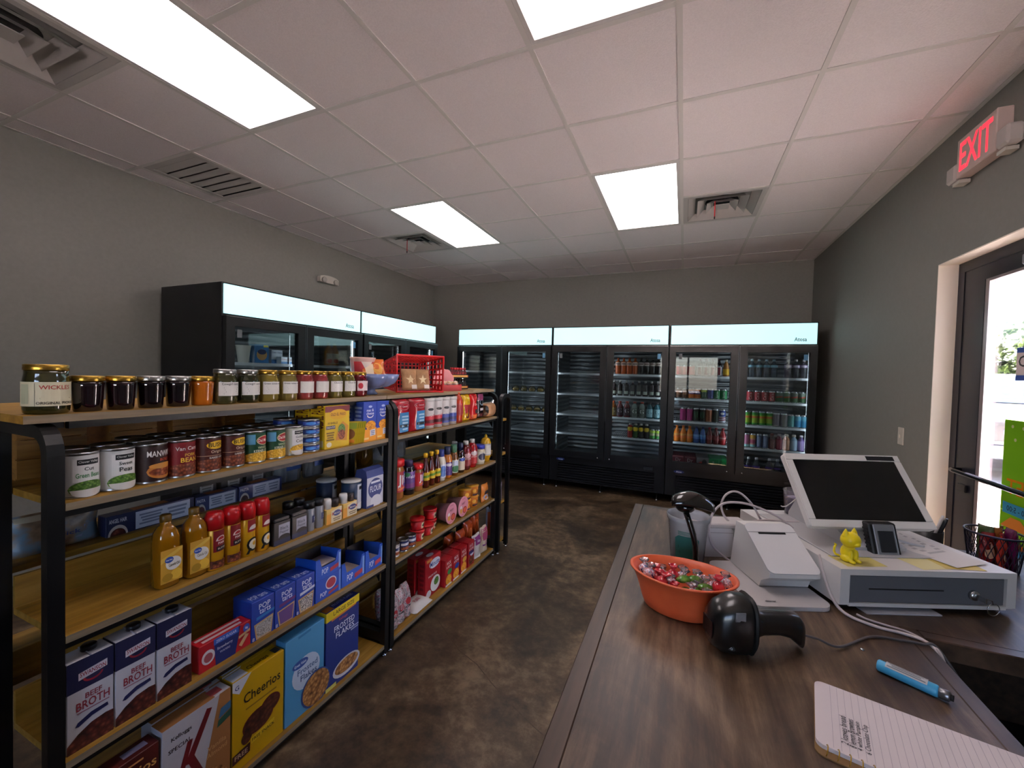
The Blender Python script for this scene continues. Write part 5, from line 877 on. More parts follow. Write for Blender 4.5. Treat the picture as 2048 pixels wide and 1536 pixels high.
o = tag(obj('sugar_bag', b, None, (XF - 0.075, 1.99, Z5)), 'white flat sugar bag lying in front of the rice boxes', 'bag')
obj('print', MB().ink([('t', 'PURE', 0.4, 0.5, 0.35, '#a82c3c', 0.5)], 0.10, 0.06, lambda u, v, l: (0.045 - v * 1.2, u - 0.05, 0.0375 + l)), o)
mn = [('e', 0.6, 0.8, 0.36, 0.12, '#d8d8e0'), ('t', 'Minute', 0.6, 0.8, 0.13, '#243c8e', 0.62), ('t', 'WHITE RICE', 0.46, 0.52, 0.05, '#e8dcdc', 0.7), ('e', 0.66, 0.26, 0.32, 0.2, '#d9d6d2'), ('e', 0.72, 0.3, 0.16, 0.1, peas), ('e', 0.22, 0.1, 0.16, 0.09, '#ccc6c4'), ('r', 0.06, 0.9, 0.4, 0.97, '#c8843c')]
for k in range(2): box_item('rice_box', 'big red instant rice box, ' + ('front one', 'rear one')[k], 'box', 0.165, 0.055, 0.245, (XF - 0.05 - k * 0.065, 2.045 - k * 0.02, Z5), '#a01420', mn, [('l', 0.2, 0.2, 0.8, 0.9, 6, '#7a101a')], [('e', 0.5, 0.5, 0.2, 0.3, '#c8c8d0')], group='instant rice boxes')
for k, (y, c) in enumerate([(2.222, '#3a8a44'), (2.315, '#27408e'), (2.418, '#d8a040'), (2.525, '#c9c4cc')]):
    for q in range(2):
        box_item('rice_side_box', 'small red rice side dish box, %s in %s row' % (nth(k, 4), ('front', 'back')[q]), 'box', 0.09, 0.05, 0.175, (XF - 0.022 - q * 0.054, y + 0.004 * q, Z5), '#a81820', [('t', 'RICE', 0.5, 0.84, 0.1, '#e8d8d4', 0.6), ('t', 'A RONI', 0.5, 0.7, 0.1, '#e8d8d4', 0.7), ('e', 0.62, 0.5, 0.3, 0.1, c), ('e', 0.5, 0.22, 0.4, 0.18, mac_ if k != 3 else beans), ('r', 0.1, 0.5 if k == 3 else 0.0, 0.9, 0.62 if k == 3 else 0.06, '#3a2c6c' if k == 3 else '#d8d0c8')], group='rice side dish boxes')
pouch('rice_bag', 'purple and white rice bag at the end of bottom shelf', 'bag', 0.11, 0.18, 0.06, (XF - 0.055, 2.69, Z5), foil('#c9c0b8'), [('r', 0.05, 0.6, 0.95, 0.95, '#7a2468'), ('r', 0.1, 0.05, 0.9, 0.15, '#d8d0c4'), ('t', 'Rice', 0.5, 0.76, 0.12, '#e8dce4', 0.6)])
pouch('rice_bag', 'pink and cream rice bag next to the end post', 'bag', 0.10, 0.20, 0.06, (XF - 0.055, 2.81, Z5), foil('#c8b49c'), [('r', 0.05, 0.5, 0.95, 0.95, '#a03c5c'), ('r', 0.1, 0.3, 0.9, 0.36, '#6a2a6c')])
for k, (x, y, h) in enumerate([(XF - 0.15, 2.62, 0.22), (XF - 0.15, 2.735, 0.25), (XF - 0.15, 2.84, 0.29), (XF - 0.20, 2.55, 0.2)]):
    pouch('chip_bag', 'orange chip bag standing behind the rice bags, ' + ('left', 'middle', 'tallest right', 'rear left')[k], 'chip bag', 0.115, h, 0.06, (x, y, Z5), foil('#b8481c'), [('e', 0.5, 0.6, 0.3, 0.2, '#d86a2c'), ('r', 0.3, 0.2, 0.7, 0.4, '#8c1c14')], group='orange chip bags')
# ---- end cap stock
for k, (x, y) in enumerate([(-1.395, 3.03), (-1.46, 3.06), (-1.41, 3.075)][:3]):
    pouch('jerky_bag', 'orange and silver snack bag on the bottom of end cap, ' + nth(k, 3), 'snack bag', 0.05, 0.26, 0.02, (x, y - 0.02 * k, EC[3]), foil(['#b8521c', '#8e98a8', '#c05a20'][k]), [('r', 0.3, 0.1, 0.8, 0.85, '#8c98ac' if k != 1 else '#a84a1c')], rz=-1.1, group='snack bags on the end cap')
pouch('snack_bag', 'silver and lilac snack bag on the end cap shelf', 'snack bag', 0.09, 0.155, 0.05, (-1.40, 3.05, EC[2]), foil('#a8a0b4'), [('r', 0.1, 0.8, 0.9, 0.95, '#8a4a2c'), ('r', 0.2, 0.2, 0.7, 0.65, '#6a5f86')], rz=-0.9)
pouch('snack_bag', 'small red snack bag on the upper end cap shelf', 'snack bag', 0.06, 0.10, 0.03, (-1.40, 3.02, EC[1]), foil('#b0202a'), [('r', 0.2, 0.2, 0.8, 0.5, '#d8d0cc')], rz=-0.9)
# ================================================================ stock in the coolers (front faces -Y: rz = -pi/2)
def cool_can(label, body, ops, R=0.033, H=0.122, group=None):
    P = [('can', MB().lathe([(R - 0.007, 0), (R - 0.003, 0.003), (R, 0.010), (R, H - 0.014), (R - 0.005, H - 0.003), (R - 0.005, H), (R - 0.007, H - 0.002), (0, H - 0.003)], mat('#b4b6ba', 0.25, 0.9), 20)),
         ('label', wrap(None, None, ops, 0.011, H - 0.015, R, PI, base=body if isinstance(body, str) else body, seg=20))]
    return cyl('drink_can', label, 'can', P, (0, 0, 0), group, -PI / 2)
def cool_bottle(label, liquid, cap, base, ops, R=0.034, H=0.215, z0=0.07, z1=0.13, group=None, clear=False, neck=0.42, capr=0.015, name='drink_bottle'):
    m = clearmat('water_' + liquid, liquid, 1.0, 0.10, '#c8d4e0', 0.06) if clear else mat(liquid, 0.12, coat=0.6)
    P = [('bottle', MB().lathe([(R * .85, 0), (R, 0.006), (R, z0), (R * .96, (z0 + z1) / 2), (R, z1), (R * 0.95, z1 + 0.012), (R * neck + 0.008, H - 0.045), (capr - 0.003, H - 0.028), (capr - 0.003, H - 0.02)], m, 22)),
         ('cap', MB().lathe([(capr, H - 0.022), (capr, H - 0.002), (capr - 0.002, H), (0, H)], mat(cap, 0.4), 16))]
    if base: P.append(('label', wrap(None, None, ops, z0, z1, R + 0.0003, PI, base=base, seg=22)))
    return cyl(name, label, 'bottle', P, (0, 0, 0), group, -PI / 2)
YR = CY + 0.125
NEW = {}
def row(desc, where, xs, z, make, group, y=YR):
    """a run of like items along a cooler shelf"""
    first = None
    for k, x in enumerate(xs):
        n = nth(k, len(xs)); lab = desc + (', ' + n if n else '') + ', ' + where
        if first is None: first = make(lab); first.location = (x, y, z); first['group'] = group
        else: clone(first, (x, y, z), lab)
RL, RR, MR = 'right cooler left door', 'right cooler right door', 'middle cooler'
G = 'drinks in the back wall coolers'
wl = [('l', 0.3, 0.2, 0.7, 0.8, 3, '#d8d4d4')]
s1, s2, s3, s4 = [z + 0.001 for z in SH]
row('glossy red soda can', 'top shelf, ' + RL, [-0.053, 0.014, 0.081], s1, lambda l: cool_can(l, '#b01428', []), G)
row('silver dark-red striped can', 'top shelf, ' + RL, [0.154, 0.22, 0.288, 0.355], s1, lambda l: cool_can(l, '#c4bcc0', [('r', 0.4, 0.05, 0.7, 0.95, '#7a2030'), ('l', 0.42, 0.2, 0.68, 0.8, 3, '#d8d0d0')]), G)
row('dark tall bottle in back', 'top shelf, ' + RL, [0.17, 0.235, 0.30, 0.365], s1, lambda l: cool_bottle(l, '#241018', '#5a2a34', None, [], R=0.03, H=0.20), G, YR + 0.08)
row('yellow and orange juice bottle', 'top shelf, ' + RL, [0.432], s1, lambda l: cool_bottle(l, '#a86a2c', '#c9c0a8', '#d8a81c', [('l', 0.3, 0.3, 0.7, 0.7, 2, '#7a5a10')], R=0.031, H=0.19, z0=0.02, z1=0.085), G)
row('brown root beer can', 'second shelf, ' + RL, [-0.05, 0.017], s2, lambda l: cool_can(l, '#5a3826', [('e', 0.55, 0.6, 0.3, 0.25, '#8c5c3c')]), G)
row('orange soda can with purple band', 'second shelf, ' + RL, [0.084, 0.151], s2, lambda l: cool_can(l, '#c8641c', [('r', 0, 0.45, 1, 0.85, '#3a2a72'), ('t', 'CRUSH', 0.5, 0.65, 0.2, '#d8d0e0', 0.6)]), G)
row('green and yellow soda can', 'second shelf, ' + RL, [0.218], s2, lambda l: cool_can(l, '#2c5a44', [('r', 0, 0.75, 1, 1, '#a8b83c')] + wl), G)
row('blue soda can', 'second shelf, ' + RL, [0.285], s2, lambda l: cool_can(l, '#34468c', []), G)
row('green lemon lime soda can', 'second shelf, ' + RL, [0.352, 0.419], s2, lambda l: cool_can(l, '#1c7a44', [('t', 'Sprite', 0.5, 0.5, 0.3, '#d8e4dc', 0.9, PI / 2)]), G)
row('magenta tall energy can', 'third shelf, ' + RL, [0.005, 0.073], s3, lambda l: cool_can(l, '#9a2468', [], H=0.158), G)
row('black tall energy can', 'third shelf, ' + RL, [0.141, 0.208], s3, lambda l: cool_can(l, '#101614', [('r', 0.3, 0.3, 0.34, 0.8, '#3c8a5c'), ('r', 0.46, 0.2, 0.5, 0.8, '#3c8a5c'), ('r', 0.62, 0.3, 0.66, 0.8, '#3c8a5c'), ('l', 0.2, 0.15, 0.8, 0.2, 1, '#a8b0ac')], H=0.158), G)
row('copper tall energy can', 'third shelf, ' + RL, [0.275], s3, lambda l: cool_can(l, '#a86a4a', [('r', 0.4, 0.1, 0.6, 0.9, '#8c4c30')], H=0.158), G)
row('dark green tall energy can', 'third shelf, ' + RL, [0.342], s3, lambda l: cool_can(l, '#1c2a22', [('l', 0.2, 0.1, 0.8, 0.3, 2, '#7a9a6c')], H=0.158), G)
row('patriotic blue and red striped tall can', 'third shelf, ' + RL, [0.412], s3, lambda l: cool_can(l, '#c4c4d4', [('r', 0, 0.5, 1, 1, '#2c4494'), ('e', 0.5, 0.75, 0.2, 0.1, '#d8d8e0'), ('p', [(0, 0.1), (1, 0.22), (1, 0.3), (0, 0.18)], '#8c2434'), ('p', [(0, 0.28), (1, 0.4), (1, 0.48), (0, 0.36)], '#8c2434')], H=0.158), G)
row('orange soda bottle', 'fourth shelf, ' + RL, [-0.055, 0.014, 0.083], s4, lambda l: cool_bottle(l, '#d8741c', '#c8641c', '#e09848', [('p', [(0, 0), (1, 0), (1, 0.7), (0, 0.3)], '#d86a1c')], H=0.19, z0=0.05, z1=0.10), G)
row('bright blue drink bottle', 'fourth shelf, ' + RL, [0.152, 0.221], s4, lambda l: cool_bottle(l, '#1c4a8c', '#2a3c6c', '#5c92c8', [('p', [(0, 0), (1, 0), (1, 0.4), (0, 0.6)], '#2c68b0')], H=0.19, z0=0.05, z1=0.10), G)
row('dark cherry soda bottle', 'fourth shelf, ' + RL, [0.29, 0.356], s4, lambda l: cool_bottle(l, '#5a1418', '#8c2028', '#7a2428', wl, H=0.19, z0=0.05, z1=0.10), G)
row('red soda bottle', 'fourth shelf, ' + RL, [0.424], s4, lambda l: cool_bottle(l, '#a81824', '#b02430', '#b8343c', [('r', 0.1, 0.4, 0.9, 0.7, '#e0a0a0')], H=0.19, z0=0.05, z1=0.10), G)
def pack(label, x, base, ops, W=0.124):
    D, H = 0.30, 0.132; o = obj('soda_pack', MB().cbox(-D/2, D/2, -W/2, W/2, 0, H, mat(base, 0.4), 0.004), None, (x, CY + 0.12 + D/2, 0.4115), -PI / 2); tag(o, label, 'soda pack', 'soda packs at the bottom of the right cooler')
    obj('front_print', MB().ink(ops, W, H, lambda u, v, l: (D/2 + l - 0.0003, u - W/2, v)), o)
drp = [('r', 0.05, 0.88, 0.95, 0.95, '#9a6a70'), ('t', 'Dr', 0.5, 0.66, 0.3, '#d8c8c8', 0.5), ('t', 'Pepper', 0.52, 0.38, 0.22, '#d8c8c8', 0.7), ('r', 0.1, 0.1, 0.25, 0.2, '#b89498')]
pack('maroon soda twelve pack, left of the two', -0.03, '#6a1c2c', drp); pack('maroon soda twelve pack, right of the two', 0.098, '#6a1c2c', drp)
pack('grey and white soda twelve pack', 0.229, '#7a7478', [('e', 0.4, 0.4, 0.25, 0.25, '#b84a44'), ('e', 0.65, 0.6, 0.2, 0.25, '#2a2a30'), ('e', 0.5, 0.25, 0.25, 0.15, '#d8d4d4')])
pack('green lemon lime soda twelve pack', 0.357, '#1c7c48', [('t', 'Sprite', 0.35, 0.5, 0.22, '#d8ecdc', 0.9, PI / 2), ('r', 0.8, 0.1, 0.84, 0.9, '#7ab890')]); pack('partly hidden green soda pack by the door frame', 0.452, '#159a50', [('r', 0.1, 0.3, 0.6, 0.34, '#8ad0a8')], 0.06)
row('clear blue-banded water bottle', 'top shelf, ' + RR, [0.683, 0.752, 0.821, 0.89], s1, lambda l: cool_bottle(l, '#a8c8dc', '#8fb0c0', '#6a9cb4', [('l', 0.2, 0.2, 0.8, 0.8, 1, '#d8e4ec')], H=0.20, z0=0.11, z1=0.135, clear=True), G)
row('clear drink bottle with lilac band', 'top shelf, ' + RR, [1.02, 1.089, 1.158], s1, lambda l: cool_bottle(l, '#c0b4cc', '#c8c4cc', '#9a84ac', [('e', 0.5, 0.5, 0.3, 0.3, '#d8cce0')], H=0.20, z0=0.11, z1=0.14, clear=True), G)
row('red cola can', 'second shelf, ' + RR, [0.676, 0.744, 0.812, 0.88], s2, lambda l: cool_can(l, '#a01c28', [('t', 'Cola', 0.5, 0.5, 0.3, '#d8a8a8', 0.85, PI / 2)]), G)
row('green ginger ale can', 'second shelf, ' + RR, [0.949, 1.017, 1.085, 1.153], s2, lambda l: cool_can(l, '#2c5a34', [('r', 0, 0.55, 1, 1, '#66766c'), ('p', [(0.15, 0.4), (0.85, 0.5), (0.85, 0.66), (0.15, 0.56)], '#a83c2c')]), G)
row('lime green and yellow tall can', 'third shelf, ' + RR, [0.66, 0.728, 0.796, 0.864], s3, lambda l: cool_can(l, '#8aa81c', [('r', 0, 0.8, 1, 1, '#2c8a34'), ('r', 0, 0.55, 1, 0.7, '#c8642c'), ('r', 0, 0.0, 1, 0.15, '#2c8a34')], H=0.158), G)
row('grey tall can', 'third shelf, ' + RR, [0.932, 1.0], s3, lambda l: cool_can(l, '#8a8088', [('l', 0.2, 0.1, 0.8, 0.9, 6, '#5a4c54')], H=0.15), G)
row('teal can', 'third shelf, ' + RR, [1.065], s3, lambda l: cool_can(l, '#5a9c9c', [], R=0.029, H=0.14), G)
row('blue slim can', 'third shelf, ' + RR, [1.125, 1.184], s3, lambda l: cool_can(l, '#2c7ca8', [('r', 0, 0.6, 1, 1, '#5c9cb8')], R=0.029, H=0.14), G)
row('pink slim can', 'fourth shelf, ' + RR, [0.66], s4, lambda l: cool_can(l, '#b06a8c', [('r', 0, 0, 1, 0.2, '#8cc0c0')], R=0.028, H=0.155), G)
row('multicoloured slim can', 'fourth shelf, ' + RR, [0.719], s4, lambda l: cool_can(l, '#c88a7c', [('r', 0, 0.7, 1, 1, '#d0a03c'), ('r', 0, 0.3, 1, 0.6, '#a84a6c'), ('r', 0, 0, 1, 0.2, '#8cc0c0')], R=0.028, H=0.155), G)
row('blue grey slim can', 'fourth shelf, ' + RR, [0.778, 0.837], s4, lambda l: cool_can(l, '#5a688c', [('r', 0.3, 0.1, 0.6, 0.9, '#8894b4')], R=0.028, H=0.155), G)
for nm, x, lq, cp, bs in [('dark red tea bottle', 0.90, '#3a0c10', '#5a1c20', '#5c1c22'), ('red vitamin drink bottle', 0.966, '#7a1c30', '#c9b8bc', '#a83c50'), ('peach vitamin drink bottle', 1.032, '#b87a54', '#d8ccb8', '#c89070'), ('pale blue vitamin drink bottle', 1.098, '#8aa4bc', '#ded8cc', '#9cb4cc'), ('purple vitamin drink bottle', 1.164, '#5c4484', '#c4bcc8', '#8a74ac')]:
    row(nm, 'fourth shelf, ' + RR, [x], s4, lambda l, lq=lq, cp=cp, bs=bs: cool_bottle(l, lq, cp, bs, [('l', 0.35, 0.1, 0.7, 0.9, 6, '#d8d0d8')], R=0.031, H=0.17, z0=0.01, z1=0.11, neck=0.6, capr=0.018), G)
row('clear water jug with purple band', 'bottom of ' + RR, [0.687, 0.763, 0.885, 0.961], 0.4115, lambda l: cool_bottle(l, '#c4c0d8', '#d0ccd4', '#5a3c9c', [], R=0.036, H=0.19, z0=0.085, z1=0.10, clear=True), G)
# middle cooler, right door
row('orange soda bottle with white label', 'top shelf, ' + MR, [-0.754, -0.687, -0.620, -0.553], s1, lambda l: cool_bottle(l, '#b8501c', '#a8441c', '#d8b8a8', [('r', 0.25, 0.25, 0.75, 0.75, '#8c6a64')], R=0.033, H=0.20, z0=0.105, z1=0.145), G)
row('dark cola bottle with white label', 'top shelf, ' + MR, [-0.484, -0.417, -0.350, -0.283], s1, lambda l: cool_bottle(l, '#181416', '#3a3436', '#b8a8a4', [('r', 0.25, 0.25, 0.75, 0.75, '#6a5450')], R=0.033, H=0.20, z0=0.105, z1=0.145), G)
row('dark glass soda bottle', 'second shelf, ' + MR, [-0.796, -0.722, -0.648, -0.574, -0.500, -0.426, -0.352, -0.282], s2, lambda l: cool_bottle(l, '#24161e', '#a8a4a6', None, [], R=0.031, H=0.185, neck=0.3, capr=0.014), G)
for o in [o for o in COL.objects if o.get('label', '').startswith('dark glass soda bottle')]:
    obj('label', wrap(None, None, [('r', 0.25, 0, 0.75, 1, '#b4bab0'), ('l', 0.3, 0.2, 0.7, 0.8, 3, '#6a7468')], 0.022, 0.06, 0.0314, PI), o)
for nm, xs, lq, cp, bs, tx in [('orange sports drink bottle', [-0.80], '#a85a20', '#b8502c', '#8a7444', '#d8c8a8'), ('dark red sports drink bottle', [-0.716, -0.632], '#6a1420', '#a83c34', '#3a1c2c', '#c8b8c0'), ('grey white sports drink bottle', [-0.542, -0.456], '#7c8884', '#b04a40', '#5a6460', '#d4dcd8'), ('teal sports drink bottle', [-0.368, -0.284], '#155464', '#3c3a40', '#8cb4c0', '#3c6c7c')]:
    row(nm, 'third shelf, ' + MR, xs, s3, lambda l, lq=lq, cp=cp, bs=bs, tx=tx: cool_bottle(l, lq, cp, bs, [('t', 'G', 0.52, 0.62, 0.6, tx, 0.4), ('l', 0.3, 0.05, 0.75, 0.3, 2, tx)], R=0.039, H=0.195, z0=0.02, z1=0.115, neck=0.6, capr=0.02), G)
for nm, x, lq in [('red fruit tea bottle with round yellow logo', -0.587, '#a01c1c'), ('green tea bottle with round yellow logo', -0.522, '#1c4a24')]:
    row(nm, 'fourth shelf, ' + MR, [x], s4, lambda l, lq=lq: cool_bottle(l, lq, '#b8b4ac', lq, [('e', 0.5, 0.78, 0.42, 0.2, '#d8b81c')], R=0.03, H=0.175, z0=0.01, z1=0.135, neck=0.6, capr=0.017), G)
row('black tea bottle with round yellow logo', 'fourth shelf, ' + MR, [-0.458, -0.394], s4, lambda l: cool_bottle(l, '#14100e', '#b8b4ac', '#14100e', [('e', 0.5, 0.78, 0.42, 0.2, '#d8b81c')], R=0.03, H=0.175, z0=0.01, z1=0.135, neck=0.6, capr=0.017), G)
row('lime green and white can', 'fourth shelf, ' + MR, [-0.327, -0.259], s4, lambda l: cool_can(l, '#3c9a3c', [('r', 0, 0.7, 1, 1, '#b8d84c'), ('r', 0.2, 0.35, 0.8, 0.65, '#c8c0a0')]), G)
# bakery clamshells in the left back cooler
clam = clearmat('clamshell', '#f0ece0', 1.0, 0.12, '#e0d8c0', 0.06)
def clamshell(l):
    b = MB().lathe([(0.045, 0), (0.052, 0.03), (0.055, 0.032), (0.052, 0.04), (0.03, 0.072), (0.0, 0.075)], clam, 16)
    return cyl('bakery_cup', l, 'bakery cup', [('container', b), ('pastry', MB().lathe([(0.036, 0.004), (0.042, 0.03), (0.03, 0.04), (0, 0.042)], noisemat('pastry', [(0.3, '#c8a04a'), (0.7, '#e6cf8e')], 40, (0.5, 0.6)), 14))], (0, 0, 0), None, -PI / 2)
row('clear bakery cup', 'second shelf, left back cooler', [-2.13, -2.01, -1.89, -1.77, -1.665], s2, clamshell, 'bakery cups in the left back cooler', YR + 0.03)
row('clear bakery cup', 'third shelf, left back cooler', [-2.145, -2.03, -1.915, -1.80, -1.685], s3, clamshell, 'bakery cups in the left back cooler', YR)
# left wall cooler (front faces +X)
XC = -3.10; zc = SH[0] + 0.001
cyl('foam_cup', 'white foam cup standing in the left wall cooler', 'cup', [('cup', MB().lathe([(0.034, 0), (0.036, 0.002), (0.052, 0.13), (0.055, 0.133), (0.055, 0.138), (0.049, 0.138), (0.034, 0.01), (0, 0.008)], mat('#cfccc6', 0.6), 28))], (XC - 0.15, 2.165, zc))
cyl('pickle_jar', 'tall green pickle jar at the left edge of the left cooler', 'jar', [('jar', MB().lathe([(0.048, 0), (0.05, 0.005), (0.05, 0.18), (0.042, 0.2)], noisemat('pickles', [(0.4, '#23260f'), (0.6, '#4c5224')], 30, (0.1, 0.1), coat=0.6), 24)), ('lid', MB().lathe([(0.044, 0.2), (0.044, 0.22), (0, 0.22)], mat('#3a3a34', 0.4), 24))], (XC - 0.22, 2.06, zc))
box_item('snack_carton', 'blue carton with round food picture in left cooler', 'box', 0.125, 0.06, 0.155, (XC - 0.13, 2.245, zc), '#2c6ca4', [('e', 0.5, 0.45, 0.36, 0.3, '#b88a4c'), ('e', 0.5, 0.6, 0.3, 0.14, '#1c2a5c'), ('r', 0.6, 0.85, 0.95, 0.97, '#c8b83c')])
for k in range(2): box_item('cream_cheese_box', 'white and blue cream cheese box, ' + ('lower one in front', 'upper one behind')[k], 'box', 0.105, 0.06, 0.062 if k == 0 else 0.12, (XC - 0.12 - 0.075 * k, 2.475 - 0.035 * k, zc), '#c4ccd8', [('r', 0, 0, 1, 0.3, '#4c84c0'), ('t', 'Crem Chese', 0.5, 0.66 if k == 0 else 0.82, 0.24 if k == 0 else 0.12, '#a8343c' if k == 0 else '#2c3c6c', 0.9)], group='cream cheese boxes')
for k, y in enumerate((3.005, 3.08)):
    P = [('bottle', MB().lathe([(0.035, 0), (0.038, 0.006), (0.038, 0.13), (0.03, 0.165), (0.016, 0.19), (0.014, 0.205)], mat('#b8761c', 0.12, coat=0.6), 24)), ('cap', MB().lathe([(0.016, 0.204), (0.016, 0.222), (0, 0.222)], mat('#b0902c', 0.4), 18)), ('label', wrap(None, None, [('r', 0.25, 0, 0.8, 1, '#d0c8b0'), ('e', 0.52, 0.25, 0.22, 0.22, '#c84a2c'), ('l', 0.3, 0.5, 0.75, 0.95, 3, '#3c6a4c')], 0.02, 0.12, 0.0383, PI))]
    cyl('juice_bottle', 'amber juice bottle in the left wall cooler, ' + nth(k, 2), 'bottle', P, (XC - 0.14, y, zc), 'juice bottles', -0.4)
# ================================================================ checkout counter
CT = 0.914
stain = mixnoise('dark_stained_plywood', [(0.36, '#1e140d'), (0.46, '#3a2a1f'), (0.53, '#52402f'), (0.64, '#7a6450')], 2.6, 9.0, 0.45, (0.3, 0.44), (1.0, 0.5, 1), (5.0, 0.5, 5.0), 0.05, 2.2)
stain2 = noisemat('dark_stained_trim', [(0.3, '#2a1d14'), (0.7, '#4e3a2b')], 8, (0.3, 0.42), 5, stretch=(5, 0.5, 5))
blackp = mat('#0a0908', 0.6)
t = tag(empty('checkout_counter', (0, 0, 0)), 'dark brown stained plywood checkout counter with a return leg', 'counter')
X0, X1, Y0, Y1, YI = -0.172, 0.487, -0.75, 1.79, 1.128
obj('worktop', MB().box(X0 + 0.034, X1 - 0.03, Y0, Y1 - 0.034, CT - 0.036, CT, stain), t)
obj('return_worktop', MB().box(X1 - 0.0295, XR - 0.003, YI + 0.03, Y1 - 0.034, CT - 0.036, CT, stain), t)
obj('edge_strip', MB().cbox(X0, X0 + 0.0335, Y0, Y1, CT - 0.04, CT + 0.0004, stain2, 0.002), t)
obj('edge_strip', MB().cbox(X0 + 0.034, XR - 0.003, Y1 - 0.0335, Y1, CT - 0.04, CT + 0.0004, stain2, 0.002), t)
obj('edge_strip', MB().cbox(X1 - 0.0295, X1, Y0, YI + 0.03, CT - 0.04, CT + 0.0004, stain2, 0.002), t)
obj('edge_strip', MB().cbox(X1 + 0.0005, XR - 0.003, YI, YI + 0.0295, CT - 0.04, CT + 0.0004, stain2, 0.002), t)
obj('front_panel', MB().box(X0 + 0.02, X0 + 0.045, Y0 + 0.02, Y1 - 0.02, 0, CT - 0.041, stain2), t)
obj('back_panel', MB().box(X0 + 0.05, XR - 0.005, Y1 - 0.05, Y1 - 0.025, 0, CT - 0.041, stain2), t)
obj('end_panel', MB().box(X0 + 0.05, X1 - 0.05, Y0 + 0.02, Y0 + 0.045, 0, CT - 0.041, stain2), t)
obj('under_shelf', MB().box(X0 + 0.05, X1 - 0.05, Y0 + 0.05, Y1 - 0.055, 0.40, 0.42, blackp), t)
obj('under_shelf', MB().box(X1 - 0.045, XR - 0.005, YI + 0.06, Y1 - 0.055, 0.40, 0.42, blackp), t)
A = math.atan2(0.38909506, 0.92080399); OX, OY = 0.354, 1.172          # register group turned 22.9 degrees
def reg(u, v): return (OX + u * math.cos(A) - v * math.sin(A), OY + u * math.sin(A) + v * math.cos(A))
pw = mat('#c9c6c4', 0.4); pw2 = mat('#d5d2ce', 0.35); gry = mat('#5c5d62', 0.5)
# ---- cash drawer (local x right, y away from the camera)
t = tag(empty('cash_drawer', (OX, OY, CT), A), 'white cash drawer with grey front and key in the lock', 'cash drawer')
b = MB(); W, D, H = 0.413, 0.42, 0.10
for q in ((0, W, 0.006, D, 0.012, 0.016), (0, W, 0.0, D, H - 0.014, H), (0, 0.022, 0.0, D, 0.016, H - 0.014), (W - 0.022, W, 0.0, D, 0.016, H - 0.014), (0.022, W - 0.022, D - 0.01, D, 0.016, H - 0.014), (0.022, W - 0.022, 0.0, 0.02, 0.012, 0.02)): b.box(*q, pw)
obj('housing', b, t)
dr = obj('drawer', MB().cbox(0.024, W - 0.024, 0.003, 0.35, 0.0205, H - 0.0155, gry, 0.002), t)
obj('media_slot', MB().box(0.07, 0.245, 0.0015, 0.0032, 0.052, 0.0545, mat('#0c0c0e', 0.7)), dr)
obj('lock', MB().lathe([(0.012, 0), (0.012, 0.006), (0.008, 0.009), (0, 0.009)], STEEL, 18).move(lambda x, y, z: (0.315 + x, 0.003 - z, 0.045 + y)), dr)
for x in (0.03, W - 0.03):
    for y in (0.03, D - 0.03): obj('foot', MB().lathe([(0.012, 0), (0.012, 0.0118)], blackp, 12, x, y), t)
kx, ky = reg(0.315, 0.003)
t = tag(empty('key_ring', (kx, ky, CT + 0.045), A), 'small key with wire ring hanging from the drawer lock', 'key')
obj('key', MB().cbox(-0.0015, 0.0015, -0.028, -0.0095, -0.006, 0.006, STEEL, 0.0004), t)
ring = MB().tube([(0.024 + 0.014 * math.cos(a), -0.022, -0.022 + 0.014 * math.sin(a)) for a in [2 * PI * k / 20 for k in range(20)]], 0.0009, STEEL, 6, closed=True)
obj('ring', ring, t); obj('wire_loop', MB().tube([(0.0, -0.022, 0.0), (0.008, -0.024, 0.003), (0.017, -0.024, 0.0), (0.022, -0.022, -0.010)], 0.0012, STEEL, 6), t)
t = tag(obj('paper_sheet', MB().cbox(0.055, 0.23, -0.012, 0.2, 0.0004, 0.003, mat('#a3a6ae', 0.6), 0.0005), None, (OX, OY, CT), A), 'grey folder sheet lying under the cash drawer', 'paper')
TOP = CT + H
# ---- point of sale display
t = tag(empty('pos_display', (*reg(0.0, 0.0), TOP), A), 'white framed touchscreen register tilted back on the cash drawer', 'touchscreen')
p0 = Vector((0.015, 0.118, 0.056)); ex = Vector((1, 0, 0)); ey = Vector((0, 0.123, 0.170)); L = ey.length; ey.normalize(); en = ex.cross(ey)   # en faces the back upwards?
if en.y > 0: en = -en
SW, SHH = 0.332, L
def scr(x, y, z): return tuple(p0 + ex * x + ey * y + en * z)
def rr(x0, x1, y0, y1, r, n=5):
    P = []
    for cx, cy, a0 in ((x1 - r, y0 + r, -PI/2), (x1 - r, y1 - r, 0), (x0 + r, y1 - r, PI/2), (x0 + r, y0 + r, PI)):
        for k in range(n + 1): a = a0 + PI / 2 * k / n; P.append((cx + r * math.cos(a), cy + r * math.sin(a)))
    return P
bz = MB(); bw_ = 0.020
bz.prism(rr(0, SW, 0, SHH, 0.007), -0.018, -0.001, pw2, scr)
for q in ((0, SW, 0, bw_), (0, SW, SHH - bw_, SHH), (0, bw_, bw_, SHH - bw_), (SW - bw_, SW, bw_, SHH - bw_)): bz.prism([(q[0] + .001, q[2] + .001), (q[1] - .001, q[2] + .001), (q[1] - .001, q[3] - .001), (q[0] + .001, q[3] - .001)], -0.001, 0.0015, pw2, scr)
obj('bezel', bz, t); obj('screen', MB().prism([(bw_, bw_), (SW - bw_, bw_), (SW - bw_, SHH - bw_), (bw_, SHH - bw_)], -0.001, 0.0008, mat('#08090b', 0.22), scr), t)
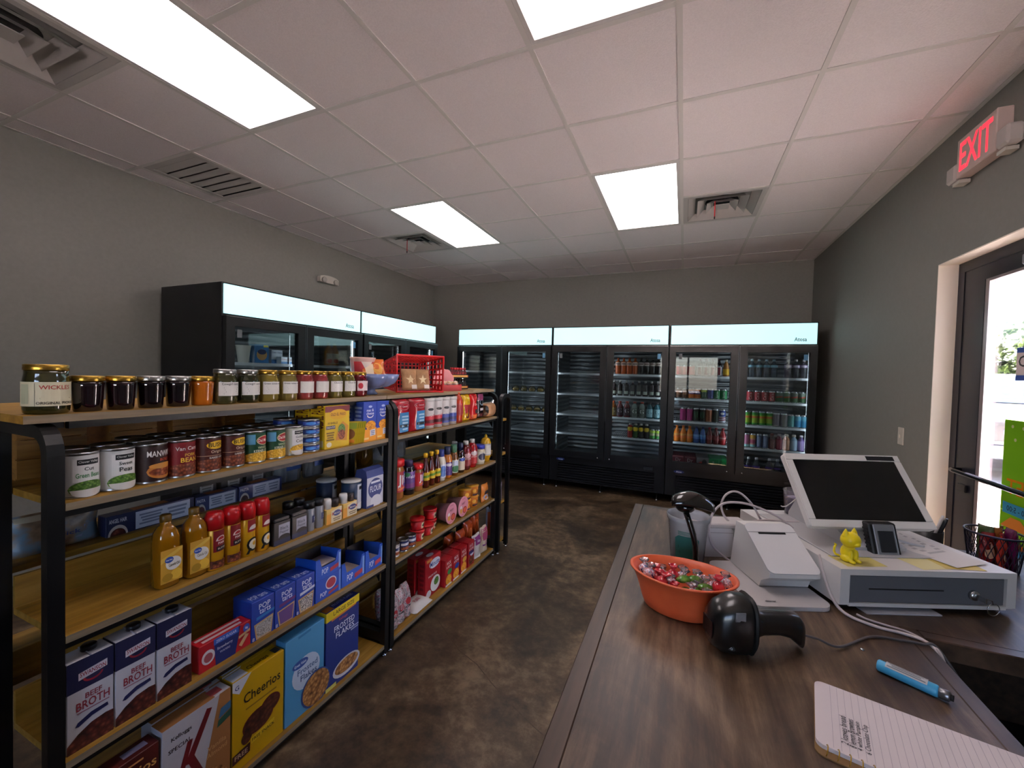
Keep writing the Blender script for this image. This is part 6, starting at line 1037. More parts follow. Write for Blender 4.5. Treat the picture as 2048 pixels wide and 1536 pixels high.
obj('scanner_window', MB().prism([(0.235, SHH - 0.017), (0.315, SHH - 0.017), (0.315, SHH - 0.004), (0.235, SHH - 0.004)], 0.0014, 0.0021, mat('#1a1a20', 0.3), scr), t)
st = MB(); lg = mat('#a9a7a8', 0.45)
st.prism([(0.10, 0.004), (0.36, 0.004), (0.36, 0.016), (0.32, 0.08), (0.28, 0.115), (0.21, 0.12), (0.16, 0.03), (0.10, 0.012)], 0.12, 0.25, lg, lambda x, y, z: (z, x, y)); obj('stand', st, t)
obj('base_plate', MB().cbox(0.03, 0.335, 0.065, 0.37, 0.0005, 0.0038, lg, 0.001), t)
# ---- clear bucket, cat, clock, papers on the drawer
cyl('clear_bucket', 'small clear bucket with loop handle behind the touchscreen', 'bucket', [('bucket', MB().lathe([(0.026, 0), (0.028, 0.002), (0.034, 0.075), (0.036, 0.077), (0.034, 0.08)], clearmat('bucket_plastic', '#f0eef4', 1.0, 0.25, '#c8c0d0', 0.1), 24, cap=False)), ('contents', MB().lathe([(0.025, 0.001), (0.029, 0.055), (0, 0.06)], noisemat('purple_bits', [(0.35, '#4a3f5c'), (0.6, '#8a8098'), (0.7, '#cfc6a0')], 60, (0.4, 0.5)), 20)), ('handle', MB().tube([(0.0, -0.036, 0.065), (-0.02, -0.042, 0.045), (-0.03, -0.03, 0.03), (-0.036, -0.01, 0.022), (-0.037, 0.005, 0.02)], 0.0018, pw, 6))], (*reg(0.158, 0.385), TOP))
yl = mat('#e0c80c', 0.4)
cb = MB()
cb.ball((0, 0.0, 0.020), 0.0165, yl, 20, 14, (0.95, 0.95, 1.25)); cb.ball((0, -0.004, 0.052), 0.0205, yl, 22, 16, (1.12, 0.92, 0.9))
cb.ball((0.0, -0.020, 0.046), 0.0075, yl, 12, 8, (1.2, 0.8, 0.75))
for s_ in (-1, 1):
    cb.lathe([(0.0082, 0.0), (0.005, 0.010), (0.0005, 0.019)], yl, 12, s_ * 0.0135, -0.002, 0.062); cb.ball((s_ * 0.0075, -0.013, 0.016), 0.0055, yl, 12, 8, (1, 1, 2.6)); cb.ball((s_ * 0.009, -0.017, 0.004), 0.006, yl, 12, 8, (1, 1.3, 0.7)); cb.ball((s_ * 0.013, -0.003, 0.008), 0.009, yl, 12, 8, (0.8, 1.3, 0.9))
cb.tube([(-0.012, 0.012, 0.008), (-0.02, 0.015, 0.011), (-0.027, 0.014, 0.02), (-0.028, 0.012, 0.031), (-0.025, 0.011, 0.037), (-0.031, 0.010, 0.040)], [0.003, 0.003, 0.0028, 0.0027, 0.0026, 0.0022], yl, 8)
o = tag(obj('cat_figurine', cb, None, (*reg(0.0535, 0.046), TOP + 0.0008), A + 0.25), 'bright yellow plastic kitten figurine on the cash drawer', 'figurine')
rmod = o.modifiers.new('fuse', 'REMESH'); rmod.mode = 'VOXEL'; rmod.voxel_size = 0.0011; rmod.use_smooth_shade = True; sm_ = o.modifiers.new('soft', 'SMOOTH'); sm_.iterations = 4
t = tag(empty('desk_clock', (*reg(0.183, 0.078), TOP + 0.0005), A), 'small black and silver digital clock below the screen', 'clock')
tl = lambda x, y, z: (x, y + z * 0.30, z)
obj('case', MB().cbox(-0.036, 0.036, 0, 0.022, 0, 0.074, mat('#141416', 0.45), 0.003).move(tl), t); obj('face_frame', MB().cbox(-0.027, 0.027, -0.003, -0.0002, 0.002, 0.073, mat('#8c8e94', 0.35, 0.5), 0.002).move(tl), t)
obj('display', MB().cbox(-0.019, 0.021, -0.0045, -0.0032, 0.009, 0.058, mat('#23252a', 0.25), 0.001).move(tl), t)
for k in range(6): obj('side_rib', MB().box(-0.039, -0.0362, 0.004, 0.018, 0.012 + k * 0.009, 0.016 + k * 0.009, mat('#141416', 0.45)).move(tl), t)
def sheet(label, u, v, w, d, ang, c, z=0.0006, curl=0.0, cat='paper', name='paper_sheet', ops=None):
    b = MB().grid(8, 6, lambda s, q: ((s - 0.5) * w, (q - 0.5) * d, z + curl * (q ** 2) * (0.4 + 0.6 * s) + curl * 0.4 * math.sin(3 * s) * q), mat(c, 0.6))
    o = tag(obj(name, b, None, (*reg(u, v), TOP), A + ang), label, cat)
    if ops: obj('writing', MB().ink(ops, w, d, lambda p, q, l: (p - w / 2, q - d / 2, z + l + curl * ((q / d) ** 2) * (0.4 + 0.6 * p / w) + curl * 0.4 * math.sin(3 * p / w) * q / d)), o)
    return o
sheet('pale yellow sticky note card lying at drawer front edge', 0.245, 0.045, 0.10, 0.07, 0.1, '#d2c88c'); sheet('yellow paper slip beside the white receipt', 0.31, 0.05, 0.09, 0.08, -0.1, '#c8b254', 0.001)
sheet('long white receipt curling on the right of the drawer', 0.315, 0.13, 0.11, 0.21, 0.25, '#c9c4c0', 0.003, 0.012, ops=[('l', 0.15, 0.3, 0.85, 0.9, 9, '#9a9694')]); sheet('dark red folded slip under the receipt', 0.255, 0.115, 0.07, 0.08, 0.3, '#7a1c20', 0.002, 0.004)
sheet('pale yellow sheet painted as reflected glow under the kitten figurine', 0.075, 0.045, 0.10, 0.06, 0.05, '#c2b66a', 0.0003)  # tinted sheet stands in for the kitten's yellow reflection on the drawer
t = tag(obj('cord_bundle', MB().tube([(*reg(0.235, 0.17), TOP + 0.004), (*reg(0.26, 0.15), TOP + 0.018), (*reg(0.29, 0.13), TOP + 0.012), (*reg(0.30, 0.105), TOP + 0.016)], 0.003, mat('#b8b8bc', 0.3), 8)), 'short silver cord end beside the desk clock', 'cord')
# ---- receipt printer
t = tag(empty('receipt_printer', (OX, OY, CT), A), 'white wedge-shaped receipt printer on a flat base', 'printer')
def side(x0, x1, poly, m): return MB().prism(poly, x0, x1, m, lambda y, z, x: (x, y, z))
obj('base', MB().prism(rr(-0.205, -0.012, -0.006, 0.228, 0.028), 0.0005, 0.010, mat('#b5b2b2', 0.35)), t)
body = [(0.045, 0.052), (0.045, 0.062), (0.165, 0.140), (0.20, 0.138), (0.222, 0.012), (0.085, 0.012), (0.078, 0.03)]
bm = obj('body', side(-0.137, -0.012, body, pw2), t)
lid_ = MB().prism([(-0.139, 0.012), (-0.139, 0.145), (-0.010, 0.145), (-0.010, 0.012)] if False else rr(-0.139, -0.010, 0.0, 0.146, 0.014), 0.0, 0.004, mat('#cfcdcd', 0.35), lambda x, y, z: (x, 0.043 + y * 0.838 - z * 0.545, 0.062 + y * 0.545 + z * 0.838)); obj('lid', lid_, t)
obj('paper_slot', MB().prism([(-0.112, 0.112), (-0.04, 0.112), (-0.04, 0.117), (-0.112, 0.117)], 0.0041, 0.0052, mat('#060608', 0.6), lambda x, y, z: (x, 0.043 + y * 0.838 - z * 0.545, 0.062 + y * 0.545 + z * 0.838)), t)
obj('seam', MB().prism([(-0.138, 0.118), (-0.011, 0.118), (-0.011, 0.119), (-0.138, 0.119)], 0.0041, 0.0046, mat('#8a888a', 0.5), lambda x, y, z: (x, 0.043 + y * 0.838 - z * 0.545, 0.062 + y * 0.545 + z * 0.838)), t)
obj('brand_mark', MB().ink([('t', 'clover', 0.5, 0.5, 1, '#3c3c40')], 0.028, 0.008, lambda u, v, l: (-0.165 + u, 0.012 + v, 0.0102 + l)), t)
# ---- white router box with a slab on top
t = tag(empty('network_box', (0.085, 1.385, CT), A), 'white rounded network box standing behind the printer', 'network box')
obj('case', MB().prism(rr(-0.075, 0.062, 0.0, 0.088, 0.012), -0.028, 0.028, mat('#c8c2c2', 0.4), lambda x, z, y: (x, y, z + 0.0005)), t); obj('seam_line', MB().box(-0.074, 0.061, -0.0286, -0.0281, 0.073, 0.0745, mat('#98908f', 0.5)), t)
t = tag(obj('flat_adapter', MB().cbox(-0.09, 0.095, -0.035, 0.035, 0, 0.014, mat('#bdb6b4', 0.4), 0.003), None, (0.10, 1.39, CT + 0.0892), A), 'flat white adapter slab lying on the network box', 'adapter')
# ---- deli container
cl2 = clearmat('deli_plastic', '#f0f2f6', 1.0, 0.42, '#e6eaf0', 0.12); grn = mat('#1f6a5e', 0.5)
lb = MB().ink([('p', [(0.12, 0.04), (0.88, 0.04), (0.92, 0.12), (0.92, 0.66), (0.78, 0.76), (0.22, 0.76), (0.08, 0.66), (0.08, 0.12)], '#2f6f66'), ('r', 0.2, 0.79, 0.8, 0.81, grn), ('r', 0.2, 0.83, 0.8, 0.85, grn), ('r', 0.2, 0.87, 0.8, 0.89, grn), ('l', 0.2, 0.2, 0.8, 0.5, 2, '#1c5048')], 0.075, 0.10, lambda u, v, l: ((0.0465 + 0.011 * (v + 0.015) / 0.13 + l) * math.sin(u / 0.05 - 1.1), -(0.0465 + 0.011 * (v + 0.015) / 0.13 + l) * math.cos(u / 0.05 - 1.1), v + 0.008), curved=True)
cyl('deli_container', 'clear plastic deli container printed with a green jar', 'container', [('container', MB().lathe([(0.0, 0.001), (0.044, 0.001), (0.046, 0.004), (0.056, 0.118), (0.059, 0.12), (0.060, 0.134), (0.058, 0.134), (0.0555, 0.12), (0.0445, 0.006), (0, 0.005)], cl2, 32)), ('jar_print', lb), ('contents', MB().lathe([(0.0435, 0.0055), (0.047, 0.045), (0, 0.05)], mat('#8f8c74', 0.7), 24))], (0.026, 1.312, CT), None, 0.3)
# ---- scanner stand
t = tag(empty('scanner_stand', (0.045, 1.20, CT)), 'black gooseneck scanner stand with hooded cradle head', 'scanner stand'); gb = mat('#08080a', 0.15, coat=0.6)
obj('base', MB().lathe([(0.05, 0.0005), (0.05, 0.006), (0.03, 0.012), (0.008, 0.016), (0.008, 0.03)], gb, 28), t)
obj('stem', MB().tube([(0, 0, 0.02), (0.001, 0, 0.06), (-0.001, 0.0, 0.085), (-0.008, 0.004, 0.115), (-0.018, 0.008, 0.145), (-0.027, 0.011, 0.168)], 0.0078, gb, 10), t)
hd = MB()
def hood(s, q):
    a = PI * (q * 1.15 - 0.12); prof = math.sin(PI * min(0.98, 0.12 + 0.80 * s)) ** 0.55
    x = -0.055 + s * 0.112; w = 0.034 * prof
    return (x * 0.93 - 0.012, x * 0.36 + w * math.cos(a) * 0.9, 0.195 + 0.028 * prof * math.sin(a) - 0.014 * (s - 0.3) ** 2 * 10 * 0.3 + 0.006)
hd.grid(18, 14, hood, gb); hd.ball((-0.03, 0.012, 0.182), 0.017, gb, 12, 8, (1.5, 1.1, 0.9)); h_ = obj('cradle_head', hd, t)
so = h_.modifiers.new('thick', 'SOLIDIFY'); so.thickness = 0.003
# ---- orange oval basket with candy
orb = noisemat('orange_plastic', [(0.3, '#d2562e'), (0.7, '#db6338')], 20, (0.35, 0.42), 3)
t = tag(empty('candy_basket', (0.012, 1.02, CT)), 'orange oval plastic basket full of wrapped candy', 'basket')
ob = MB().lathe([(0.0, 0.001), (0.078, 0.001), (0.083, 0.004), (0.089, 0.02), (0.0895, 0.022), (0.095, 0.04), (0.0955, 0.042), (0.102, 0.06), (0.112, 0.082), (0.117, 0.083), (0.117, 0.086), (0.110, 0.086), (0.099, 0.058), (0.081, 0.007), (0, 0.006)], orb, 56).move(lambda x, y, z: (x, y * 0.70, z + 0.004 * (abs(x) / 0.117) ** 2)); obj('bowl', ob, t)
cw = [spk[0], noisemat('candy_red', [(0.4, '#b01428'), (0.6, '#d83c48')], 60, (0.15, 0.2), 2, coat=0.7), noisemat('candy_green', [(0.4, '#4f8a2c'), (0.6, '#86b84c')], 50, (0.15, 0.2), 2, coat=0.7)]
spots = [(-0.085, 0.005, 0), (-0.062, 0.03, 1), (-0.04, 0.042, 0), (-0.072, -0.018, 0), (-0.05, 0.002, 1), (-0.042, -0.03, 1), (-0.022, -0.012, 0), (-0.012, -0.036, 1), (0.0, 0.036, 0), (0.004, 0.008, 2), (0.018, -0.022, 2), (0.026, 0.018, 2), (0.04, 0.036, 0), (0.048, -0.012, 2), (0.054, -0.038, 0), (0.078, 0.022, 0), (0.074, -0.016, 1), (0.090, 0.0, 0), (0.066, 0.002, 0), (0.022, -0.042, 0), (-0.02, 0.016, 1), (0.036, 0.0, 2)]
cn = ['blue and white speckled', 'red foil', 'green clear-wrapped']; cnt = [0, 0, 0]; tot = [sum(1 for s_ in spots if s_[2] == c) for c in range(3)]
ordn = ['first', 'second', 'third', 'fourth', 'fifth', 'sixth', 'seventh', 'eighth', 'ninth', 'tenth', 'eleventh', 'twelfth']
for k, (dx, dy, c) in enumerate(sorted(spots)):
    j = cnt[c]; cnt[c] += 1
    b = MB().ball((0, 0, 0), 0.0135 if c != 2 else 0.012, cw[c], 12, 8, (1, 1.05, 1) if c != 2 else (1.5, 0.9, 0.7), lambda d: 1 + 0.09 * math.sin(7 * d.x + 4 * d.y + k) * math.sin(6 * d.z + 2))
    o = tag(obj('wrapped_candy', b, None, (0.012 + dx, 1.02 + dy, CT + 0.058 + 0.010 * math.sin(k * 2.1) + 0.09 * max(0, dx * dx * 40 - 0.12)), k), '%s candy in the orange basket, %s from the left' % (cn[c], ordn[j]), 'candy', 'candies in the orange basket')
    fm = clearmat('candy_twist', '#f8f4f8', 1.0, 0.12, '#e8e4f0', 0.1) if c != 1 else cw[1]
    obj('wrapper_twist', MB().lathe([(0.002, 0.010), (0.004, 0.014), (0.011, 0.021), (0.009, 0.023), (0.0, 0.014)], fm, 9, rf=lambda a, z: 1 + 0.25 * math.sin(4 * a)).move(lambda x, y, z, k=k: (x + 0.3 * z * math.sin(k), y + 0.3 * z * math.cos(k * 1.7), z)), o)
for k, (dx, dy) in enumerate([(-0.05, 0.02), (-0.03, -0.01), (0.0, 0.0), (0.03, 0.015), (0.05, 0.005), (0.01, 0.025), (-0.01, -0.025), (0.045, -0.02)]):
    b = MB().ball((0, 0, 0), 0.014, cw[k % 3], 10, 7, (1.1, 1.1, 0.9)); tag(obj('wrapped_candy', b, None, (0.012 + dx, 1.02 + dy, CT + 0.028), k), '%s piece buried in the lower layer of the orange basket' % ordn[k], 'candy', 'buried candies in the orange basket')
# ---- hand scanner
t = tag(empty('barcode_scanner', (0.112, 0.908, CT), A), 'black handheld barcode scanner lying on the counter', 'scanner')
bkp = mat('#0b0c0e', 0.28, coat=0.3)
SEC = [(-0.056, 0.050, 0.0, 0.012, 0.010), (-0.052, 0.050, 0.0, 0.034, 0.024), (-0.038, 0.053, 0.0, 0.046, 0.033), (-0.012, 0.057, 0.0, 0.055, 0.038), (0.012, 0.057, 0.0, 0.0555, 0.037), (0.024, 0.058, 0.002, 0.046, 0.031), (0.033, 0.058, 0.004, 0.029, 0.024), (0.05, 0.056, 0.006, 0.023, 0.020), (0.085, 0.054, 0.010, 0.022, 0.020), (0.11, 0.049, 0.013, 0.024, 0.020), (0.128, 0.040, 0.015, 0.030, 0.019), (0.138, 0.030, 0.016, 0.0285, 0.016), (0.142, 0.026, 0.016, 0.014, 0.008)]
def loft(SEC, m, seg=22, ex_=0.7):
    b = MB(); V = []
    for x, cz, cy, hh, hw in SEC:
        for k in range(seg):
            a = 2 * PI * k / seg; c, s_ = math.cos(a), math.sin(a); V.append((x, cy + hw * math.copysign(abs(c) ** ex_, c), cz + hh * math.copysign(abs(s_) ** ex_, s_)))
    n = len(SEC); F = [[i * seg + k, i * seg + (k + 1) % seg, (i + 1) * seg + (k + 1) % seg, (i + 1) * seg + k] for i in range(n - 1) for k in range(seg)]
    F += [list(range(seg))[::-1], [(n - 1) * seg + k for k in range(seg)]]
    b.add(V, F, m, True); return b
obj('shell', loft(SEC, bkp), t)
obj('grip_ridge', loft([(0.020, 0.057, 0.001, 0.0575, 0.0385), (0.026, 0.058, 0.002, 0.052, 0.036), (0.028, 0.058, 0.002, 0.047, 0.032)], mat('#050506', 0.6)), t)
obj('status_window', MB().cbox(-0.022, -0.002, -0.0365, -0.034, 0.078, 0.096, mat('#6a6c70', 0.15, coat=0.5), 0.001), t)
obj('logo_plate', MB().ink([('e', 0.5, 0.5, 0.5, 0.5, '#050507'), ('t', 'Adesso', 0.5, 0.5, 0.5, '#a8acb4', 0.75)], 0.032, 0.014, lambda u, v, l: (-0.052 + u, -0.0352 - l + 0.016 * (1 - u / 0.032), 0.026 + v - u * 0.25)), t)
obj('lens_window', MB().cbox(-0.0575, -0.0555, -0.018, 0.018, 0.034, 0.066, mat('#1a0c0e', 0.1), 0.0005), t)
# ---- cables
def cable(label, pts, r, c, name='cable'):
    P = [Vector(p) for p in pts]; Q = []
    for i in range(len(P) - 1):
        a, b_, c_, d = P[max(i - 1, 0)], P[i], P[i + 1], P[min(i + 2, len(P) - 1)]
        for k in range(8):
            q = k / 8; Q.append(0.5 * ((2 * b_) + (c_ - a) * q + (2 * a - 5 * b_ + 4 * c_ - d) * q * q + (3 * b_ - a - 3 * c_ + d) * q ** 3))
    Q.append(P[-1]); o = obj(name, MB().tube([tuple(q) for q in Q], r, mat(c, 0.4), 8)); return tag(o, label, 'cable')
cable('thin white cable arching over the deli container to the printer', [(0.150, 1.335, 0.918), (0.127, 1.335, 0.93), (0.095, 1.325, 0.96), (0.084, 1.325, 1.0), (0.09, 1.33, 1.05), (0.117, 1.342, 1.083), (0.16, 1.358, 1.089), (0.205, 1.378, 1.079), (0.26, 1.40, 1.055), (0.295, 1.415, 1.03), (0.31, 1.42, 1.018)], 0.0032, '#bdb0b2')
cable('white cable making a tall loop behind the printer', [(0.236, 1.46, 1.018), (0.228, 1.446, 1.03), (0.207, 1.434, 1.067), (0.175, 1.419, 1.10), (0.15, 1.41, 1.107), (0.128, 1.40, 1.093), (0.119, 1.397, 1.06), (0.135, 1.403, 1.022), (0.174, 1.418, 1.0), (0.215, 1.435, 1.018), (0.25, 1.45, 1.022), (0.29, 1.468, 1.0195), (0.34, 1.49, 1.0185)], 0.0032, '#bdb2b2')
cable('white cable running from the printer off the inner counter edge', [(0.318, 1.20, 1.03), (0.322, 1.18, 0.995), (0.338, 1.165, 0.945), (0.36, 1.15, 0.921), (0.405, 1.125, 0.918), (0.446, 1.12, 0.918), (0.478, 1.106, 0.918), (0.489, 1.085, 0.912), (0.497, 1.07, 0.88), (0.50, 1.06, 0.80)], 0.0034, '#b9aeac')
cable('second white cable from under the drawer over the counter edge', [(0.385, 1.165, 0.918), (0.40, 1.15, 0.918), (0.43, 1.14, 0.918), (0.462, 1.13, 0.918), (0.485, 1.10, 0.917), (0.4935, 1.075, 0.908), (0.502, 1.055, 0.85)], 0.0026, '#a89e9c')
x_, y_ = 0.112 + 0.142 * math.cos(A) - 0.016 * math.sin(A), 0.908 + 0.142 * math.sin(A) + 0.016 * math.cos(A)
cable('grey cable leaving the handheld scanner', [(x_, y_, CT + 0.026), (x_ + 0.03, y_ + 0.012, CT + 0.018), (x_ + 0.07, y_ + 0.024, CT + 0.006), (0.38, 1.075, CT + 0.004), (0.433, 1.088, CT + 0.004), (0.47, 1.092, CT + 0.004), (0.492, 1.09, CT + 0.0035), (0.53, 1.07, CT - 0.06)], 0.0025, '#4f4a4a')
# ---- marker, notebook, screw
d = Vector((0.068, -0.041, 0)).normalized(); t = tag(empty('highlighter', (0.352, 0.962, CT + 0.0105), math.atan2(d.y, d.x)), 'light blue capped marker with paper label on the counter', 'marker')
bl_ = mat('#3f9ac4', 0.4)
tofwd = lambda x, y, z: (z, x, y)
obj('barrel', MB().lathe([(0.0, 0), (0.008, 0.0), (0.010, 0.002), (0.010, 0.078), (0.0085, 0.080)], bl_, 22).move(tofwd), t); obj('ferrule', MB().lathe([(0.0085, 0.079), (0.0088, 0.092), (0.007, 0.094), (0, 0.094)], mat('#8c8f94', 0.3, 0.9), 20).move(tofwd), t); obj('button', MB().lathe([(0.005, 0.094), (0.005, 0.098), (0, 0.098)], blackp, 16).move(tofwd), t)
obj('paper_label', MB().ink([('r', 0, q / 6, 1, (q + 1) / 6, '#c4c4c4') for q in range(6)] + [('l', 0.04, 0.1, 0.96, 0.9, 4, '#7a7c80')], 0.055, 0.014, lambda u, v, l: (0.012 + u, (0.0103 + l) * math.sin(v / 0.0102 - 0.9), (0.0103 + l) * math.cos(v / 0.0102 - 0.9)), curved=False), t)
NA = math.atan2(-0.228, 0.974); t = tag(empty('notebook', (0.231, 0.870, CT), NA), 'open spiral notebook with handwritten list at the counter front', 'notebook')
NL, NW = 0.265, 0.17     # local x along the long side, local -y toward the spiral
obj('cover', MB().prism(rr(0.0, NL, -NW, 0.0, 0.012), 0.0004, 0.002, mat('#7a5c34', 0.6)), t)
obj('page_block', MB().prism(rr(0.001, NL - 0.001, -NW + 0.014, -0.001, 0.012), 0.0021, 0.008, mat('#cfc6c8', 0.7)), t)
rl = MB()
for k in range(26): x = 0.022 + k * 0.0092; rl.box(x, x + 0.0005, -NW + 0.018, -0.003, 0.0081, 0.0083, mat('#a9a2ac', 0.7))
q = obj('ruled_line', rl, t); q['kind'] = 'stuff'
hw = MB()
for k, s_ in enumerate(['2 loaves bread', '8 lemon Brownies', '4 white Pumpkin', '6 Chocolate Chip']):
    P, F, w, hh = text2d(s_, 0.0); sc = 0.0085 / hh * 1.1; sx = 0.062 / w
    hw.add([(0.036 + k * 0.0092 - yy * sc * 0.9 + 0.004, -NW + 0.035 + xx * sx + 0.02 * (k == 9), 0.0085) for xx, yy in P], F, mat('#2a2a34', 0.7))
q = obj('handwriting', hw, t)
for k in range(20):
    x = 0.014 + k * 0.0128
    obj('spiral_ring', MB().tube([(x + 0.0012 * math.sin(a), -NW + 0.009 + 0.0085 * math.cos(a), 0.0062 + 0.0060 * math.sin(a)) for a in [2 * PI * j / 12 for j in range(12)]], 0.0008, gold, 5, closed=True), t)
tag(obj('loose_screw', MB().lathe([(0.0, 0.003), (0.003, 0.003), (0.0042, 0.0012), (0.0042, 0.0003), (0, 0.0003)], STEEL, 14), None, (0.349, 1.021, CT)), 'tiny metal screw lying on the counter by the marker', 'screw')
# ---- mesh cup, pens and tools, black pouch on the return leg
t = tag(empty('mesh_cup', (0.86, 1.655, CT)), 'dark navy wire mesh cup stuffed with candy packets', 'mesh cup'); nv = mat('#12142a', 0.35, 0.4)
mb = MB(); R0, R1, HH = 0.05, 0.062, 0.105
for k in range(28):
    a = 2 * PI * k / 28
    for s_ in (-1, 1): mb.tube([((R0 + (R1 - R0) * j / 5) * math.cos(a + s_ * j * 0.11), (R0 + (R1 - R0) * j / 5) * math.sin(a + s_ * j * 0.11), 0.004 + (HH - 0.004) * j / 5) for j in range(6)], 0.0009, nv, 4, cap=False)
q = obj('wire_mesh', mb, t); q['kind'] = 'stuff'
obj('rim', MB().tube([(R1 * math.cos(a), R1 * math.sin(a), HH) for a in [2 * PI * k / 36 for k in range(36)]], 0.003, nv, 8, closed=True), t); obj('base', MB().lathe([(R0, 0.0005), (R0, 0.006), (0, 0.006)], nv, 28), t)
for k, (dx, dy, h, c) in enumerate([(-0.02, -0.01, 0.10, '#7a1c1c'), (0.015, 0.01, 0.115, '#8c5a1c'), (0.0, -0.03, 0.105, '#a03024'), (0.025, -0.02, 0.12, '#5a1440'), (-0.005, 0.028, 0.11, '#3a4a24')]):
    pouch('candy_packet', '%s candy packet standing in the mesh cup' % ('dark red', 'amber', 'orange red', 'plum', 'olive')[k], 'packet', 0.045, h, 0.014, (0.86 + dx, 1.655 + dy, CT + 0.0065), foil(c), [('e', 0.5, 0.5, 0.3, 0.25, '#c8a080')], rz=-1.2 + 0.4 * k, group='packets in the mesh cup')
t = tag(empty('pen_cup', (0.735, 1.71, CT)), 'black cup holding markers and scissors beside the mesh cup', 'pen cup')
obj('cup', MB().lathe([(0.032, 0.0005), (0.034, 0.002), (0.036, 0.075), (0.034, 0.075), (0.031, 0.006), (0, 0.006)], mat('#0d0d10', 0.4), 24), t)
for k, (dx, dy, lx, ly, c) in enumerate([(-0.012, 0.0, -0.02, 0.0, '#8c8f94'), (0.01, -0.01, 0.03, -0.01, '#17171a'), (0.012, 0.012, 0.035, 0.01, '#c9c6c4'), (-0.008, -0.014, -0.01, -0.02, '#1c1c20'), (0.0, 0.015, 0.01, 0.03, '#7a7066')]):
    tag(obj('marker_pen', MB().tube([(0, 0, 0), (lx * 0.9, ly * 0.9, 0.10), (lx, ly, 0.112)], [0.005, 0.005, 0.0035], mat(c, 0.35), 10), None, (0.735 + dx * 0.6, 1.71 + dy * 0.6, CT + 0.008)), '%s pen leaning in the black pen cup' % ('silver', 'black right-hand', 'white', 'black left-hand', 'tan')[k], 'pen', 'pens in the black cup')
t = tag(empty('zip_pouch', (0.955, 1.50, CT), 0.5), 'black zip pouch lying at the right edge of the counter', 'pouch')
obj('body', MB().ball((0, 0, 0.045), 0.05, mat('#0a0a0c', 0.5), 20, 12, (1.5, 1.0, 0.88), lambda d: 1 / max(abs(d.x), abs(d.y), abs(d.z)) ** 0.35), t); obj('zipper', MB().tube([(-0.07, -0.03, 0.075), (0, -0.035, 0.085), (0.07, -0.03, 0.075)], 0.0025, mat('#3a4a6c', 0.4), 6), t)
# ================================================================ glass door in the right wall
bron = mat('#181a26', 0.35, 0.2); alu = mat('#a59a9c', 0.3, 0.6); FXI, FXO = XR + 0.089, XR + 0.14
df = MB(); df.box(FXI, FXO, DY1 - 0.060, DY1 - 0.0005, 0, DZ - 0.0005, bron); df.box(FXI, FXO, DY0 + 0.001, DY0 + 0.05, 0, DZ - 0.0005, bron); df.box(FXI, FXO, DY0 + 0.05, DY1 - 0.058, DZ - 0.063, DZ - 0.0005, bron)
DOOR = struct('door_1', df)
y0, y1 = DY0 + 0.0505, DY1 - 0.0605; xi, xo = FXI + 0.004, FXI + 0.046
lf = MB(); lf.box(xi, xo, y1 - 0.17, y1, 0.004, DZ - 0.063, bron); lf.box(xi, xo, y0, y0 + 0.10, 0.004, DZ - 0.063, bron); lf.box(xi, xo, y0 + 0.10, y1 - 0.17, DZ - 0.14, DZ - 0.063, bron); lf.box(xi, xo, y0 + 0.10, y1 - 0.17, 0.004, 0.20, bron)
LEAF = obj('door_leaf', lf, DOOR)
gs = MB(); ya, yb = y0 + 0.10, y1 - 0.17; gs.box(xi + 0.002, xo - 0.004, yb - 0.03, yb - 0.0005, 0.2005, DZ - 0.1405, alu); gs.box(xi + 0.002, xo - 0.004, ya + 0.0005, yb - 0.0305, DZ - 0.155, DZ - 0.1405, alu); obj('glazing_stop', gs, LEAF)
XG = xi + 0.022
obj('glass_pane', MB().box(XG, XG + 0.006, ya + 0.001, yb - 0.0305, 0.201, DZ - 0.156, clearmat('door_glass', '#f6f2f6', 0.7)), LEAF)
obj('push_bar', MB().tube([(xi - 0.001, y1 - 0.05, 0.975), (xi - 0.045, y1 - 0.062, 0.975), (xi - 0.05, y1 - 0.10, 0.975), (xi - 0.05, y0 + 0.1, 0.975), (xi - 0.045, y0 + 0.062, 0.975), (xi - 0.001, y0 + 0.05, 0.975)], 0.0125, mat('#1a1a20', 0.25, 0.5), 12), LEAF)
obj('lock_body', MB().cbox(xi - 0.012, xi - 0.0005, y1 - 0.12, y1 - 0.05, 0.86, 0.90, mat('#101014', 0.4), 0.003), LEAF)
obj('closer', MB().cbox(xi - 0.055, xi - 0.0005, y0 + 0.10, y0 + 0.42, DZ - 0.15, DZ - 0.10, mat('#8c8c92', 0.4, 0.3), 0.006), LEAF)
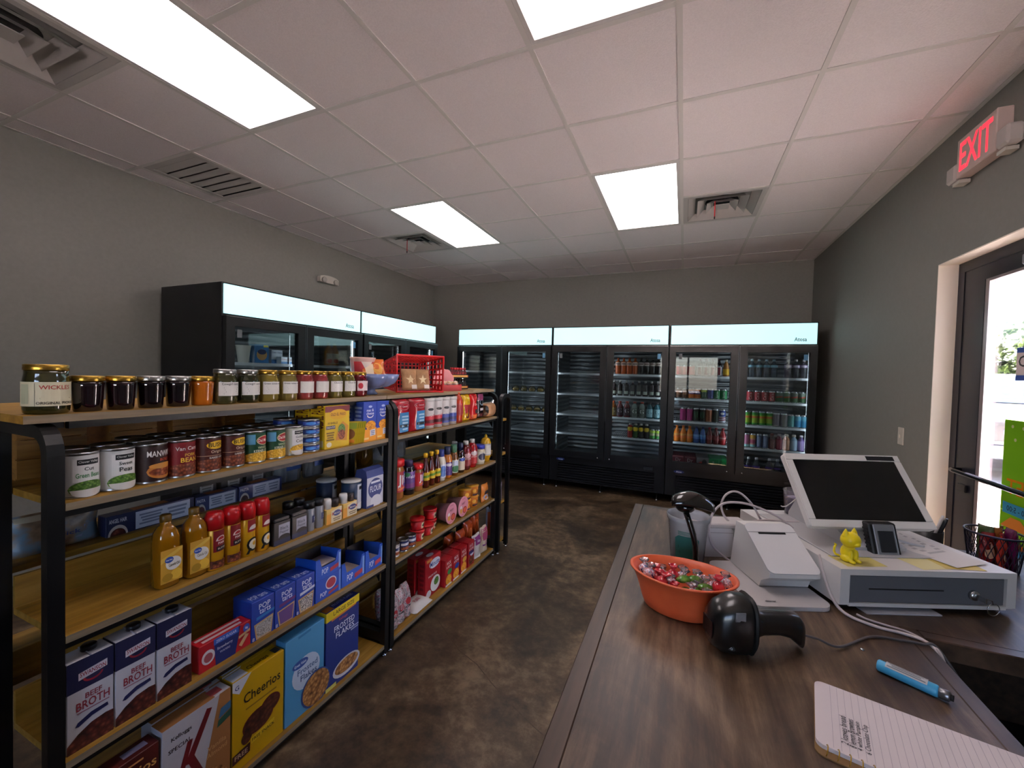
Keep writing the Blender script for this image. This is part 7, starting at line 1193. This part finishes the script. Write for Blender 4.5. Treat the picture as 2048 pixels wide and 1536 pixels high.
# poster on the outside of the glass: seen from behind, so its print is mirrored
PY1, PZ0, PZ1 = 2.815, 0.62, 1.29; PW = 0.46; px_ = XG - 0.0018
t = tag(obj('poster', MB().box(px_ - 0.0006, px_ + 0.0006, PY1 - PW, PY1, PZ0, PZ1, paper_lit('#6aa022', 0.05)), None), 'bright green market poster on the door glass, printed in reverse', 'poster')
fp = lambda u, v, l: (px_ - 0.0006 - l, PY1 - PW + u, PZ0 + v)          # mirrored lettering: u runs toward the far edge
ops = [('r', 0.0, 0.33, 1.0, 0.34, '#a8d84c'), ('t', 'FRESH', 0.45, 0.62, 0.05, '#3c4a3c', 0.5), ('t', 'MARKET', 0.5, 0.52, 0.11, '#b8701a', 0.86), ('r', 0.35, 0.42, 0.65, 0.46, '#b8901a'), ('r', 0.5, 0.32, 0.96, 0.40, '#3a84a8'), ('t', '9:00 - 5:00', 0.73, 0.36, 0.04, '#2c3c4c', 0.4), ('p', [(0.55, 0.22), (0.98, 0.22), (0.84, 0.30), (0.7, 0.30)], '#b87434'), ('r', 0.57, 0.0, 0.6, 0.22, '#a8a888'), ('r', 0.93, 0.0, 0.96, 0.22, '#a8a888'), ('r', 0.6, 0.0, 0.93, 0.1, '#3a7cac'), ('e', 0.76, 0.115, 0.15, 0.025, '#a85c2c'), ('r', 0.1, 0.0, 0.4, 0.16, '#b8701a')]
for k in range(6): ops.append(('e', 0.12 + 0.15 * k, 0.93 - 0.025 * math.sin(k), 0.018, 0.012, '#b8bc90'))
for k in range(5): ops.append(('e', 0.18 + 0.16 * k, 0.86, 0.018, 0.012, '#b8bc90'))
# seen from inside, the print reads right to left
pr = MB().ink([tuple(paper_lit(z, 0.05) if isinstance(z, str) and z.startswith('#') else z for z in op) for op in ops], PW, PZ1 - PZ0, lambda u, v, l: fp(u, v, l)); obj('print', pr, t)
CYA = 2.752
t = tag(obj('closed_sign', MB().box(px_ - 0.0062, px_ - 0.0032, CYA - 0.30, CYA, 1.482, 1.640, mat('#d8c8c8', 0.5)), None), 'blue bordered CLOSED sign hanging inside the door glass', 'sign')
obj('print', MB().ink([('r', 0, 0.84, 1, 1, '#2c4a9c'), ('r', 0, 0, 1, 0.16, '#2c4a9c'), ('t', 'CLOSED', 0.5, 0.58, 0.34, '#23202a', 0.9), ('t', 'Please Come Again', 0.5, 0.28, 0.1, '#6a4a6c', 0.8)], 0.30, 0.158, lambda u, v, l: (px_ - 0.0062 - l, CYA - u, 1.482 + v)), t)
# made-up window behind the camera, added to let in frontal fill daylight
wf = MB(); yo = YF - 0.09
for q in ((WX0 + .001, WX0 + 0.05, WZ0 + .001, WZ1 - .001), (WX1 - 0.05, WX1 - .001, WZ0 + .001, WZ1 - .001), ((WX0 + WX1) / 2 - 0.025, (WX0 + WX1) / 2 + 0.025, WZ0 + 0.05, WZ1 - 0.05), (WX0 + 0.05, WX1 - 0.05, WZ0 + .001, WZ0 + 0.05), (WX0 + 0.05, WX1 - 0.05, WZ1 - 0.05, WZ1 - .001)): wf.box(q[0], q[1], yo - 0.025, yo + 0.025, q[2], q[3], bron)
FILL_WIN = struct('fill_window_1', wf)
for x0, x1 in ((WX0 + 0.05, (WX0 + WX1) / 2 - 0.025), ((WX0 + WX1) / 2 + 0.025, WX1 - 0.05)): obj('glass_pane', MB().box(x0, x1, yo - 0.003, yo + 0.003, WZ0 + 0.05, WZ1 - 0.05, MC['door_glass']), FILL_WIN)

# ================================================================ outside
asp = noisemat('sunlit_concrete', [(0.3, '#b8aea2'), (0.7, '#ccc2b6')], 3, (0.8, 0.9), 8)
struct('ground', MB().box(XO + 0.001, 60, -40, 60, -0.14, -0.02, asp).box(-40, XO, -40, YF - 0.16, -0.14, -0.02, asp))
# parked car facing the shop
CA = math.atan2(-0.85, -0.52); t = tag(empty('parked_car', (5.15, 9.55, -0.02), CA), 'white and dark parked car seen through the glass door', 'car')
wht = mat('#6c7076', 0.25, coat=0.6); dkc = mat('#0a0e18', 0.3)
def prof(P, y0, y1, m): return MB().prism(P, y0, y1, m, lambda x, z, y: (x, y, z))
bodyP = [(0.82, 0.34), (0.92, 0.42), (0.92, 0.95), (0.80, 1.08), (-0.3, 1.18), (-0.95, 1.68), (-2.6, 1.74), (-3.5, 1.5), (-3.7, 1.0), (-3.7, 0.34)]
obj('body', prof(bodyP, -0.92, 0.92, wht), t)
obj('windshield', MB().add([(-0.27, -0.78, 1.20), (-0.27, 0.78, 1.20), (-0.90, 0.68, 1.665), (-0.90, -0.68, 1.665)], [[0, 1, 2, 3]], mat('#20262c', 0.1, coat=0.5)), t)
obj('grille', MB().cbox(0.921, 0.94, -0.55, 0.55, 0.62, 0.92, dkc, 0.005), t); obj('bumper', MB().cbox(0.921, 1.0, -0.9, 0.9, 0.34, 0.56, mat('#3a4048', 0.35), 0.02), t)
for s_ in (-1, 1): obj('headlight', MB().cbox(0.921, 0.945, s_ * 0.74 - 0.15, s_ * 0.74 + 0.15, 0.72, 0.9, mat('#6a7078', 0.1), 0.008), t)
obj('emblem', MB().lathe([(0.075, 0), (0.075, 0.012), (0.06, 0.014), (0.06, 0.006), (0.0, 0.006)], STEEL, 22).move(lambda x, y, z: (0.941 + z, x, 0.77 + y)), t)
pl = obj('license_plate', MB().cbox(1.0, 1.006, -0.155, 0.155, 0.40, 0.555, mat('#8a8a8e', 0.4), 0.002), t); obj('plate_print', MB().ink([('l', 0.1, 0.8, 0.9, 0.94, 1, '#a83c4c'), ('t', '8 J', 0.5, 0.42, 0.5, '#5c3c50', 0.6)], 0.31, 0.155, lambda u, v, l: (1.006 + l, u - 0.155, 0.40 + v)), pl)
for x in (0.15, -2.75):
    for s_ in (-1, 1): obj('wheel', MB().lathe([(0.0, -0.1), (0.2, -0.1), (0.33, -0.09), (0.34, 0.0), (0.33, 0.09), (0.2, 0.1), (0, 0.1)], mat('#141416', 0.7), 26).move(lambda a, b_, c, x=x, s_=s_: (x + a, s_ * 0.86 + c, 0.34 + b_)), t)
for s_ in (-1, 1): obj('mirror', MB().ball((-0.35, s_ * 1.0, 1.16), 0.09, wht, 12, 8, (0.7, 1.1, 0.8)), t)
# trees beyond the lot
leafm = noisemat('leaves', [(0.35, '#1e3208'), (0.55, '#33480f'), (0.7, '#4a5a18')], 0.6, (0.6, 0.7), 3); bark = noisemat('bark', [(0.3, '#3c3024'), (0.7, '#5c4c3a')], 6, (0.8, 0.9), 6)
def tree(label, x, y, h, r, seed):
    rnd = random.Random(seed); t = tag(empty('tree', (x, y, -0.02)), label, 'tree', 'trees across the parking lot')
    obj('trunk', MB().tube([(0, 0, 0), (0.05, 0.03, h * 0.3), (0, 0.08, h * 0.6)], [0.22, 0.16, 0.09], bark, 10), t); b = MB(); V = []; F = []
    for k in range(2600):
        while True:
            p = Vector((rnd.uniform(-1, 1), rnd.uniform(-1, 1), rnd.uniform(-1, 1)))
            if 0.25 < p.length < 1 + 0.12 * math.sin(5 * p.x + seed) * math.sin(6 * p.z): break
        c = Vector((p.x * r, p.y * r, h * 0.62 + p.z * h * 0.40)); a = Vector((rnd.uniform(-1, 1), rnd.uniform(-1, 1), rnd.uniform(-1, 1))).normalized() * rnd.uniform(0.12, 0.24); q = a.orthogonal().normalized() * a.length * 0.6
        i = len(V); V += [c - a, c + q, c + a, c - q]; F.append([i, i + 1, i + 2, i + 3])
    b.add(V, F, leafm); o = obj('crown', b, t); o['kind'] = 'stuff'
tree('leafy tree across the parking lot, left in the door glass', 11.2, 22.0, 3.9, 2.6, 3); tree('leafy tree across the lot, right in the door glass', 13.5, 21.5, 4.4, 2.8, 5); tree('leafy tree across the lot, nearest the door frame', 9.4, 23.0, 3.6, 2.4, 8)
